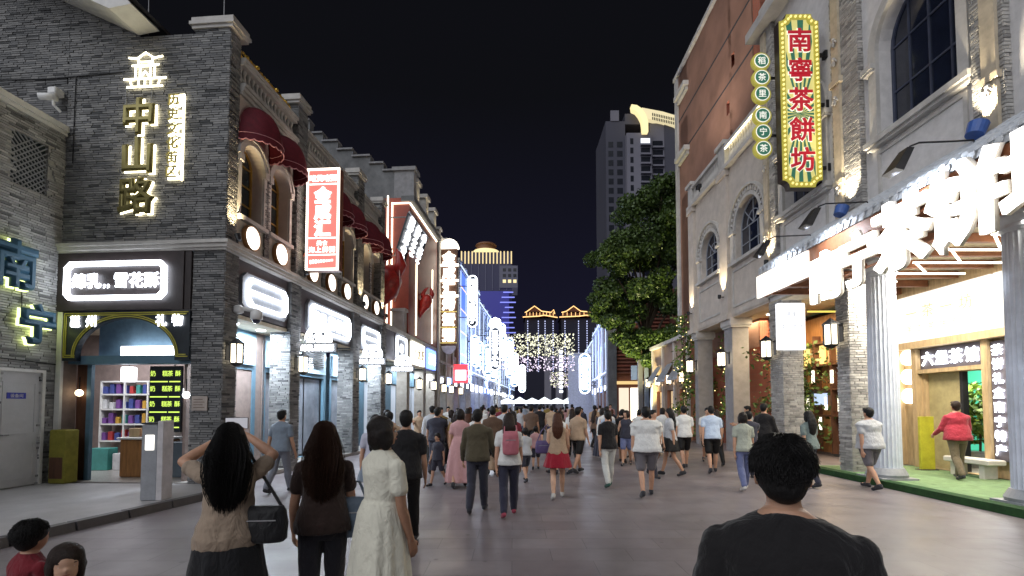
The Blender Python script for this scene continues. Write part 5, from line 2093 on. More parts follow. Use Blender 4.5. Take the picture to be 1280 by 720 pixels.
# ================================================================== cream arcade building
cb = thing('cream_arcade_building', 'cream stucco building with two arched windows and a lit balustrade', 'building', F_R, (0, 18.8, 0))
m = MB(cb)
m.wall(PR(0.0), 15.44, 22.2, 5.1, 10.85, [(16.72, 0.92, 7.05, 8.22, True), (20.05, 0.88, 7.15, 8.18, True)], 0.3)
m.box(0.0, 0.3, 22.0, 22.2, 5.1, 10.85)
m.box(0.0, 0.5, 15.44, 22.2, 5.06, 5.10)
m.build('facade_stucco', STUCCO, cb)
m = MB(cb)
m.box(0.5, 0.7, 15.5, 22.1, 5.2, 10.8)
m.build('inner_wall', ROOFD, cb)
for c, w, z0, zs in ((16.72, 0.92, 7.05, 8.22), (20.05, 0.88, 7.15, 8.18)):
    window(cb, PR(0.0), c, w, z0, zs, True, -0.22, pm('pale_mullion%d' % int(c), (0.30, 0.32, 0.36), 0.5), GLASSB, 3, 2, 0.06, fan=True)
    m = MB(cb)
    m.strip(PR(0.0), arch_pts(c, w + 0.12, zs, 18), arch_pts(c, w, zs, 18), 0, 0.06)
    m.strip(PR(0.0), arch_pts(c, w + 0.42, zs, 18), arch_pts(c, w + 0.34, zs, 18), 0, 0.12)
    m.build('arch_moulding', STONE, cb)
    for k in range(19):
        a = PI * (k + 0.5) / 19
        u, z = c - (w + 0.23) * math.cos(a), zs + (w + 0.23) * math.sin(a)
        m = MB(cb)
        r = 0.055
        ca, sa = math.cos(a), math.sin(a)
        m.prism(PR(0.0), [(u - r * ca * 1.5 - r * sa * .8, z + r * sa * 1.5 - r * ca * .8), (u + r * ca * 1.5 - r * sa * .8, z - r * sa * 1.5 - r * ca * .8), (u + r * ca * 1.5 + r * sa * .8, z - r * sa * 1.5 + r * ca * .8), (u - r * ca * 1.5 + r * sa * .8, z + r * sa * 1.5 + r * ca * .8)], 0, 0.07)
        m.build('arch_block', STONE, cb)
    for s in (-1, 1):
        m = MB(cb)
        u = c + s * (w + 0.18)
        m.pbox(PR(0.0), u - 0.2, u + 0.2, zs - 0.10, zs, 0, 0.14)
        m.pbox(PR(0.0), u - 0.13, u + 0.13, z0, zs - 0.10, 0, 0.08)
        m.build('jamb_pilaster', STONE, cb)
    m = MB(cb)
    m.pbox(PR(0.0), c - w - 0.35, c + w + 0.35, z0 - 0.12, z0 - 0.002, 0.0, 0.18)
    m.build('sill', STONE, cb)
    m = MB(cb)
    m.ring(PR(0.0), [(c - w - 0.3, 5.4), (c + w + 0.3, 5.4), (c + w + 0.3, 6.8), (c - w - 0.3, 6.8)], [(c - w - 0.22, 5.48), (c + w + 0.22, 5.48), (c + w + 0.22, 6.72), (c - w - 0.22, 6.72)], 0, 0.03)
    m.build('panel_moulding', STONE, cb)
for a, b in ((18.15, 18.85), (21.6, 22.2)):
    m = MB(cb)
    m.pbox(PR(0.0), a, b, 5.1, 10.8, 0, 0.12)
    m.pbox(PR(0.0), a - 0.08, b + 0.08, 5.0, 5.2, 0, 0.2)
    m.pbox(PR(0.0), a - 0.06, b + 0.06, 10.6, 10.84, 0, 0.18)
    m.build('pilaster', STUCCO, cb)
    m = MB(cb)
    m.pbox(PR(0.0), a + 0.05, b - 0.05, 10.85, 11.85, -0.4, 0.12)
    m.pbox(PR(0.0), a - 0.05, b + 0.05, 11.85, 12.0, -0.5, 0.22)
    m.build('balustrade_pier', STONE, cb)
m = MB(cb)
m.pbox(PR(0.0), 15.44, 22.2, 10.84, 10.97, -0.3, 0.20)
m.build('cornice', STONE, cb)
m = MB(cb)
m.pbox(PR(0.0), 15.44, 18.19, 11.66, 11.80, -0.2, 0.16)
m.pbox(PR(0.0), 18.81, 21.64, 11.66, 11.80, -0.2, 0.16)
m.build('hand_rail', STONE, cb)
bal = MB()
bal.lathe(0, 0, [(0.07, 0), (0.07, 0.05), (0.045, 0.08), (0.075, 0.25), (0.04, 0.50), (0.07, 0.64), (0.07, 0.70)], 8)
bal2 = bpy.data.meshes.new('baluster')
bal2.from_pydata(bal.v, [], bal.f)
bal2.materials.append(STONE)
balusters(cb, [(-0.0, 15.55 + k * 0.2, 10.97) for k in range(13)] + [(-0.0, 18.95 + k * 0.2, 10.97) for k in range(14)], bal2)
bl = thing('balustrade_light', 'warm strip of light glowing behind the near balustrade', 'lamp', F_R, (0.25, 16.8, 10.97))
m = MB(bl)
m.box(0.26, 0.34, 15.5, 18.1, 11.0, 11.06)
m.box(-0.16, -0.12, 15.5, 18.1, 11.60, 11.64)
m.build('strip', em('balustrade_led', (1.0, 0.85, 0.5), 10), bl)
fl = thing('added_roof_floodlight', 'small added floodlight on the cream roof washing the red brick wall', 'floodlight', F_R, (0.0, 20.4, 11.0))  # floodlight added to brighten the red brick wall
m = MB(fl)
m.tube([(-0.25, 20.4, 10.98), (-0.25, 20.4, 11.1)], 0.03, 6)
m.bbox(-0.36, -0.2, 20.25, 20.55, 11.1, 11.28, 0.02)
m.build('housing', BLACK, fl)
light('SPOT', 'flood_lamp', fl, (-0.3, 21.0, 11.9), 900, (1.0, 0.9, 0.78), 0.1, (0, R(180 - 28), 0), 150, 1.0)
for a, b, w in ((18.1, 18.8, 0.62), (21.56, 21.95, 0.66)):
    m = MB(cb)
    m.box(0.0, w, a, b, 0.0, 4.7)
    m.build('pier', pm('grey_stone_pier%d' % int(a), (0.26, 0.25, 0.25), 0.6, var=0.12, scale=4), cb)
    m = MB(cb)
    m.box(-0.06, w + 0.06, a - 0.06, b + 0.06, 4.7, 4.78)
    m.box(-0.1, w + 0.1, a - 0.1, b + 0.1, 4.78, 5.06)
    m.build('pier_cap', STONE, cb)
m = MB(cb)
m.box(0.0, 3.0, 15.44, 22.2, 5.105, 5.15)
m.build('arcade_ceiling', CEIL, cb)
for y in (16.6, 17.6):
    m = MB(cb)
    m.lathe(1.2, y, [(0.14, 5.10), (0.14, 5.07), (0.1, 5.06)], 14)
    m.build('ceiling_downlight', E_WARMW, cb)
light('AREA', 'arcade_lamp', cb, (1.2, 17.5, 5.0), 80, (1.0, 0.8, 0.5), 0.6, (0, 0, 0), sy=4.0)

# ================================================================== red brick block behind the cream building
random.seed(23)


def brickwall(name, c1, c2, mortar, scale=1.0, rot=None):
    m, nt, b, lk = nodes(name)
    tc = nt.nodes.new('ShaderNodeTexCoord')
    mp = nt.nodes.new('ShaderNodeMapping')
    if rot:
        mp.inputs['Rotation'].default_value = rot
    lk.new(tc.outputs['Object'], mp.inputs['Vector'])
    bk = nt.nodes.new('ShaderNodeTexBrick')
    bk.inputs['Scale'].default_value = scale
    bk.inputs['Brick Width'].default_value = 0.24
    bk.inputs['Row Height'].default_value = 0.07
    bk.inputs['Mortar Size'].default_value = 0.006
    bk.inputs['Color1'].default_value = (*c1, 1)
    bk.inputs['Color2'].default_value = (*c2, 1)
    bk.inputs['Mortar'].default_value = (*mortar, 1)
    lk.new(mp.outputs['Vector'], bk.inputs['Vector'])
    n = nt.nodes.new('ShaderNodeTexNoise')
    n.inputs['Scale'].default_value = 0.8
    n.inputs['Detail'].default_value = 8
    lk.new(tc.outputs['Object'], n.inputs['Vector'])
    mr = nt.nodes.new('ShaderNodeMapRange')
    mr.inputs['From Min'].default_value = 0.3
    mr.inputs['From Max'].default_value = 0.7
    mr.inputs['To Min'].default_value = 0.7
    mr.inputs['To Max'].default_value = 1.15
    lk.new(n.outputs['Fac'], mr.inputs['Value'])
    mx = nt.nodes.new('ShaderNodeMix')
    mx.data_type = 'RGBA'
    mx.blend_type = 'MULTIPLY'
    mx.inputs['Factor'].default_value = 1
    lk.new(bk.outputs['Color'], mx.inputs['A'])
    lk.new(mr.outputs['Result'], mx.inputs['B'])
    lk.new(mx.outputs['Result'], b.inputs['Base Color'])
    b.inputs['Roughness'].default_value = 0.85
    return m


REDWALL = brickwall('red_brick_wall', (0.40, 0.125, 0.07), (0.34, 0.10, 0.06), (0.30, 0.16, 0.11), rot=(PI / 2, 0, PI / 2))
rb = thing('red_brick_building', 'plain red brick block rising behind the cream balustrade', 'building', F_R, (1.2, 23, 0))
QP = PR(1.2)
m = MB(rb)
m.wall(QP, 18.4, 27.4, 4.0, 20.7, [(26.2, 0.55, 17.7, 19.2, False), (26.2, 0.55, 13.4, 15.6, False), (20.3, 0.28, 16.4, 17.0, False), (20.6, 0.28, 14.6, 15.2, False)], 0.3)
m.box(1.2, 8.0, 27.3, 27.4, 0.0, 20.7)
m.box(1.5, 8.0, 18.4, 27.3, 0.0, 20.6)
m.box(1.2, 8.0, 18.4, 18.5, 4.0, 20.7)
m.build('wall', REDWALL, rb)
for z in (15.9, 18.0):
    m = MB(rb)
    m.pbox(QP, 18.4, 27.4, z, z + 0.08, 0.0, 0.012)
    m.build('joint_band', ROOFD, rb)
for za, zb in ((17.7, 19.2), (13.4, 15.6)):
    m = MB(rb)
    m.pbox(QP, 25.4, 27.0, zb, zb + 0.25, 0, 0.3)
    m.pbox(QP, 25.5, 26.9, zb - 0.2, zb, 0, 0.15)
    m.build('window_hood', STONE, rb)
    window(rb, QP, 26.2, 0.55, za, zb, False, -0.2, WOODD, GLASS, 2, 2, 0.06)
m = MB(rb)
m.pbox(QP, 27.0, 27.42, 4.0, 20.8, 0, 0.1)
m.pbox(QP, 18.3, 27.5, 20.7, 20.9, -0.2, 0.15)
m.build('edge_trim', STONE, rb)
ob = thing('dark_stair_block', 'dark roof block between the tall sunburst sign and the red brick building', 'building', F_R, (2.0, 16.5, 5))
m = MB(ob)
m.box(1.6, 6.0, 15.5, 18.3, 5.2, 17.0)
m.build('wall', pm('dark_olive_wall', (0.10, 0.09, 0.07), 0.8), ob)
m = MB(ob)
m.box(1.4, 6.0, 15.4, 18.35, 17.0, 17.3)
m.build('parapet', STONE, ob)

# ================================================================== low brick pavilion with lanterns and vines
pv = thing('brick_pavilion', 'low warm-lit brick pavilion with cream pilasters past the cream building', 'building', F_R, (0.5, 27, 0))
VPp = PR(0.5)
m = MB(pv)
m.wall(VPp, 23.9, 30.2, 0.0, 5.2, [(24.95 + k * 2.05, 0.6, 0.3, 2.6, False) for k in range(3)], 0.25)
m.box(0.5, 4.0, 23.9, 24.0, 0.0, 5.2)
m.box(0.8, 4.0, 24.0, 30.2, 5.0, 5.2)
m.build('wall', brickwall('warm_brick_wall', (0.40, 0.16, 0.09), (0.34, 0.13, 0.075), (0.36, 0.25, 0.18), rot=(PI / 2, 0, PI / 2)), pv)
m = MB(pv)
m.box(0.3, 4.0, 23.8, 30.4, 5.2, 5.4)
m.build('cornice', STONE, pv)
for k in range(4):
    y = 23.95 + k * 2.05
    m = MB(pv)
    m.pbox(VPp, y, y + 0.22, 0.0, 5.2, 0, 0.12)
    m.build('pilaster', STUCCO, pv)
for k in range(3):
    y = 24.95 + k * 2.05
    window(pv, VPp, y, 0.6, 0.3, 2.6, False, -0.2, WOODD, em('pavilion_pane%d' % k, (1.0, 0.72, 0.4), 0.8), 2, 3, 0.05)
    m = MB(pv)
    m.add([VPp(y - 0.8, 3.2, 0.6), VPp(y + 0.8, 3.2, 0.6), VPp(y + 0.5, 4.1, 0.02), VPp(y - 0.5, 4.1, 0.02)], [(0, 1, 2, 3)])
    m.prism(VPp, [(y - 0.8, 3.05), (y + 0.8, 3.05), (y + 0.8, 3.2), (y - 0.8, 3.2)], 0.58, 0.6)
    m.build('grey_awning', GREYP, pv)
    light('SPOT', 'uplight_lamp', pv, (0.2, y + 1.05, 2.7), 14, (1, 0.65, 0.35), 0.04, (PI, R(8), 0), 90, 1)
for i in range(4):
    lantern(['lantern on the brick pavilion nearest the cream building', 'second lantern on the brick pavilion', 'third lantern on the brick pavilion', 'farthest lantern on the brick pavilion'][i], F_R, (0.38, 24.05 + i * 2.05, 3.15), -1, 1.3, group='lanterns on the brick pavilion')
E_FAIRY = em('fairy_light', (1.0, 0.75, 0.3), 5, sample=False)
for i, (x, y, h, w) in enumerate(((-0.25, 22.6, 6.0, 0.5), (0.9, 20.2, 5.0, 0.6), (1.9, 17.6, 3.9, 1.4), (1.0, 23.4, 3.6, 0.5))):
    t = thing('climbing_vine', ['bright green vine climbing beside the farthest cream pier', 'green vine with fairy lights between the two grey piers', 'dark leafy plant wall behind the banner pier', 'low vine by the brick pavilion corner'][i], 'vine', F_R, (x, y, 0))
    m = MB(t)
    for k in range(3):
        m.tube([(x + random.uniform(-.1, .1), y + random.uniform(-.2, .2), h * j / 6) for j in range(7)], 0.02, 5)
    m.build('stem', WOODD, t)
    n = 900 if i != 2 else 2600
    rs = np.random.RandomState(40 + i)
    p = np.stack([x + rs.normal(0, w * 0.35, n), y + rs.normal(0, w * 0.5, n), rs.uniform(0.3, h, n)], 1)
    p[:, 0] += 0.2 * np.sin(p[:, 2] * 3)
    leaf_object('foliage', t, leaf_quads(p, 0.15, rs), LEAFV if i != 2 else LEAF)
    m = MB(t)
    for k in range(36 if i != 2 else 8):
        q = p[rs.randint(n)]
        m.ball((q[0] - 0.1, q[1] - 0.1, q[2]), 0.022, 5, 4)
    m.build('fairy_lights', E_FAIRY, t, kind='stuff')

# ================================================================== street tree
tr = thing('street_tree', 'tall leafy green tree in front of the residential tower', 'tree', F_W, (9.4, 33.5, 0))
m = MB(tr)
m.tube([(9.4, 33.5, 0), (9.35, 33.5, 2), (9.5, 33.4, 4.5), (9.3, 33.6, 7)], [0.34, 0.27, 0.23, 0.18], 12)
limbs = []
rs = np.random.RandomState(3)
clumps = [(6.0, 32.2, 11.6, 1.6), (5.7, 32.3, 8.6, 1.35), (6.6, 32.5, 7.4, 1.4), (7.4, 32.6, 10.2, 1.9), (7.6, 32.6, 13.0, 1.8), (8.6, 33.0, 15.2, 1.8), (10.2, 33.5, 16.6, 1.9), (11.6, 33.5, 15.2, 1.9),
          (9.6, 33.4, 12.6, 2.3), (11.8, 33.6, 12.0, 2.2), (9.0, 33.0, 9.3, 2.2), (11.2, 33.2, 9.2, 2.1), (8.0, 32.4, 6.7, 1.5), (9.8, 32.8, 6.6, 1.6), (12.6, 33.6, 14.0, 1.6), (6.9, 32.4, 12.6, 1.2), (10.4, 32.6, 14.6, 1.7), (8.2, 32.3, 11.5, 1.6)]
clumps = [(a_ + 0.45, b_, c_, r_) for a_, b_, c_, r_ in clumps] + [(8.8, 32.6, 5.6, 1.3), (10.6, 32.8, 5.4, 1.4), (11.9, 33.0, 6.4, 1.5)]
for cx, cy_, cz, r in clumps:
    st = Vector((9.35, 33.5, min(6.8, cz * 0.55)))
    en = Vector((cx, cy_, cz))
    mid = st.lerp(en, 0.5) + Vector((0, 0, 0.5))
    m.tube([st, mid, en], [0.12, 0.08, 0.03], 7)
m.build('trunk', pm('bark', (0.10, 0.075, 0.05), 0.9, var=0.3, bump=0.8, bscale=20), tr, smooth=True)
vv = []
for i, (cx, cy_, cz, r) in enumerate(clumps):
    for j in range(9):
        d = rs.normal(size=3)
        d /= np.linalg.norm(d)
        c2 = np.array((cx, cy_, cz)) + d * r * np.array((1, 1, 0.8)) * rs.uniform(0.35, 0.95)
        vv.append(leaf_cloud(520, c2, (r * 0.44, r * 0.44, r * 0.34), 0.21, i * 31 + j))
leaf_object('crown', tr, np.concatenate(vv), LEAF)
t = thing('added_tree_uplight', 'small added ground spotlight aimed up at the street tree', 'floodlight', F_W, (7.2, 29.5, 0))  # lamp added to throw warm light up into the crown
m = MB(t)
m.tube([(7.2, 29.5, 0), (7.2, 29.55, 0.2)], 0.09, 10)
m.build('housing', BLACK, t)
light('SPOT', 'uplight_lamp', t, (7.2, 29.56, 0.25), 2300, (1.0, 0.9, 0.45), 0.1, (R(180 - 18), 0, R(-25)), 85, 0.8)

# ================================================================== left: red crayfish restaurant
cr = thing('crayfish_restaurant', 'red-fronted crayfish restaurant outlined in white light strips', 'building', F_L, (0, 13, 0))
FW = PE(13.1)
m = MB(cr)
m.pbox(FW, -3.4, -0.005, 5.2, 11.9, -0.2, 0.0)
m.box(-0.25, 0.0, 13.3, 18.9, 5.2, 11.6)
m.build('red_wall', REDPAINT, cr)
m = MB(cr)
m.box(-6, 0.0, 9.96, 18.9, 4.98, 5.18)
m.build('terrace_slab', STONE, cr)
E_STRIP = em('facade_strip', (1.0, 0.88, 0.66), 6)
m = MB(cr)
m.pbox(FW, -1.02, -0.96, 5.4, 11.9, 0.25, 0.30)
m.pbox(FW, -0.88, -0.82, 5.4, 11.65, 0.02, 0.07)
m.pbox(FW, -0.82, 0.0, 11.58, 11.64, 0.02, 0.07)
m.box(0.0, 0.06, 13.1, 18.6, 11.58, 11.64)
m.box(0.0, 0.05, 14.3, 14.36, 5.3, 9.0)
m.box(0.0, 0.05, 17.6, 17.66, 5.3, 9.6)
m.build('light_strip', E_STRIP, cr)
m = MB(cr)
m.box(-0.4, 0.25, 13.0, 18.8, 11.70, 11.95)
m.build('cornice', GREYSTUC, cr)
m = MB(cr)
m.box(-0.66, -0.06, 12.6, 13.0, 5.18, 6.2)
m.box(-0.72, 0.0, 12.55, 13.05, 6.2, 6.34)
m.build('cream_pedestal', STONE, cr)
for i, y in enumerate((13.9, 15.7, 17.5)):
    m = MB(cr)
    m.box(-0.5, 0.12, y, y + 0.55, 11.95, 13.0)
    m.box(-0.6, 0.22, y - 0.1, y + 0.65, 13.0, 13.2)
    m.build('parapet_pier', STONE, cr)
    light('SPOT', 'uplight_lamp', cr, (0.35, y + 0.27, 11.98), 10, (1.0, 0.85, 0.55), 0.03, (PI, R(-8), 0), 80, 1)
# stepped grey side wall behind
m = MB(cr)
st = [(-9.0, 5.2), (-9.0, 16.3), (-5.4, 16.3), (-5.4, 15.6), (-4.7, 15.6), (-4.7, 15.15), (-3.9, 15.15), (-3.9, 14.68), (-3.1, 14.68), (-3.1, 14.3), (-2.2, 14.3), (-2.2, 13.9), (-1.5, 13.9), (-1.5, 13.5), (-0.9, 13.5), (-0.9, 12.0), (0.0, 12.0), (0.0, 5.2)]
for a, b2 in ((-9.0, -5.4), (-5.4, -4.7), (-4.7, -3.9), (-3.9, -3.1), (-3.1, -2.2), (-2.2, -1.5), (-1.5, -0.9), (-0.9, 0.0)):
    zt = {-9.0: 16.3, -5.4: 15.6, -4.7: 15.15, -3.9: 14.68, -3.1: 14.3, -2.2: 13.9, -1.5: 13.5, -0.9: 12.0}[a]
    m.box(a, b2 - 0.002, 13.6, 14.0, 9.0, zt)
m.build('stepped_side_wall', GREYSTUC, cr)
m = MB(cr)
for a, b2, zt in ((-9.0, -5.4, 16.3), (-5.4, -4.7, 15.6), (-4.7, -3.9, 15.15), (-3.9, -3.1, 14.68), (-3.1, -2.2, 14.3), (-2.2, -1.5, 13.9), (-1.5, -0.9, 13.5)):
    m.box(a - 0.05, b2, 13.5, 14.1, zt + 0.002, zt + 0.09)
m.build('step_coping', pm('grey_coping', (0.25, 0.25, 0.26), 0.8), cr)
m = MB(cr)
m.box(-0.9, 0.1, 13.45, 14.1, 12.0, 13.42)
m.box(-1.0, 0.2, 13.35, 14.2, 13.42, 13.6)
m.build('corner_pier', pm('grey_pier', (0.28, 0.28, 0.29), 0.8, dirt=0.3), cr)
# street level bays
BEIGEP = pm('beige_stone_pier', (0.36, 0.33, 0.29), 0.7, dirt=0.2)
for a, b2 in ((12.9, 13.4), (15.9, 16.4), (18.4, 18.9)):
    m = MB(cr)
    m.box(-0.5, 0.0, a, b2, 0.0, 4.98)
    m.build('pier', BEIGEP, cr)
m = MB(cr)
m.box(-0.3, -0.05, 9.97, 12.9, 3.7, 4.97)
m.box(-0.3, -0.05, 13.4, 15.9, 3.7, 4.97)
m.box(-0.3, -0.05, 16.4, 18.4, 3.7, 4.97)
m.build('fascia', MAUVE, cr)
m = MB(cr)
m.wall(PL(-1.0), 9.6, 19.0, 0.0, 3.7, [(11.4, 1.2, 0.1, 2.8, False), (14.7, 1.1, 0.1, 2.8, False), (17.4, 0.9, 0.1, 2.8, False)], 0.15)
m.build('shop_wall', BLUEP, cr)
for i, (c, w) in enumerate(((11.4, 1.2), (14.7, 1.1), (17.4, 0.9))):
    window(cr, PL(-1.0), c, w, 0.1, 2.8, False, -0.12, BLACK, em('far_shop_pane%d' % i, (0.75, 0.85, 1.0), 0.55, sample=False), 2, 1, 0.06)
    light('AREA', 'arcade_lamp', cr, (-0.5, c, 3.6), 40, (0.85, 0.92, 1.0), 0.6, (0, 0, 0), sy=2.0)
m = MB(cr)
m.box(-1.0, 0.0, 9.6, 19.0, 3.66, 3.70)
m.build('arcade_ceiling', CEIL, cr)
# dark leaning board with white characters
bd = thing('leaning_menu_sign', 'black leaning board with three columns of glowing white characters', 'sign', F_L, (0.1, 13.4, 8.6))
u_, v_ = 11.75, 15.1
m = MB(bd)
m.add([(-0.22, u_, 8.62), (-0.22, v_, 8.62), (0.40, v_, 10.58), (0.40, u_, 10.58), (-0.30, u_, 8.65), (-0.30, v_, 8.65), (0.32, v_, 10.61), (0.32, u_, 10.61)],
      [(0, 1, 2, 3), (4, 7, 6, 5), (0, 4, 5, 1), (1, 5, 6, 2), (2, 6, 7, 3), (3, 7, 4, 0)])
m.build('board', NAVY, bd)
m = MB(bd)
m.tube([(-0.2, u_, 8.6), (-0.2, v_, 8.6)], 0.05, 6)
m.tube([(0.40, u_, 10.6), (0.40, v_, 10.6)], 0.05, 6)
for yy in (u_ + 0.3, v_ - 0.3):
    m.tube([(0.35, yy, 10.5), (-0.6, yy, 10.5)], 0.03, 6)
    m.tube([(-0.25, yy, 8.7), (-0.6, yy, 8.7)], 0.03, 6)
m.build('frame', STEEL, bd)
ang = -math.atan2(0.62, 1.96)
for ci, col_ in enumerate(('肥妹龙', '虾王南', '宁老店')):
    for ri, ch in enumerate(col_):
        f = 0.83 - ri * 0.33
        o = glyph(bd, ch, (-0.22 + 0.62 * f + 0.04, u_ + 0.6 + ci * 1.08, 8.62 + 1.96 * f), 'L', 0.62, E_WHITE, 0.05, 0.03)
        o.rotation_euler = (PI / 2 - ang * 1.0, 0, PI / 2)
# crayfish claws
for i, (x, y, z, s, lab) in enumerate(((-0.55, 11.2, 6.0, 1.0, 'giant red crayfish claw bulging from the restaurant front'), (0.25, 15.2, 6.6, 0.5, 'smaller red crayfish claw hanging past the light strips'))):
    t = thing('crayfish_claw', lab, 'sculpture', F_L, (x, y, z), 'crayfish claws on the restaurant')
    m = MB(t)
    pts = [(x - 0.75 * s, y, z - 0.6 * s), (x - 0.55 * s, y, z - 0.15 * s), (x - 0.3 * s, y, z + 0.35 * s), (x, y, z + 0.95 * s), (x + 0.25 * s, y, z + 1.5 * s), (x + 0.42 * s, y, z + 1.95 * s)]
    m.tube(pts, [0.20 * s, 0.27 * s, 0.36 * s, 0.66 * s, 0.58 * s, 0.22 * s], 18)
    m.build('claw_arm', REDSHELL, t, smooth=True)
    for sg, q in ((1, 0.5), (-1, 0.42)):
        m = MB(t)
        m.tube([(x + 0.2 * s + sg * 0.28 * s, y, z + 1.5 * s), (x + 0.25 * s + sg * 0.5 * s, y, z + 2.0 * s), (x + 0.35 * s + sg * 0.3 * s, y, z + 2.5 * s), (x + 0.45 * s + sg * 0.08 * s, y, z + 2.75 * s)], [0.3 * s, 0.26 * s, 0.15 * s, 0.02], 12)
        m.build('pincer', REDSHELL, t, smooth=True)
    m = MB(t)
    m.tube([(x + 0.4 * s, y - 0.2, z + 1.9 * s), (x + 0.75 * s, y - 0.2, z + 1.7 * s), (x + 0.8 * s, y - 0.2, z + 1.0 * s), (x + 0.55 * s, y - 0.2, z + 0.3 * s)], 0.03 * s, 6)
    m.build('feeler', pm('feeler_white%d' % i, (0.7, 0.5, 0.45), 0.5), t)

outline_sign('square outlined light frame with a single bright word above the fourth arcade bay', 11.3, 12.8, 3.82, 4.86, False, '绵')
fs2 = thing('lightbox_sign', 'plain bright warm-white lightbox on the fifth fascia bay', 'sign', F_L, (0.0, 14.6, 3.8))
m = MB(fs2)
m.pbox(PL(-0.05), 13.5, 15.8, 3.8, 4.9, 0.0, 0.15)
m.build('diffuser', em('lit_warm_box', (1.0, 0.96, 0.80), 4), fs2)
line_text(fs2, '小龙虾', PL(-0.05), 14.65, 4.35, 0.16, 'L', 0.6, FAINT, 0.7, off=0.02, ext=0.005)
fs3 = thing('lightbox_sign', 'small blue lightbox with white characters past the warm-white lightbox', 'sign', F_L, (0.0, 17.4, 3.8))
m = MB(fs3)
m.pbox(PL(-0.05), 16.5, 18.3, 3.8, 4.9, 0.0, 0.15)
m.build('diffuser', em('lit_blue_box', (0.16, 0.28, 1.0), 4), fs3)
line_text(fs3, '海鲜', PL(-0.05), 17.4, 4.35, 0.17, 'L', 0.65, E_WHITE, 0.8, off=0.03, ext=0.01)

# ================================================================== tall vertical bulb sign
v2 = thing('tall_bulb_sign', 'tall narrow sign of stacked glowing white characters with domed top', 'sign', F_L, (0.5, 20, 5.1))
VQ = PE(20.0)
m = MB(v2)
m.pbox(VQ, -0.02, 1.02, 5.5, 11.6, -0.12, 0.06)
m.build('case', pm('brown_sign_back', (0.13, 0.07, 0.05), 0.5), v2)
m = MB(v2)
dome = [(0.5 + 0.62 * math.cos(PI * k / 16), 11.6 + 0.62 * math.sin(PI * k / 16)) for k in range(17)]
m.prism(VQ, dome, -0.1, 0.10)
m.build('dome_light', E_WARMW, v2)
m = MB(v2)
m.prism(VQ, [(0.5 + 0.45 * math.cos(PI * k / 12), 5.45 - 0.5 * math.sin(PI * k / 12)) for k in range(13)], -0.08, 0.08)
m.build('foot_scallop', pm('lilac_white', (0.6, 0.6, 0.72), 0.5), v2)
for i, ch in enumerate('金成汇烤蟹粥'):
    glyph(v2, ch, VQ(0.5, 11.02 - i * 0.98, 0.14), 'E', 0.80, E_WARMW, 0.05, 0.05)
for i in range(1, 7):
    m = MB(v2)
    z = 11.5 - i * 0.98 + 0.02
    if i < 4:
        m.pbox(VQ, -0.12, 1.12, z - 0.06, z + 0.06, 0.06, 0.16)
        m.build('light_bar', E_WARMW, v2)
    else:
        for k in range(12):
            m.plathe(VQ, 0.02 + k * 0.088, z, [(0.03, 0.06), (0.03, 0.10)], 6)
        m.build('bulb_row', E_BULB, v2)
m = MB(v2)
for z in (6.5, 9, 11):
    m.box(-0.3, 0.0, 20.0, 20.06, z - 0.03, z + 0.03)
m.build('bracket', BLACK, v2)


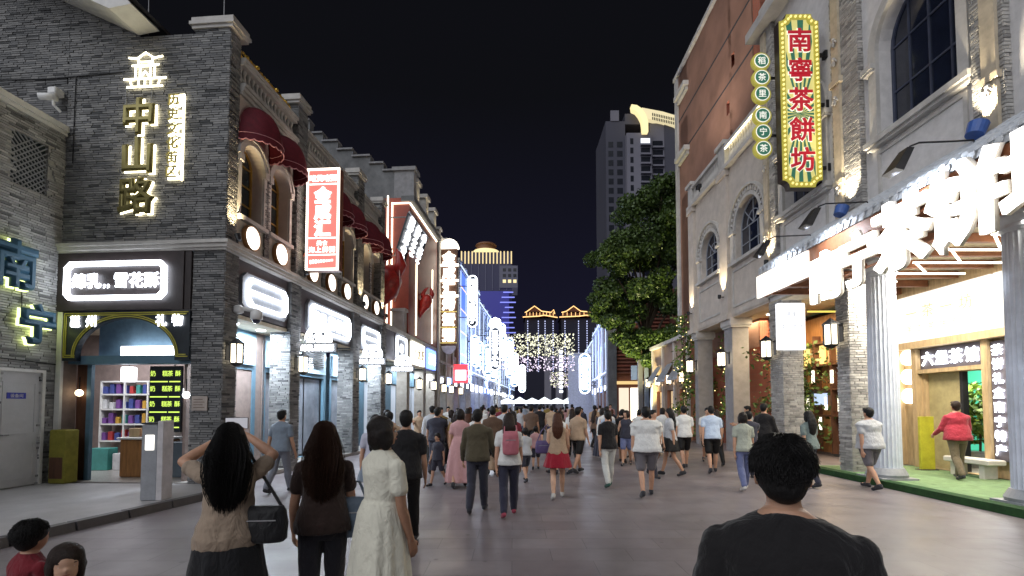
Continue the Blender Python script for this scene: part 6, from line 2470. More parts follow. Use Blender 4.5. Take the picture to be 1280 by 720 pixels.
# ================================================================== terraces farther along
def terrace(label, F, side, s0, s1, h, wall, trim, nw, floors, shop_e, x0=0.0, strip=None, name='terrace_building'):
    """shop terrace: side +1 faces +X (left of the street), -1 faces -X"""
    t = thing(name, label, 'building', F, (x0, (s0 + s1) / 2, 0))
    P = PL(x0) if side > 0 else PR(x0)
    fh = (h - 4.6) / floors
    ops = []
    pitch = (s1 - s0) / nw
    m = MB(t)
    for f in range(floors):
        za = 4.4 + f * fh
        ops = [(s0 + pitch * (k + 0.5), pitch * 0.27, za + fh * 0.22, za + fh * 0.70, True) for k in range(nw)]
        m.wall(P, s0, s1, za, za + fh, ops, 0.22, 8)
        for c, w, a, b, ar in ops:
            window(t, P, c, w, a, b, True, -0.2, trim, GLASSB, 2, 2, 0.07)
    zt = 4.4 + floors * fh
    m.prect(P, s0, s1, zt, h)
    m.prect(P, s0, s1, 3.6, 4.4)
    for e in (s0, s1):
        m.face(P(e, 0, 0), P(e, h, 0), P(e, h, -5), P(e, 0, -5))
    m.build('wall', wall, t)
    for k in range(nw + 1):
        c = min(max(s0 + pitch * k, s0 + 0.2), s1 - 0.2)
        q = MB(t)
        q.pbox(P, c - 0.2, c + 0.2, 0.0, h + 0.3, -0.3, 0.10)
        q.pbox(P, c - 0.28, c + 0.28, h + 0.3, h + 0.45, -0.4, 0.18)
        q.build('pier', trim, t)
    for z, d in ((4.35, 0.14), (h - 0.15, 0.16)):
        q = MB(t)
        q.pbox(P, s0 + 0.01, s1 - 0.01, z, z + 0.16, -0.2, d)
        q.build('cornice', trim, t)
    if strip:
        for z in (4.55, h + 0.05):
            q = MB(t)
            q.pbox(P, s0 + 0.05, s1 - 0.05, z, z + 0.07, 0.12, 0.19)
            q.build('light_strip', strip, t)
        for k in range(nw + 1):  # pier strips added to fill the far street with blue-white light
            c = min(max(s0 + pitch * k, s0 + 0.2), s1 - 0.2)
            q = MB(t)
            q.pbox(P, c - 0.03, c + 0.03, 4.8, h - 0.3, 0.11, 0.15)
            q.build('light_strip', strip, t)
        wl_ = light('AREA', 'added_facade_flood', t, P((s0 + s1) / 2, 4.7, 1.1), 34 * (s1 - s0), (0.45, 0.60, 1.0), s1 - s0 - 1.0, (0, 0, 0), sy=0.3)  # unseen area light added for the blue wash on the facade
        wl_.rotation_euler = (0, 0, 0)
        wl_.rotation_mode = 'QUATERNION'
        wl_.rotation_quaternion = Vector((-0.75 * side, 0, 0.66)).to_track_quat('-Z', 'Y')
        wl_.data.size, wl_.data.size_y = 0.3, s1 - s0 - 1.0
    q = MB(t)
    q.pbox(P, s0, s1, 0.0, 3.6, -1.0, -0.9)
    q.build('shop_wall', GREYP, t)
    for k in range(nw):
        c = s0 + pitch * (k + 0.5)
        q = MB(t)
        q.pbox(P, c - pitch * 0.3, c + pitch * 0.3, 0.2, 2.5, -0.9, -0.85)
        q.build('shop_window', shop_e[k % len(shop_e)], t)
        q = MB(t)
        q.pbox(P, c - pitch * 0.34, c + pitch * 0.34, 3.0, 3.6, -0.2, 0.05)
        sg = q.build('shop_sign', random.choice([E_SMALLW, E_SMALLB, DKBROWN, MAUVE]), t)
        line_text(sg, random.choice(['奶茶', '烧烤', '水果', '小吃', '酸嘢', '老友粉']), P, c, 3.3, 0.06, 'L' if side > 0 else 'R', 0.42, E_SMALLW, 0.5, off=0.02, ext=0.01)
    return t


CREAMW = pm('aged_cream_wall', (0.36, 0.32, 0.26), 0.8, dirt=0.3)
BLUEW = pm('pale_blue_wall', (0.42, 0.47, 0.60), 0.8, dirt=0.2)
LILAC = pm('lilac_trim', (0.50, 0.52, 0.62), 0.7)
SHE = [em('far_shop_glow_a', (0.7, 0.82, 1.0), 1.6), em('far_shop_glow_b', (1.0, 0.85, 0.65), 1.3), em('far_shop_glow_c', (0.35, 0.5, 1.0), 1.3)]
E_STRIPB = em('blue_white_strip', (0.55, 0.70, 1.0), 2.6)
terrace('aged cream terrace house behind the tall bulb sign', F_L, 1, 19.0, 25.6, 12.2, CREAMW, STONE, 3, 2, SHE, strip=None)
terrace('pale blue-lit terrace house just past the tall bulb sign', F_L, 1, 25.7, 35.5, 12.2, BLUEW, LILAC, 4, 2, SHE, strip=E_STRIPB)
terrace('second pale blue-lit terrace house on the left row', F_L, 1, 35.6, 47.0, 11.5, BLUEW, LILAC, 4, 2, SHE, strip=E_STRIPB)
terrace('third pale blue-lit terrace house on the left row', F_L, 1, 47.1, 60.0, 11.3, LILAC, STONE, 5, 2, SHE, strip=E_STRIPB)
terrace('farthest pale terrace house on the left row', F_L, 1, 60.1, 80.0, 11.0, BLUEW, LILAC, 6, 2, SHE, strip=E_STRIPB)
bp_ = thing('blue_glass_panel', 'tall blue lit panel beside the tall bulb sign', 'sign', F_L, (0.3, 26.5, 6))
m = MB(bp_)
m.box(0.0, 0.12, 25.8, 28.6, 5.0, 11.9)
m.build('panel', em('deep_blue_panel', (0.10, 0.20, 0.85), 1.8), bp_)
for k in range(4):
    m = MB(bp_)
    m.box(0.12, 0.15, 25.8, 28.6, 5.6 + k * 1.7, 5.66 + k * 1.7)
    m.build('gold_rule', E_GOLD, bp_)


def pill_sign(label, F, x, y, zc, w, h, n, txt, e=None, group='glowing vertical signs down the street', dark=False, size=None):
    t = thing('vertical_sign', label, 'sign', F, (x, y, zc - h / 2), group)
    P = PE(y)
    r = w / 2

    def pill(i):
        pts = [(x + (r - i) * math.cos(PI * k / 10), zc + h / 2 - r + (r - i) * math.sin(PI * k / 10)) for k in range(11)]
        return pts + [(x - (r - i) * math.cos(PI * k / 10), zc - h / 2 + r - (r - i) * math.sin(PI * k / 10)) for k in range(11)]
    m = MB(t)
    m.prism(P, pill(0), -0.12, 0.04)
    m.build('case', BLUEP if not dark else NAVY, t)
    m = MB(t)
    m.ring(P, pill(0.0), pill(w * 0.10), 0.04, 0.10)
    m.build('light_frame', E_COOL, t)
    step = (h - w * 0.7) / len(txt)
    for i, ch in enumerate(txt):
        glyph(t, ch, P(x, zc + (len(txt) - 1) * step / 2 - i * step, 0.08), 'E', min(step, w * 0.72), E_COOL, 0.05, 0.03)
    m = MB(t)
    for z in (zc - h * 0.3, zc + h * 0.3):
        m.box(min(0, x), max(0, x), y, y + 0.05, z - 0.03, z + 0.03)
    m.build('bracket', BLACK, t)
    return t


pill_sign('tall rounded blue-white vertical sign against the blue tower', F_L, 1.10, 25.5, 9.45, 0.75, 3.9, 6, '阿嬷糖水铺子', dark=True)
pill_sign('short rounded white vertical sign, left one of a touching pair', F_L, 0.10, 35.0, 6.4, 0.95, 2.8, 4, '南宁老友')
pill_sign('short rounded white vertical sign, right one of a touching pair', F_L, 1.0, 35.3, 6.0, 1.05, 3.0, 4, '柠檬鸭店')
pill_sign('long rounded white vertical sign with a bright lamp on top, right of the touching pair', F_L, 1.75, 34.5, 7.0, 1.0, 4.1, 6, '邕城夜市小吃', dark=True)
pill_sign('narrow white vertical sign just past the blue panel', F_L, 0.55, 30.0, 6.3, 0.7, 2.6, 4, '桂林米粉')
pill_sign('white vertical sign low on the third left terrace', F_L, 0.9, 40.0, 5.6, 0.9, 2.6, 4, '甜品水吧')
pill_sign('tall white vertical sign beyond the long lamp-topped one', F_L, 1.9, 39.0, 8.2, 0.8, 3.8, 5, '壮乡特色菜')
pill_sign('far white vertical sign above the end of the left row', F_L, 2.0, 55.0, 6.6, 1.0, 4.6, 5, '夜宵大排档')
pill_sign('faint last vertical sign on the left row', F_L, 2.4, 66.0, 6.0, 1.1, 4.4, 5, '风味烤鱼店')
pill_sign('thin pale vertical sign farther down the left row', F_L, 2.2, 45.0, 7.2, 0.9, 4.6, 6, '水街老字号店')
t = thing('sign_top_lamp', 'bright white flower lamp on top of the long vertical sign', 'lamp', F_L, (1.75, 34.5, 9.1))
m = MB(t)
for k in range(5):
    a = PI * (k + 0.0) / 4
    m.ball((1.75 + 0.38 * math.cos(a), 34.5, 9.25 + 0.42 * math.sin(a)), 0.25, 8, 6)
m.ball((1.75, 34.5, 9.3), 0.3, 8, 6)
m.build('bulb', E_COOL, t, smooth=True)
pr = thing('red_lightbox_sign', 'small red and white square lightbox over the far left shops', 'sign', F_L, (0.4, 23.5, 4.2))
m = MB(pr)
m.bbox(0.1, 1.1, 23.5, 23.62, 3.3, 4.6, 0.03)
m.build('red_case', em('lit_red_case', (1.0, 0.06, 0.08), 2.5, sample=False), pr)
m = MB(pr)
m.bbox(0.22, 0.98, 23.46, 23.5, 3.5, 4.2, 0.01)
m.build('white_panel', E_SMALLW, pr)
for i, (y, z) in enumerate(((14.2, 2.8), (17.2, 2.85), (19.8, 2.8), (22.0, 2.8), (25.5, 2.8))):
    lantern(['lantern under the warm-white lightbox', 'lantern under the blue lightbox', 'lantern at the first pier past the blue lightbox', 'lantern at the second pier past the blue lightbox', 'lantern at the foot of the blue panel'][i], F_L, (0.0, y, z), 1, 1.3)

# right-hand far row
FAR = ((8.1, 40.0), -math.atan2(50, 600))
fb = thing('louvred_brick_building', 'brown louvred brick building with a grey pier under the street tree', 'building', FAR, (0, 0, 0))
m = MB(fb)
m.box(0.0, 8.0, 0.02, 10.0, 0.0, 3.6)
m.box(0.0, 8.0, 0.2, 10.0, 3.6, 11.5)
m.build('wall', pm('brown_brick', (0.20, 0.085, 0.06), 0.8), fb)
for k in range(22):
    m = MB(fb)
    z = 4.4 + k * 0.3
    m.add([(0.65, 0.02, z), (5.0, 0.02, z), (5.0, 0.2, z + 0.2), (0.65, 0.2, z + 0.2), (0.65, 0.06, z - 0.04), (5.0, 0.06, z - 0.04)], [(0, 1, 2, 3), (0, 1, 5, 4)])
    m.build('louvre', pm('louvre_brown%d' % k, (0.24 + 0.03 * (k % 3), 0.095, 0.06), 0.75), fb)
m = MB(fb)
m.box(-0.1, 0.62, -0.15, 0.6, 0.0, 11.8)
m.build('corner_pier', GREYSTUC, fb)
m = MB(fb)
m.box(0.62, 5.0, -0.3, 0.1, 3.5, 3.75)
m.build('canopy', em('amber_canopy_edge', (1.0, 0.7, 0.3), 1.2, sample=False), fb)
for k in range(4):
    m = MB(fb)
    m.box(0.8 + k * 0.95, 1.6 + k * 0.95, -0.05, 0.01, 0.1, 3.2)
    m.build('shop_window', [SHE[1], E_CREAM, SHE[0], SHE[1]][k], fb)
terrace('white-lit far terrace on the right row', FAR, -1, 0.8, 14.0, 9.5, BLUEW, LILAC, 4, 2, SHE, x0=-0.02, strip=E_STRIPB)
terrace('farther white-lit terrace on the right row', FAR, -1, 14.1, 34.0, 9.0, LILAC, STONE, 5, 2, SHE, x0=-0.02, strip=E_STRIPB)
pill_sign('white vertical character sign projecting from the far right row', FAR, -1.2, 12.0, 5.2, 1.2, 4.4, 5, '烧烤海鲜城')
pill_sign('second white vertical sign deeper along the far right row', FAR, -1.0, 18.0, 5.6, 1.1, 4.4, 5, '美食一条街')
wl = thing('plain_side_wall', 'plain pale side wall standing behind the far right vertical sign', 'building', FAR, (-3, 15, 0))
m = MB(wl)
m.box(-2.9, -0.2, 14.6, 15.0, 0.0, 7.6)
m.build('wall', LILAC, wl)
m = MB(wl)
m.box(-3.0, -0.1, 14.5, 15.1, 7.6, 7.75)
m.build('coping', STONE, wl)
ps = thing('direction_post', 'tall grey direction post with a narrow sign on the right side of the street', 'sign post', F_W, (9.0, 33.0, 0))
m = MB(ps)
m.bbox(8.68, 9.0, 32.95, 33.1, 0.0, 4.9, 0.02)
m.build('pillar', STEEL, ps)
m = MB(ps)
m.bbox(9.12, 9.4, 32.95, 33.05, 0.0, 6.2, 0.02)
m.build('sign_panel', pm('slate_panel', (0.20, 0.24, 0.32), 0.4), ps)
line_text(ps, '中山路', PE(32.94), 9.26, 5.4, 0.0, 'E', 0.24, SIGNWHITE, 0.4, off=0.01, ext=0.004, vertical=True)
m = MB(ps)
m.bbox(8.2, 8.62, 32.98, 33.04, 3.5, 4.5, 0.01)
m.build('parking_panel', pm('blue_panel', (0.10, 0.14, 0.3), 0.4), ps)

# ================================================================== light garland nets over the street
E_LEAFY = em('garland_leaf_yellow', (1.0, 0.98, 0.68), 2.2, sample=False)
E_PINK = em('garland_leaf_pink', (0.95, 0.80, 1.0), 2.2, sample=False)
rs = np.random.RandomState(9)
for gi, (Y, xa, xb, za, zb, n, lab, zsplit) in enumerate(((45, -2.4, 5.9, 5.0, 8.5, 900, 'wide curtain of glowing yellow and pink leaf lights hung across the street', 6.35), (58, 4.6, 10.2, 3.9, 5.8, 520, 'lower curtain of pale leaf lights farther down the street', 9.0))):
    t = thing('leaf_light_curtain', lab, 'light curtain', F_W, ((xa + xb) / 2, Y, za))
    m = MB(t)
    for k in range(14):
        x = xa + (xb - xa) * k / 13
        m.tube([(x, Y, zb + 0.1), (x, Y, za)], 0.008, 4)
    m.tube([(xa - 4.2, Y, zb + 0.6), ((xa + xb) / 2, Y, zb + 0.1), (xb + 3.4, Y, zb + 0.6)], 0.015, 5)
    m.build('wire', BLACK, t)
    for mat_, lo, hi, nm, cnt in ((E_LEAFY, max(za, zsplit) if gi == 0 else za, zb, 'yellow_leaves', n), (E_PINK, za, min(zsplit, zb), 'pink_leaves', n // 2)):
        p = np.stack([rs.uniform(xa, xb, cnt), Y + rs.uniform(-0.25, 0.25, cnt), rs.uniform(lo, hi, cnt)], 1)
        v = leaf_quads(p, 0.165 if gi == 0 else 0.14, rs)
        o = leaf_object(nm, t, v, mat_)
        o['kind'] = 'stuff'

# ================================================================== lit market stalls closing the street
for i in range(6):
    x = -0.6 + i * 1.6
    t = thing('market_stall', 'white glowing market stall roof, number %s from the left in the far row' % ['one', 'two', 'three', 'four', 'five', 'six'][i], 'stall', F_W, (x, 62, 0), 'market stalls at the end of the street')
    m = MB(t)
    m.add([(x - 0.8, 61, 2.35), (x + 0.8, 61, 2.35), (x + 0.8, 63, 2.35), (x - 0.8, 63, 2.35), (x, 62, 2.75 + 0.12 * (i % 2))], [(0, 1, 4), (1, 2, 4), (2, 3, 4), (3, 0, 4)])
    m.build('roof', em('stall_roof%d' % i, (0.85, 0.93, 1.0), 2.2), t)
    m = MB(t)
    m.box(x - 0.79, x + 0.79, 61.0, 61.04, 2.0, 2.35)
    m.build('valance', E_SMALLW, t)
    for sx in (-0.75, 0.75):
        m = MB(t)
        m.tube([(x + sx, 61.05, 0), (x + sx, 61.05, 2.35)], 0.03, 6)
        m.build('leg', STEEL, t)
    m = MB(t)
    m.box(x - 0.7, x + 0.7, 61.2, 62.0, 0.0, 0.9)
    m.build('counter', PLASTICW, t)
    light('POINT', 'stall_lamp', t, (x, 60.6, 2.2), 60, (0.8, 0.9, 1.0), 0.2)

# ================================================================== far towers
DKGL = pm('tower_window', (0.012, 0.014, 0.022), 0.2, bump=0)
TWALL = pm('tower_wall', (0.19, 0.185, 0.225), 0.8, var=0.05, scale=0.05)
TWALL2 = pm('tower_wall_dark', (0.075, 0.075, 0.10), 0.8, var=0.05, scale=0.05)
E_WIN = em('far_lit_window', (0.85, 0.92, 1.0), 2.0, sample=False)
E_CROWN = em('crown_gold', (1.0, 0.82, 0.42), 1.5, sample=False)
rt = thing('residential_tower', 'tall lilac-grey residential tower with a gold-lit curved crown', 'tower', F_W, (42, 150, 0))
rt.location.x += 2.2
m = MB(rt)
m.box(28.2, 34.5, 152, 170, 0, 94)
m.build('rear_wing', TWALL2, rt)
m = MB(rt)
m.box(34.5, 42.4, 150, 168, 0, 89)
m.box(42.4, 58, 151.5, 168, 0, 93)
m.build('wall', TWALL, rt)
T1, T2, T3 = PE(150), PE(151.5), PE(152)
for fl in range(27):
    z = 6 + fl * 3.05
    for u0, u1, P_ in ((39.0, 41.9, T1), (43.2, 46.5, T2), (52.0, 55.8, T2), (29.0, 30.6, T3), (31.8, 33.6, T3), (35.6, 36.6, T1)):
        m = MB(rt)
        m.pbox(P_, u0, u1, z, z + 1.9, -0.1, 0.05)
        m.build('window', E_WIN if random.random() < 0.07 else DKGL, rt)
for fl in range(27):
    z = 5.3 + fl * 3.05
    for P_, u0, u1 in ((T1, 38.8, 42.1), (T2, 43.0, 46.7), (T2, 51.8, 56.0)):
        m = MB(rt)
        m.pbox(P_, u0, u1, z, z + 0.55, 0, 0.9)
        m.build('balcony', TWALL, rt)
m = MB(rt)
m.pbox(T2, 47.0, 51.6, 4, 93, 0.0, 0.4)
m.build('shaft_band', TWALL2, rt)
def tpx(x, y):
    return ((x - 640) / 4.0, 97.9 - (y - 132) * 0.2636)


m = MB(rt)
arc_o = [tpx(*q) for q in ((783, 134), (790, 135), (796, 139), (801, 146), (804, 155), (804, 168))]
arc_i = [tpx(*q) for q in ((784, 140), (789, 142), (793, 147), (796, 153), (797, 160), (797, 168))]
m.strip(PE(149.0), arc_o, arc_i, -1.5, 0.6)
m.build('crown_curve', E_CROWN, rt)
m = MB(rt)
m.box(34.5, 58, 152.0, 168, 93, 96.5)
m.build('crown_block', TWALL2, rt)
m = MB(rt)
top_ = [tpx(*q) for q in ((798, 134), (825, 139), (842, 144), (852, 147), (860, 151))]
bot_ = [tpx(*q) for q in ((802, 147), (825, 152), (840, 157), (846, 164), (860, 168))]
m.strip(PE(150.5), top_, bot_, -2, 0.4)
m.build('crown_band', em('crown_gold_band', (1.0, 0.86, 0.52), 1.0, sample=False), rt)
for k in range(16):
    for r in range(2):
        m = MB(rt)
        u, z = tpx(811 + k * 2.2, 141 + k * 0.5 + r * 5)
        m.pbox(PE(150.05), u, u + 0.3, z - 0.9, z, 0, 0.1)
        m.build('crown_slot', DKGL, rt)
m = MB(rt)
m.pbox(T3, 29.8, 32.5, 94.0, 97.5, -0.5, 0.2)
m.build('crown_edge', TWALL, rt)

bt = thing('blue_lit_tower', 'blue-lit office tower with a gold finned crown and round top', 'tower', F_W, (-15, 300, 0))
BT = PE(300)
E_TB = em('tower_blue_wash', (0.020, 0.020, 0.15), 1.7, sample=False)  # blue floodlight on the body put into the material as weak glow
E_TD = em('tower_dark_wash', (0.012, 0.012, 0.040), 1.2, sample=False)  # faint glow painted into the upper body in place of light
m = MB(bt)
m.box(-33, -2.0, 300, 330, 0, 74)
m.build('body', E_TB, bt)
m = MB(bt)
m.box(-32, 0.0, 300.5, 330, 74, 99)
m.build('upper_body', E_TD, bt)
E_FIN = em('crown_fin', (1.0, 0.78, 0.38), 1.3, sample=False)
for k in range(15):
    m = MB(bt)
    x = -32.3 + k * 2.25
    m.pbox(BT, x, x + 0.75, 91.5, 99.3, -0.2, 0.6)
    m.build('fin', E_FIN, bt)
for k in range(7):
    m = MB(bt)
    m.pbox(BT, -30 + k * 4.4, -29.7 + k * 4.4, 74.5, 91.4, 0, 0.4)
    m.build('mullion', em('tower_mullion%d' % k, (0.2, 0.2, 0.3), 0.25, sample=False), bt)  # mullions carry a little light as emission
m = MB(bt)
m.lathe(-17, 312, [(7.5, 99), (7.5, 101), (8.5, 101.3), (8.5, 102.8), (7.0, 103.2)], 28)
m.build('round_rim', E_CROWN, bt)
m = MB(bt)
m.lathe(-17, 312, [(6.2, 103.2), (6.2, 106.2), (7.0, 106.6), (6.5, 107.6), (2, 108)], 28)
m.build('round_cap', pm('bronze_cap', (0.22, 0.10, 0.05), 0.6), bt)
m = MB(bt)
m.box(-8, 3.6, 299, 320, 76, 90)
m.build('side_block', em('tower_side_wash', (0.10, 0.10, 0.15), 0.6, sample=False), bt)  # light on the side block set as weak emission
for r in range(3):
    for k in range(3):
        m = MB(bt)
        m.pbox(PE(299), -5.8 + k * 3.3, -3.8 + k * 3.3, 79 + r * 3.6, 81 + r * 3.6, 0, 0.2)
        m.build('window', DKGL if r else E_CROWN, bt)
for k in range(15):
    z = 28 + k * 3.2
    for (u0, u1) in ((-33.2, -26 + (k % 3)), (-7.5 + (k % 4), 2.4 - (k % 3) * 0.8)):
        m = MB(bt)
        m.pbox(PE(299.8), u0, u1, z, z + 0.5, 0, 1.2)
        m.build('light_band', em('tower_band_a', (0.25, 0.28, 0.9), 1.6, sample=False) if k == 0 and u0 < -30 else bpy.data.materials['tower_band_a'], bt)

E_ROOF = em('roof_outline', (1.0, 0.58, 0.22), 2.6, sample=False)
E_DOT = em('dot_lights', (0.6, 0.65, 1.0), 1.8, sample=False)
for i, (xa, xb, lab) in enumerate(((10, 38, 'dark twin tower with a gold outlined pagoda roof, nearer the blue tower'), (40.5, 76, 'dark twin tower with a gold outlined pagoda roof, nearer the tree'))):
    t = thing('pagoda_tower', lab, 'tower', F_W, ((xa + xb) / 2, 400, 0))
    w = xb - xa
    m = MB(t)
    m.box(xa + 1, xb - 2, 400, 425, 0, 75)
    m.build('body', pm('night_wall%d' % i, (0.03, 0.03, 0.05), 0.8), t)
    m = MB(t)
    pk = xa + w * 0.32
    m.add([(xa, 398, 76), (xb, 398, 76), (xb, 427, 76), (xa, 427, 76), (xa + w * 0.1, 404, 81), (xb - 2, 404, 80), (xb - 2, 420, 80), (xa + w * 0.1, 420, 81)], [(0, 1, 5, 4), (1, 2, 6, 5), (2, 3, 7, 6), (3, 0, 4, 7), (4, 5, 6, 7)])
    m.add([(pk - 6, 402, 81), (pk + 6, 402, 81), (pk, 402, 85.5), (pk - 6, 420, 81), (pk + 6, 420, 81), (pk, 420, 85.5)], [(0, 1, 2), (3, 5, 4), (0, 2, 5, 3), (1, 4, 5, 2)])
    m.build('roof', pm('night_roof%d' % i, (0.12, 0.05, 0.03), 0.7), t)
    for pl in ([(xa - 1, 397.5, 75.6), (xa + w * 0.45, 397.5, 76.4), (xa + w * 0.6, 397.5, 77.2), (xb, 397.5, 75.2)],
               [(xa + 1, 397.5, 79.5), (pk - 6, 401, 81.2), (pk, 401, 85.6), (pk + 6, 401, 81.2), (xb - 5, 401, 80.2), (xb - 3, 401, 82.5), (xb - 2, 401, 79)]):
        m = MB(t)
        m.tube(pl, 0.42, 5)
        m.build('roof_light', E_ROOF, t)
    for k in range(9):
        m = MB(t)
        x = xa + 2 + k * w / 10
        m.box(x, x + 0.4, 399.6, 400, 76.5, 80)
        m.build('column_light', E_ROOF, t)
    for c in (0.1, 0.42, 0.62, 0.86):
        m = MB(t)
        for k in range(22):
            x = xa + w * c
            m.box(x, x + 0.7, 399.5, 400, 30 + k * 2.0, 30.9 + k * 2.0)
        m.build('dot_lights', E_DOT, t, kind='stuff')
ct = thing('column_tower', 'slim pale lit column block standing at the end of the street', 'tower', F_W, (9, 120, 0))
for k, x in enumerate((8.2, 11.0, 13.8)):
    m = MB(ct)
    m.box(x, x + 1.6, 120, 122, 0, 17.5 - k)
    m.build('column', TWALL, ct)
m = MB(ct)
for k in range(10):
    m.box(11.0 + 0.9, 11.0 + 1.7, 119.8, 119.95, 5 + k * 1.1, 5.6 + k * 1.1)
m.build('white_characters', E_SMALLW, ct, kind='stuff')

# ================================================================== people
random.seed(5)
_Q = []          # remesh queue
_FM = {}


def cloth(name, col, rough=0.85):
    if name not in _FM:
        m = pm('cloth_' + name, col, rough, var=0.05, scale=14, bump=0.25, bscale=220, spec=0.2)
        nt = m.node_tree
        b = nt.nodes['Principled BSDF']
        old = b.inputs['Normal'].links[0].from_node
        tc = nt.nodes.new('ShaderNodeTexCoord')
        mp = nt.nodes.new('ShaderNodeMapping')
        mp.inputs['Scale'].default_value = (1.0, 1.0, 0.55)
        n = nt.nodes.new('ShaderNodeTexNoise')
        n.inputs['Scale'].default_value = 11
        n.inputs['Detail'].default_value = 3
        n.inputs['Distortion'].default_value = 1.8
        bp = nt.nodes.new('ShaderNodeBump')
        bp.inputs['Strength'].default_value = 0.55
        bp.inputs['Distance'].default_value = 0.03
        nt.links.new(tc.outputs['Object'], mp.inputs['Vector'])
        nt.links.new(mp.outputs['Vector'], n.inputs['Vector'])
        nt.links.new(n.outputs['Fac'], bp.inputs['Height'])
        nt.links.new(bp.outputs['Normal'], old.inputs['Normal'])
        b.inputs['Sheen Weight'].default_value = 0.15
        _FM[name] = m
    return _FM[name]


def skinmat(name='skin', col=(0.46, 0.26, 0.17)):
    if name not in _FM:
        m = pm(name, col, 0.5, var=0.08, scale=20, bump=0.08, bscale=200, spec=0.35)
        b = m.node_tree.nodes['Principled BSDF']
        b.inputs['Subsurface Weight'].default_value = 0.12
        b.inputs['Subsurface Radius'].default_value = (0.012, 0.005, 0.003)
        _FM[name] = m
    return _FM[name]


def hairmat(name, col):
    if name not in _FM:
        _FM[name] = pm('hair_' + name, col, 0.5, var=0.35, scale=30, bump=0.6, bscale=60, spec=0.22, stretch=(6, 6, 0.5))
    return _FM[name]


class Body(MB):
    def rc(s, p0, r0, p1, r1, n=14):
        """rounded cone"""
        p0, p1 = Vector(p0), Vector(p1)
        d = (p1 - p0)
        L_ = d.length
        d = d.normalized() if L_ > 1e-6 else Vector((0, 0, 1))
        pts, rs = [], []
        for k in range(4):
            a = PI / 2 * (1 - k / 4)
            pts.append(p0 - d * r0 * math.sin(a))
            rs.append(max(0.001, r0 * math.cos(a)))
        pts.append(p0)
        rs.append(r0)
        pts.append(p1)
        rs.append(r1)
        for k in range(1, 5):
            a = PI / 2 * k / 4
            pts.append(p1 + d * r1 * math.sin(a))
            rs.append(max(0.001, r1 * math.cos(a)))
        # straight axis so a fixed frame is enough
        u = d.orthogonal().normalized()
        v = d.cross(u)
        vs, fs = [], []
        for p, r in zip(pts, rs):
            for k in range(n):
                q = 2 * PI * k / n
                vs.append(tuple(p + (u * math.cos(q) + v * math.sin(q)) * r))
        for i in range(len(pts) - 1):
            for k in range(n):
                k2 = (k + 1) % n
                fs.append((i * n + k, i * n + k2, (i + 1) * n + k2, (i + 1) * n + k))
        fs.append(tuple(range(n - 1, -1, -1)))
        fs.append(tuple(range((len(pts) - 1) * n, len(pts) * n)))
        s.add(vs, fs)

    def loft(s, secs, tf=lambda p: p, n=28, fold=None):
        vs, fs = [], []
        for i, (z, rx, ry, y0) in enumerate(secs):
            for k in range(n):
                q = 2 * PI * k / n
                f = 1.0
                if fold:
                    f = fold(i / (len(secs) - 1), q)
                c, sn = math.cos(q), math.sin(q)
                vs.append(tf((rx * f * math.copysign(abs(c) ** 0.9, c), y0 + ry * f * math.copysign(abs(sn) ** 0.9, sn), z)))
        for i in range(len(secs) - 1):
            for k in range(n):
                k2 = (k + 1) % n
                fs.append((i * n + k, i * n + k2, (i + 1) * n + k2, (i + 1) * n + k))
        fs.append(tuple(range(n - 1, -1, -1)))
        fs.append(tuple(range((len(secs) - 1) * n, len(secs) * n)))
        s.add(vs, fs)


_TEX = bpy.data.textures.new('cloth_folds', 'CLOUDS')
_TEX.noise_scale = 0.09
_TEX.noise_depth = 3
_TEXH = bpy.data.textures.new('hair_waves', 'CLOUDS')
_TEXH.noise_scale = 0.05


def queue(o, voxel, smooth=4, disp=0.0, tex=None):
    r = o.modifiers.new('r', 'REMESH')
    r.mode = 'VOXEL'
    r.voxel_size = voxel
    r.use_smooth_shade = True
    if smooth:
        sm = o.modifiers.new('s', 'SMOOTH')
        sm.factor = 0.5
        sm.iterations = smooth
    if disp:
        d = o.modifiers.new('d', 'DISPLACE')
        d.texture = tex or _TEX
        d.strength = disp
        d.mid_level = 0.5
        d.texture_coords = 'LOCAL'
    _Q.append(o)


def flush():
    dg = bpy.context.evaluated_depsgraph_get()
    done = []
    for o in _Q:
        done.append((o, bpy.data.meshes.new_from_object(o.evaluated_get(dg))))
    for o, me in done:
        mats = list(o.data.materials)
        o.modifiers.clear()
        o.data = me
        me.materials.clear()
        for mm in mats:
            me.materials.append(mm)
        me.polygons.foreach_set('use_smooth', [True] * len(me.polygons))
    _Q.clear()


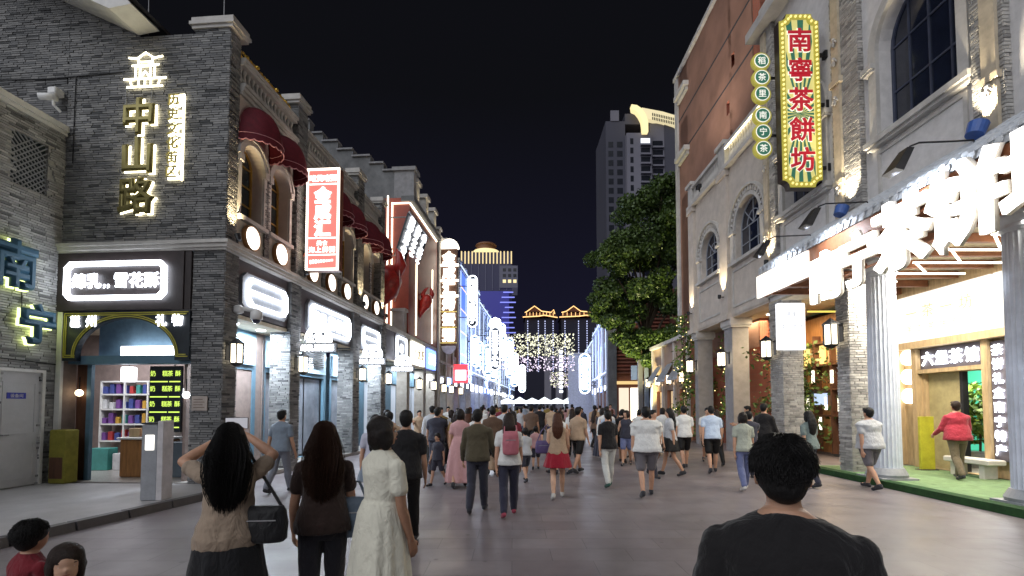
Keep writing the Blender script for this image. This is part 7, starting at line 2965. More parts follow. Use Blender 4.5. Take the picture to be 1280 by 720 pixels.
def person(label, x, y, rz, H=1.65, male=False, z0=0.0, top=('tee', 'white', (0.6, 0.6, 0.6)), bottom=('trousers', 'black', (0.02, 0.02, 0.022)),
           hair=('short', 'black', (0.012, 0.010, 0.009)), legs=(0.25, -0.2, 0.05, 0.35), arms=((0.15, 0.12, 0.25), (-0.2, 0.12, 0.2)), lean=0.03, head=(0, 0),
           vox=0.014, group=None, hands=None, shoes=('shoes_dark', (0.03, 0.03, 0.035)), skin=None, strands=0, face=False, loose=1.0, hair_len=0.45, stout=1.0):
    k = H / 1.70
    near_dress = vox < 0.01
    t = thing('person', label, 'person', F_W, (x, y, z0), group, rz=rz if abs(rz) > 1e-6 else 1e-6)
    sw = (0.205 if male else 0.175) * (0.5 + 0.5 * stout)
    # legs: (swing_right, swing_left, knee_right, knee_left)
    J = {}
    for s, sw_a, kb in ((1, legs[0], legs[2]), (-1, legs[1], legs[3])):
        hip = Vector((s * 0.09 * stout, 0, 0.90))
        knee = hip + Vector((0, math.sin(sw_a), -math.cos(sw_a))) * 0.415
        a2 = sw_a - kb
        ank = knee + Vector((0, math.sin(a2), -math.cos(a2))) * 0.405
        J[('leg', s)] = (hip, knee, ank, a2)
    low = min(J[('leg', s)][2].z - 0.02 * max(0, -J[('leg', s)][3]) for s in (1, -1))
    dz = 0.075 - low

    def up(p):
        """lean of the upper body about the pelvis, plus pose lift, then scale"""
        p = Vector(p)
        q = p - Vector((0, 0, 0.95))
        c, sn = math.cos(lean), math.sin(lean)
        return Vector((q.x, q.y * c + q.z * sn, -q.y * sn + q.z * c)) + Vector((0, 0, 0.95 + dz))

    def lo(p):
        return Vector(p) + Vector((0, 0, dz))

    S = lambda p: tuple(Vector(p) * k)
    wst = 0.145 if male else 0.122
    secs = [(0.80, 0.12, 0.09, 0), (0.86, 0.155, 0.11, -0.005), (0.93, 0.165, 0.118, -0.012), (1.0, 0.150, 0.105, -0.005), (1.08, wst, 0.092, 0.0), (1.20, wst + 0.018, 0.102, 0.004), (1.29, 0.168 if male else 0.148, 0.112, 0.002), (1.345, sw * 0.97, 0.098, -0.004), (1.385, sw * 0.93, 0.084, -0.008), (1.42, sw * 0.72, 0.070, -0.012), (1.45, sw * 0.46, 0.060, -0.012), (1.48, 0.058, 0.054, -0.010)]
    secs = [(z, rx * stout, ry * stout, yy) for z, rx, ry, yy in secs]
    b = Body(t)
    b.loft([(z * k, rx * k, ry * k, yy * k) for z, rx, ry, yy in secs], tf=lambda p: tuple(up(Vector(p) / k) * k))
    A = {}
    for i, s in enumerate((1, -1)):
        hip, knee, ank, a2 = J[('leg', s)]
        b.rc(S(lo(hip)), 0.085 * k * stout, S(lo(knee)), 0.054 * k)
        calf = knee.lerp(ank, 0.32) + Vector((0, -0.012, 0))
        b.rc(S(lo(knee)), 0.052 * k, S(lo(calf)), 0.055 * k)
        b.rc(S(lo(calf)), 0.055 * k, S(lo(ank)), 0.035 * k)
        fd = Vector((s * 0.12, math.cos(a2 * 0.6), math.sin(a2 * 0.6) - 0.25)).normalized()
        b.rc(S(lo(ank)), 0.035 * k, S(lo(ank + fd * 0.14)), 0.03 * k)
        J[('foot', s)] = (ank, fd)
        sh = Vector((s * sw * 0.93, -0.005, 1.352))
        if hands and hands.get(s):
            el, wr = [Vector(q) for q in hands[s][:2]]
            n_in = Vector(hands[s][2]) if len(hands[s]) > 2 else Vector((-s, 0, 0))
        else:
            f, ab, eb = arms[i]
            d1 = Vector((s * math.sin(ab), math.sin(f) * math.cos(ab), -math.cos(f) * math.cos(ab)))
            el = sh + d1 * 0.285
            d2 = Vector((s * math.sin(ab) * 0.25, math.sin(f + eb), -math.cos(f + eb))).normalized()
            wr = el + d2 * 0.245
            n_in = Vector((-s, 0, 0))
        A[s] = (sh, el, wr)
        b.rc(S(up(sh)), 0.048 * k * stout, S(up(el)), 0.037 * k)
        m1 = el.lerp(wr, 0.25)
        b.rc(S(up(el)), 0.037 * k, S(up(m1)), 0.04 * k)
        b.rc(S(up(m1)), 0.04 * k, S(up(wr)), 0.026 * k)
        # hand: palm, four fingers, thumb
        d = (wr - el).normalized()
        wv = d.cross(n_in)
        wv = wv.normalized() if wv.length > 1e-3 else Vector((0, 1, 0))
        nn = wv.cross(d).normalized()
        if nn.dot(n_in) < 0:
            nn = -nn
        palm = wr + d * 0.05
        for q in (-0.026, -0.009, 0.009, 0.026):
            b.rc(S(up(wr + wv * q * 0.6 + d * 0.01)), 0.016 * k, S(up(palm + wv * q + d * 0.035)), 0.0135 * k, 8)
        for q, ln in ((-0.030, 0.058), (-0.010, 0.072), (0.010, 0.076), (0.030, 0.066)):
            p = palm + wv * q + d * 0.04
            q1 = p + d * ln * 0.5 + nn * 0.010
            q2 = q1 + d * ln * 0.36 + nn * 0.026
            b.rc(S(up(p)), 0.0098 * k, S(up(q1)), 0.009 * k, 8)
            b.rc(S(up(q1)), 0.009 * k, S(up(q2)), 0.0078 * k, 8)
        th = wr + d * 0.03 + wv * 0.03
        b.rc(S(up(th - wv * 0.01)), 0.013 * k, S(up(th + wv * 0.025 + d * 0.03 + nn * 0.012)), 0.0105 * k, 8)
        b.rc(S(up(th + wv * 0.025 + d * 0.03 + nn * 0.012)), 0.0105 * k, S(up(th + wv * 0.03 + d * 0.06 + nn * 0.022)), 0.009 * k, 8)
    # neck and head
    hy, ht = head
    ch, sh_ = math.cos(hy), math.sin(hy)

    def hd(p):
        q = Vector(p) - Vector((0, 0.0, 1.50))
        c2, s2 = math.cos(ht), math.sin(ht)
        q = Vector((q.x, q.y * c2 - q.z * s2, q.y * s2 + q.z * c2))
        q = Vector((q.x * ch - q.y * sh_, q.x * sh_ + q.y * ch, q.z))
        return up(q + Vector((0, 0.0, 1.50)))
    b.rc(S(up((0, -0.012, 1.42))), 0.058 * k, S(hd((0, 0.004, 1.52))), 0.05 * k)
    hk = k ** 0.55           # children keep larger heads

    def hball(m, c, r, n=16, mm=10, kk=None):
        c = hd(c)
        vs = MB()
        vs.ball((0, 0, 0), r, n, mm)
        out = []
        for p in vs.v:
            q = Vector(p)
            q = Vector((q.x * ch - q.y * sh_, q.x * sh_ + q.y * ch, q.z))
            out.append(S(c + q * (hk / k if kk is None else kk)))
        m.add(out, vs.f)
    hball(b, (0, -0.008, 1.612), (0.074, 0.092, 0.086))
    hball(b, (0, 0.020, 1.560), (0.060, 0.068, 0.078))
    hball(b, (0, 0.050, 1.518), (0.034, 0.032, 0.028))
    hball(b, (0, 0.094, 1.566), (0.013, 0.018, 0.018), 10, 8)
    hball(b, (0, 0.084, 1.588), (0.010, 0.016, 0.026), 10, 8)
    hball(b, (0, 0.078, 1.535), (0.022, 0.014, 0.010), 10, 8)
    for s in (1, -1):
        hball(b, (s * 0.076, -0.004, 1.575), (0.010, 0.020, 0.030), 10, 8)
        hball(b, (s * 0.034, 0.072, 1.612), (0.022, 0.016, 0.010), 10, 8)
    body = b.build('body', skin or skinmat(), t)
    queue(body, vox * k, 3)
    if face:
        EW, EI, LIP, BROW = pm('eye_white', (0.7, 0.7, 0.68), 0.2) if 'eye_white' not in bpy.data.materials else bpy.data.materials['eye_white'], hairmat('iris', (0.02, 0.012, 0.01)), skinmat('lip', (0.38, 0.13, 0.10)), hairmat('brow', (0.015, 0.012, 0.01))
        for s in (1, -1):
            m = MB(t)
            hball(m, (s * 0.031, 0.0795, 1.590), (0.0125, 0.008, 0.0065), 12, 8)
            e = m.build('eye', EW, t, smooth=True)
            m = MB(t)
            hball(m, (s * 0.031, 0.0845, 1.590), (0.0058, 0.0045, 0.0060), 10, 8)
            m.build('iris', EI, e, smooth=True)
            m = MB(t)
            hball(m, (s * 0.033, 0.083, 1.613), (0.020, 0.008, 0.0042), 10, 6)
            m.build('eyebrow', BROW, t, smooth=True)
        m = MB(t)
        hball(m, (0, 0.090, 1.534), (0.020, 0.008, 0.0065), 12, 6)
        m.build('lips', LIP, t, smooth=True)
    # shoes
    for s in (1, -1):
        ank, fd = J[('foot', s)]
        m = Body(t)
        m.rc(S(lo(ank + Vector((0, -0.035, -0.028)))), 0.040 * k, S(lo(ank + fd * 0.15 + Vector((0, 0, -0.008)))), 0.037 * k, 12)
        m.rc(S(lo(ank + Vector((0, -0.01, 0.0)))), 0.045 * k, S(lo(ank + fd * 0.07)), 0.042 * k, 12)
        so = m.build('shoe', cloth(*shoes), t)
        queue(so, 0.012 * k, 2)
    # top
    kind, cn, cc = top
    mat = cloth(cn, cc)
    if kind != 'none':
        m = Body(t)
        inf = 0.016 * loose
        hem = 0.86 if kind != 'dress' else 1.06
        sec2 = []
        for z, rx, ry, yy in (secs[1:] if kind != 'dress' else secs[4:]):
            g = inf + (0.03 * loose if z < 1.15 and kind != 'dress' else 0)
            if z > 1.36:
                g = 0.012
            if z > 1.465:
                continue
            fl_ = (0.155 if male else 0.132) * stout if kind in ('tee', 'long') and z < 1.3 else 0
            sec2.append((max(z, hem), max(rx + g, fl_ + g * 0.6), ry + g, yy))
        if kind in ('tee', 'long'):
            sec2[0] = (hem, sec2[1][1] * 1.02, sec2[1][2] * 1.03, 0)
        if kind != 'sleeveless':
            sec2.append((1.468, 0.072, 0.062, -0.010))
        m.loft([(z * k, rx * k, ry * k, yy * k) for z, rx, ry, yy in sec2], tf=lambda p: tuple(up(Vector(p) / k) * k))
        if kind != 'sleeveless':
            for s in (1, -1):
                sh, el, wr = A[s]
                if kind == 'long':
                    m.rc(S(up(sh)), 0.058 * k * stout, S(up(el)), 0.052 * k)
                    m.rc(S(up(el)), 0.054 * k, S(up(wr.lerp(el, 0.08))), 0.042 * k)
                else:
                    m.rc(S(up(sh)), 0.057 * k * stout, S(up(sh.lerp(el, 0.55))), 0.060 * k * (0.7 + 0.3 * stout))
        tp = m.build('dress' if kind == 'dress' else 'shirt', mat, t)
        if kind == 'dress':
            m2 = Body(t)
            m2.v, m2.f, m2.t = list(m.v), list(m.f), list(m.t)
            ss = []
            for i in range(12):
                f = i / 11
                ss.append(((1.10 - f * 0.95 + dz) * k, (0.146 + (0.115 if near_dress else 0.17) * f ** 0.55) * k, (0.118 + (0.115 if near_dress else 0.17) * f ** 0.55) * k, -0.005 * k))
            m2.loft(ss, n=72, fold=lambda f, q: 1 + 0.10 * f * math.sin(q * 11 + 1.5 * math.sin(q * 2)) + 0.04 * f * math.sin(q * 5))
            bpy.data.objects.remove(tp)
            tp = m2.build('dress', mat, t)
        queue(tp, vox * k * 1.0, 4, (0.007 if kind == 'dress' else 0.022) * k)
    # bottom
    kind, cn, cc = bottom
    mat = cloth(cn, cc)
    if kind in ('trousers', 'shorts', 'wide'):
        m = Body(t)
        pel = [(z, rx + 0.012, ry + 0.012, yy) for z, rx, ry, yy in secs[:5]]
        m.loft([(z * k, rx * k, ry * k, yy * k) for z, rx, ry, yy in pel], tf=lambda p: tuple(up(Vector(p) / k) * k))
        for s in (1, -1):
            hip, knee, ank, a2 = J[('leg', s)]
            if kind == 'shorts':
                kn = hip.lerp(knee, 0.8)
                m.rc(S(lo(hip)), 0.104 * k * stout, S(lo(kn)), 0.090 * k)
            else:
                w = 1.5 if kind == 'wide' else 1.0
                m.rc(S(lo(hip)), 0.100 * k * stout, S(lo(knee)), 0.072 * k * (0.9 + 0.1 * w))
                m.rc(S(lo(knee)), 0.074 * k, S(lo(knee.lerp(ank, 0.35) + Vector((0, -0.014, 0)))), 0.074 * k)
                m.rc(S(lo(knee.lerp(ank, 0.35) + Vector((0, -0.014, 0)))), 0.074 * k, S(lo(ank + Vector((0, 0, 0.02)))), 0.058 * k * w)
        queue(m.build('shorts' if kind == 'shorts' else 'trousers', mat, t), vox * k, 4, 0.010 * k)
    elif kind in ('skirt', 'long_skirt'):
        m = Body(t)
        L_ = 0.42 if kind == 'skirt' else 0.86
        fl = 0.10 if kind == 'skirt' else 0.14
        ss = [((1.06 - L_ * i / 9 + dz) * k, (0.135 + (0.045 if i > 1 else 0.02 * i) + fl * (i / 9)) * k, (0.105 + (0.035 if i > 1 else 0.02 * i) + fl * (i / 9)) * k, 0) for i in range(10)]
        m.loft(ss, n=72, fold=lambda f, q: 1 + 0.06 * f * math.sin(q * 9 + math.sin(q * 3)))
        queue(m.build('skirt', mat, t), vox * k, 3, 0.008 * k)
    # hair
    kind, cn, cc = hair
    mat = hairmat(cn, cc)
    m = MB(t)
    hball(m, (0, -0.018, 1.628), (0.088, 0.098, 0.090))
    if kind == 'short':
        hball(m, (0, -0.034, 1.600), (0.085, 0.080, 0.088))
        hball(m, (0, -0.050, 1.555), (0.066, 0.050, 0.060))
        hball(m, (0, 0.045, 1.682), (0.066, 0.042, 0.030))
    elif kind == 'bob':
        hball(m, (0, -0.045, 1.57), (0.094, 0.070, 0.110))
        for s in (1, -1):
            hball(m, (s * 0.075, -0.005, 1.56), (0.026, 0.058, 0.100))
    else:
        hball(m, (0, -0.062, 1.56), (0.092, 0.062, 0.12))
        n = 6
        for i in range(n):
            f = i / (n - 1)
            hball(m, (0.0, -0.085 - 0.035 * math.sin(f * PI), 1.54 - hair_len * f), (0.098 + 0.03 * math.sin(f * PI) - 0.03 * f, 0.052 - 0.012 * f, 0.10))
        for s in (1, -1):
            hball(m, (s * 0.078, -0.02, 1.55), (0.024, 0.05, 0.10))
    ho = m.build('hair', mat, t)
    queue(ho, vox * k * 0.9, 5, 0.010 * k, _TEXH)
    if strands:
        rs_ = np.random.RandomState(strands)
        m = MB(t)
        for q in range(strands):
            if kind == 'short':
                az = rs_.uniform(0, 2 * PI)
                e0 = rs_.uniform(0.45, 1.5) if math.sin(az) > 0.25 else (rs_.uniform(-0.05, 1.5) if math.sin(az) > -0.3 else rs_.uniform(-0.75, 1.5))
                c = Vector((0, -0.022, 1.618))
                nrm = Vector((math.cos(e0) * math.cos(az), math.cos(e0) * math.sin(az), math.sin(e0)))
                root = c + Vector((nrm.x * 0.087, nrm.y * 0.098, nrm.z * 0.096)) * (hk / k)
                down = Vector((-math.sin(e0) * math.cos(az), -math.sin(e0) * math.sin(az), math.cos(e0))) * -1
                side_ = Vector((-math.sin(az), math.cos(az), 0)) * rs_.normal(0, 0.55)
                ln = rs_.uniform(0.018, 0.040) * (1.0 if e0 > 0 else 0.55)
                out_ = rs_.uniform(0.10, 0.55)
                d0 = (down + side_ + nrm * out_).normalized()
                d1 = (down * 1.2 + side_ + nrm * (out_ - 0.35)).normalized()
                pts = [root - nrm * 0.004, root + d0 * ln * 0.5, root + d0 * ln * 0.5 + d1 * ln * 0.6]
                m.tube([S(hd(p)) for p in pts], [0.0019 * k, 0.0016 * k, 0.0005], 3, cap=False)
            else:
                az = rs_.uniform(PI * 0.95, PI * 2.05)
                c = Vector((0, -0.018, 1.628))
                pts = []
                for j in range(4):
                    e = 1.4 - j * 0.42
                    pts.append(c + Vector((0.092 * math.cos(e) * math.cos(az), 0.104 * math.cos(e) * math.sin(az), 0.094 * math.sin(e))))
                ln = rs_.uniform(0.7, 1.15)
                ph = rs_.uniform(0, 6)
                rr = rs_.uniform(0.98, 1.10) if rs_.rand() < 0.9 else rs_.uniform(1.1, 1.35)
                for j in range(1, 7):
                    f = j / 6
                    g = min(1.0, f * ln)
                    wx = 0.100 + 0.03 * math.sin(g * PI) - 0.03 * g
                    wy = 0.058 - 0.012 * g
                    cyy = -0.080 - 0.035 * math.sin(g * PI)
                    pts.append(Vector((wx * rr * math.cos(az) + 0.010 * math.sin(ph + f * 6), cyy + wy * rr * math.sin(az) + 0.006 * math.cos(ph + f * 5), 1.575 - (hair_len + 0.10) * f * ln)))
                m.tube([S(hd(p)) for p in pts], [0.0014 * k] * 4 + [0.0017 * k] * 5 + [0.0004], 3, cap=False)
        m.build('hair_strands', mat, t, kind='stuff')
    return t, (lambda p: tuple(Vector(S(up(p))))), A


W = (0.62, 0.62, 0.60)
BK = (0.016, 0.016, 0.018)
near = dict(vox=0.0085)
# the photographer with raised phone
ph, f_, A_ = person('woman with long black hair and khaki top raising a phone, seen from behind', -1.87, 3.2, R(24), 1.60, top=('tee', 'khaki', (0.30, 0.23, 0.17)), bottom=('long_skirt', 'black_skirt', BK), hair=('long', 'black', (0.010, 0.009, 0.009)),
       hands={1: ((0.27, 0.17, 1.46), (0.085, 0.30, 1.60), (-1, 0.3, 0)), -1: ((-0.30, 0.14, 1.44), (-0.075, 0.30, 1.60), (1, 0.3, 0))}, strands=1000, hair_len=0.34, lean=0.0, legs=(0.05, -0.05, 0, 0.05), **near)


def at_person(t, p, ry=0):
    o = Vector(t.location)
    a = t.rotation_euler.z
    c, s = math.cos(a), math.sin(a)
    return (o.x + p[0] * c - p[1] * s, o.y + p[0] * s + p[1] * c, o.z + p[2])


phn = thing('phone', 'phone held up by the woman in khaki', 'phone', F_W, at_person(ph, (0.0, 0.34, 1.59)), rz=R(24))
m = MB()
m.bbox(-0.075, 0.075, -0.006, 0.006, -0.04, 0.045, 0.004)
m.build('case', BLACK, phn)
m = MB()
m.bbox(-0.070, 0.070, -0.0072, -0.006, -0.036, 0.041, 0.0005)
m.build('screen', em('phone_screen', (0.55, 0.55, 0.6), 0.9), phn)


def handbag(label, loc, rz, col, w, h, d, strap, name='handbag'):
    t = thing(name, label, 'bag', F_W, loc, rz=rz if rz else 1e-6)
    m = Body()
    m.loft([(-h / 2, w * 0.40, d * 0.4, 0), (-h * 0.42, w * 0.48, d * 0.5, 0), (0, w * 0.5, d * 0.52, 0), (h * 0.35, w * 0.46, d * 0.42, 0), (h / 2, w * 0.40, d * 0.2, 0)], n=24)
    o = m.build('bag_body', cloth('bag_' + label.split()[0] + label.split()[1], col, 0.45), t)
    queue(o, 0.012, 3, 0.008)
    m = MB()
    m.tube([(-w * 0.38, 0, h * 0.4)] + strap + [(w * 0.38, 0, h * 0.4)], 0.011, 6)
    m.build('strap', o.data.materials[0], t)
    m = MB()
    m.box(-w * 0.3, w * 0.3, -d * 0.5, -d * 0.46, h * 0.12, h * 0.15)
    m.build('zip', STEEL, t)
    return t


handbag('black leather shoulder bag at the hip of the woman in khaki', at_person(ph, (0.22, -0.08, 0.94)), R(6), (0.012, 0.012, 0.013), 0.30, 0.24, 0.13, [(-0.20, -0.03, 0.35), (-0.26, 0.02, 0.50), (-0.20, 0.13, 0.52)])

# woman in brown
pb_, f_, A_ = person('woman with long brown hair, dark brown top and black wide trousers, seen from behind', -1.40, 3.6, R(18), 1.60, top=('tee', 'umber', (0.028, 0.016, 0.013)), bottom=('wide', 'charcoal', (0.014, 0.013, 0.018)), hair=('long', 'brown', (0.030, 0.012, 0.006)), strands=1000, hair_len=0.36,
       arms=((0.25, 0.16, 0.7), (0.12, 0.18, 0.3)), legs=(0.12, -0.12, 0.02, 0.1), lean=0.0, **near)
handbag('denim blue soft bag held by the woman in the dark brown top', at_person(pb_, (0.22, 0.02, 0.88)), R(10), (0.10, 0.13, 0.17), 0.24, 0.30, 0.12, [(-0.03, 0.02, 0.26), (0.03, 0.02, 0.26)])
# woman in the white dress
person('woman with dark bob in a long cream dress, walking past', -0.92, 3.42, R(-38), 1.655, top=('dress', 'cream_dress', (0.62, 0.60, 0.50)), bottom=('none', 'none', W), hair=('bob', 'soft_black', (0.014, 0.010, 0.009)), strands=0,
       arms=((0.10, 0.10, 0.25), (0.3, 0.14, 0.6)), legs=(0.2, -0.15, 0.05, 0.2), lean=0.03, head=(-0.35, 0.12), face=True, skin=skinmat('skin_tan', (0.30, 0.16, 0.10)), **near)
# man close to the camera
person('man with short black hair and black T-shirt close to the camera, seen from behind', 0.835, 1.48, R(-22), 1.62, male=True, top=('tee', 'black_tee', (0.012, 0.011, 0.012)), bottom=('trousers', 'black', BK), hair=('short', 'black', (0.010, 0.009, 0.009)), strands=5200,
       arms=((0.05, 0.25, 0.4), (0.05, 0.22, 0.4)), lean=0.08, legs=(0.1, -0.1, 0, 0.1), vox=0.008, stout=1.06, head=(-0.05, -0.05))
# two children at the lower left
person('child with black hair and dark red shirt at the lower left corner', -2.60, 2.62, R(-20), 1.10, top=('tee', 'dark_red', (0.16, 0.012, 0.02)), hair=('short', 'black', (0.010, 0.009, 0.009)), strands=2200, arms=((0.2, 0.15, 0.5), (0.2, 0.15, 0.5)), **near)
person('child in a bright red shirt facing the camera at the bottom left edge', -2.03, 2.22, R(-142), 1.09, top=('tee', 'bright_red', (0.48, 0.012, 0.02)), hair=('bob', 'dark_brown', (0.02, 0.011, 0.008)), strands=0, face=True, arms=((0.2, 0.15, 0.5), (0.2, 0.15, 0.5)), head=(0.1, 0.05), skin=skinmat('skin_fair', (0.56, 0.34, 0.23)), **near)
person('man in black shirt and trousers walking behind the woman in the cream dress', -1.32, 6.0, R(5), 1.68, male=True, top=('tee', 'black_tee', BK), bottom=('trousers', 'black', BK), vox=0.013)

mid = dict(vox=0.013)
po, _, _ = person('man in olive brown jacket and dark trousers in the middle of the street', -0.56, 7.85, R(-3), 1.68, male=True, top=('long', 'olive', (0.075, 0.062, 0.038)), bottom=('trousers', 'slate', (0.035, 0.035, 0.05)), arms=((0.3, 0.2, 0.5), (0.1, 0.2, 0.4)), **mid)
pp_, _, _ = person('woman in white blouse and dark jeans with a pink backpack, walking away', -0.05, 7.57, R(3), 1.62, top=('tee', 'white', W), bottom=('trousers', 'dark_denim', (0.03, 0.03, 0.05)), hair=('long', 'dark_brown', (0.02, 0.011, 0.008)), hair_len=0.22, shoes=('shoes_pink', (0.30, 0.05, 0.08)), **mid)
handbag('pink soft backpack on the woman in the white blouse', at_person(pp_, (0.02, -0.19, 1.15)), R(3), (0.42, 0.13, 0.16), 0.26, 0.36, 0.13, [(-0.09, 0.08, 0.26), (0.0, 0.16, 0.27), (0.09, 0.08, 0.26)], name='backpack')
pr_, _, _ = person('woman in beige top and red skirt with bare legs, walking away', 0.85, 8.99, R(-4), 1.60, top=('sleeveless', 'beige', (0.38, 0.27, 0.18)), bottom=('skirt', 'crimson', (0.30, 0.015, 0.03)), hair=('long', 'chestnut', (0.07, 0.025, 0.012)), hair_len=0.3, shoes=('shoes_pale', (0.5, 0.48, 0.45)), skin=skinmat('skin_fair'), arms=((0.3, 0.15, 0.6), (0.0, 0.12, 0.2)), **mid)
handbag('purple shoulder bag beside the woman in the red skirt', at_person(pr_, (-0.27, 0.0, 0.95)), R(5), (0.10, 0.07, 0.17), 0.30, 0.24, 0.14, [(-0.02, 0.05, 0.30), (0.10, 0.05, 0.42), (0.14, 0.0, 0.32)])
person('person in black top and white trousers with green shoes near the street centre', 2.05, 10.3, R(6), 1.64, top=('tee', 'black_tee', BK), bottom=('trousers', 'off_white', (0.5, 0.5, 0.47)), shoes=('shoes_green', (0.03, 0.09, 0.07)), **mid)
person('broad man in a big white T-shirt walking away in the middle of the street', 2.56, 9.2, R(-6), 1.72, male=True, top=('tee', 'white', W), bottom=('shorts', 'mid_grey', (0.13, 0.12, 0.13)), stout=1.25, loose=1.6, **mid)
person('man in white shirt and black shorts walking away, beside the man in light blue', 4.75, 13.3, R(-5), 1.74, male=True, top=('tee', 'white', W), bottom=('shorts', 'black', BK), **mid)
person('man in light blue shirt and black shorts leaning forward as he walks', 5.15, 12.4, R(-14), 1.74, male=True, top=('tee', 'light_blue', (0.42, 0.50, 0.62)), bottom=('shorts', 'black', BK), lean=0.16, **mid)
person('person in white shirt standing against the grey pier', 7.35, 14.9, R(70), 1.72, male=True, top=('tee', 'white', W), bottom=('trousers', 'khaki_trousers', (0.2, 0.16, 0.11)), legs=(0.02, -0.02, 0, 0), arms=((0.5, 0.1, 1.2), (0.4, 0.1, 1.3)), head=(0, -0.25), **mid)
person('woman in pale grey-green shirt and blue jeans right of the street centre', 4.75, 9.9, R(-8), 1.60, top=('tee', 'sage', (0.34, 0.36, 0.30)), bottom=('trousers', 'blue_denim', (0.12, 0.14, 0.26)), hair=('bob', 'soft_black', (0.014, 0.010, 0.009)), shoes=('shoes_pale', (0.5, 0.48, 0.45)), **mid)
person('woman in teal-grey top with long black hair beside the third pier', 6.35, 10.3, R(15), 1.63, top=('tee', 'dusty_teal', (0.15, 0.19, 0.18)), bottom=('trousers', 'slate', (0.035, 0.035, 0.05)), hair=('long', 'black', (0.010, 0.009, 0.009)), hair_len=0.35, **mid)
person('heavy person in pale grey T-shirt and grey shorts in front of the fluted column', 7.42, 10.0, R(10), 1.70, male=True, top=('tee', 'pale_grey', (0.42, 0.43, 0.45)), bottom=('shorts', 'mid_grey', (0.13, 0.12, 0.13)), stout=1.25, loose=1.5, **mid)
person('person in a red jacket and brown trousers at the tea shop door', 9.75, 10.55, R(-15), 1.72, z0=0.12, male=True, top=('long', 'rose_red', (0.34, 0.03, 0.05)), bottom=('trousers', 'olive_brown', (0.14, 0.11, 0.07)), hair=('short', 'dark_brown', (0.02, 0.011, 0.008)), loose=1.8, arms=((0.35, 0.25, 0.9), (0.3, 0.25, 0.8)), **mid)
person('person in blue-grey shirt and grey trousers by the second arcade pier', -4.6, 9.6, R(-12), 1.66, top=('tee', 'blue_grey', (0.18, 0.22, 0.27)), bottom=('trousers', 'pale_slate', (0.16, 0.17, 0.2)), male=True, **mid)
person('woman in pale lilac shirt behind the woman in the cream dress', -2.1, 7.4, R(10), 1.60, top=('tee', 'pale_lilac', (0.42, 0.42, 0.5)), bottom=('skirt', 'blue_grey', (0.18, 0.22, 0.27)), hair=('long', 'black', (0.010, 0.009, 0.009)), **mid)
sk = fpt(F_L, (-2.75, 1.75, 0.1))
person('shopkeeper in white shirt inside the gift shop', sk[0], sk[1], R(180), 1.62, z0=0.1, top=('tee', 'white', W), hair=('bob', 'soft_black', (0.014, 0.010, 0.009)), face=True, arms=((0.6, 0.1, 0.8), (0.5, 0.1, 0.9)), legs=(0, 0, 0, 0), **mid)

# crowd farther along: a few builds, then copies with their own clothes
protos = []
PR_ = [dict(male=True, top=('tee', 'white', W), bottom=('trousers', 'black', BK), H=1.70), dict(top=('tee', 'white', W), bottom=('skirt', 'black', BK), hair=('long', 'black', (0.01, 0.009, 0.009)), H=1.60),
       dict(male=True, top=('tee', 'white', W), bottom=('shorts', 'black', BK), H=1.72, legs=(-0.25, 0.28, 0.3, 0.05)), dict(top=('dress', 'white', W), bottom=('none', 'none', W), hair=('bob', 'soft_black', (0.014, 0.010, 0.009)), H=1.60),
       dict(male=True, top=('long', 'white', W), bottom=('trousers', 'black', BK), H=1.74, arms=((0.3, 0.15, 0.4), (-0.3, 0.15, 0.2))), dict(top=('tee', 'white', W), bottom=('trousers', 'black', BK), hair=('long', 'dark_brown', (0.02, 0.011, 0.008)), H=1.58, legs=(-0.2, 0.2, 0.3, 0.0)),
       dict(male=True, top=('tee', 'white', W), bottom=('trousers', 'slate', (0.035, 0.035, 0.05)), H=1.68, arms=((0.9, 0.1, 1.1), (0.1, 0.15, 0.2)), head=(0.3, 0.1), stout=1.1), dict(top=('sleeveless', 'white', W), bottom=('shorts', 'blue_denim', (0.12, 0.14, 0.26)), hair=('bob', 'soft_black', (0.014, 0.010, 0.009)), H=1.57, arms=((0.2, 0.3, 1.3), (-0.2, 0.15, 0.2)), head=(-0.6, 0)),
       dict(top=('tee', 'white', W), bottom=('wide', 'beige', (0.38, 0.27, 0.18)), hair=('long', 'chestnut', (0.07, 0.025, 0.012)), H=1.62, arms=((1.0, 0.1, 1.3), (0.9, 0.1, 1.4)), head=(0, -0.2)), dict(top=('tee', 'white', W), bottom=('shorts', 'slate', (0.035, 0.035, 0.05)), H=1.18, legs=(0.3, -0.25, 0.05, 0.4))]
PNAME = ['man', 'woman in black skirt', 'man in shorts', 'woman in a dress', 'man in long sleeves', 'woman in trousers', 'man raising one arm', 'woman in denim shorts', 'woman with phone', 'child']
CL = [('white', W, 'white'), ('black_tee', BK, 'black'), ('pale_grey', (0.42, 0.43, 0.45), 'pale grey'), ('light_blue', (0.42, 0.50, 0.62), 'light blue'), ('maroon_c', (0.16, 0.02, 0.03), 'dark red'), ('mustard', (0.26, 0.18, 0.05), 'mustard'),
      ('dusty_pink', (0.48, 0.27, 0.27), 'dusty pink'), ('brown_c', (0.10, 0.06, 0.04), 'brown'), ('slate', (0.035, 0.035, 0.05), 'slate'), ('white', W, 'white'), ('beige', (0.38, 0.27, 0.18), 'beige')]
spots = []
rc_ = random.Random(17)
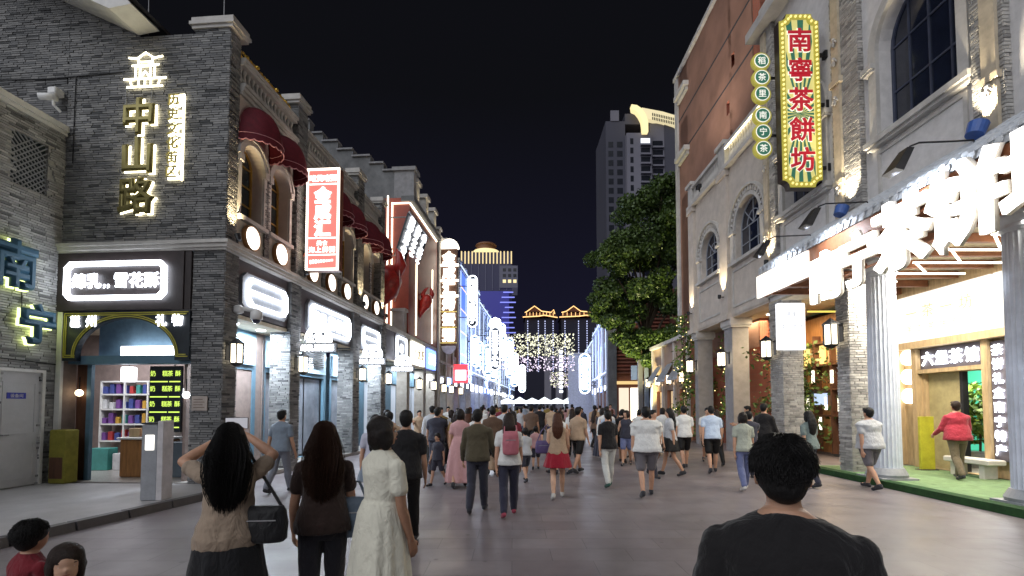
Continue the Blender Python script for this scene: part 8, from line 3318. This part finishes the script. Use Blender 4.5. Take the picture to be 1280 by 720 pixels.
for Y, n in ((11.5, 4), (13.2, 7), (15.2, 8), (17.2, 9), (19.5, 11), (22, 12), (25, 13), (29, 14), (34, 14), (40, 14), (47, 14)):
    xl, xr = -3.6 + 0.04 * Y, 6.2
    for j in range(n):
        px = xl + (xr - xl) * (j + rc_.uniform(0.15, 0.85)) / n
        if Y < 14 and 3.6 < px < 6.5:
            px = rc_.uniform(-3.2, 3.2)
        if rc_.random() < 0.42 and spots and abs(spots[-1][1] - Y) < 1.5:
            spots.append((spots[-1][0] + rc_.choice((-0.5, 0.5)), spots[-1][1] + rc_.uniform(-0.15, 0.15)))
            continue
        spots.append((px, Y + rc_.uniform(-1.2, 1.2)))
for q in ((1.2, 12.2), (1.7, 12.4), (3.4, 11.6), (3.9, 11.9), (3.3, 13.9), (4.1, 14.6), (5.9, 13.9), (6.4, 15.6), (5.6, 11.4), (-1.1, 10.2), (-1.6, 10.4), (-2.4, 9.4), (-2.9, 11.2), (0.3, 10.9), (-0.2, 12.8), (2.9, 15.4), (5.2, 16.6), (6.6, 12.6)):
    spots.append(q)
first = []
for i in range(10):
    px, py = spots[i]
    d_ = dict(PR_[i])
    c_ = CL[i % len(CL)]
    t, _, _ = person('x', px, py, R(rc_.uniform(-12, 12)), vox=0.02, **d_)
    first.append((t, px, py))
flush()


SEEN_LABELS = {}


def relabel(t, i, kind, cname, px, py):
    rows = [(13, 'past the red-skirted woman'), (17, 'level with the white banner pier'), (20, 'level with the cream building'), (23, 'by the farthest cream pier'), (26, 'before the brick pavilion'), (31, 'by the brick pavilion'), (36, 'beside the tree trunk'), (42, 'before the leaf lights'), (99, 'under the leaf lights')]
    row = next(r for lim, r in rows if py < lim)
    side = 'left side' if px < -0.5 else ('mid street' if px < 2.8 else 'right side')
    base = '%s, %s top, %s %s' % (PNAME[kind], cname, side, row)
    SEEN_LABELS.setdefault(base, []).append((px, t))
    t['label'] = base
    t['group'] = 'pedestrians in the crowd'


def recolour(t, i, c):
    for ch_ in t.children:
        if ch_.name.split('.')[0] in ('shirt', 'dress'):
            ch_.material_slots[0].link = 'OBJECT'
            ch_.material_slots[0].material = cloth(c[0], c[1])


for i, (t, px, py) in enumerate(first):
    c_ = CL[(i * 3 + 1) % len(CL)]
    recolour(t, i, c_)
    relabel(t, i, i, c_[2], px, py)
for i in range(10, len(spots)):
    kind = rc_.randrange(10)
    src = first[kind][0]
    c_ = rc_.choice(CL + [CL[0], CL[1], CL[2], CL[8]])
    px, py = spots[i]
    o = src.copy()
    C.objects.link(o)
    o.location = (px, py, 0)
    away = rc_.random() < 0.66
    o.rotation_euler = (0, 0, R(rc_.gauss(0, 26) + (0 if away else 180)))
    s_ = rc_.uniform(0.92, 1.06)
    o.scale = (s_, s_, s_)
    for ch_ in src.children:
        q = ch_.copy()
        C.objects.link(q)
        q.parent = o
    recolour(o, i, c_)
    relabel(o, i, kind, c_[2], px, py)
for base, lst in SEEN_LABELS.items():
    if len(lst) > 1:
        lst.sort(key=lambda q: q[0])
        for q, (px, t) in enumerate(lst):
            t['label'] = base + ', ' + (['left one', 'right one'] if len(lst) == 2 else ['left one', 'middle one', 'right one', 'rightmost'])[min(q, 3)]
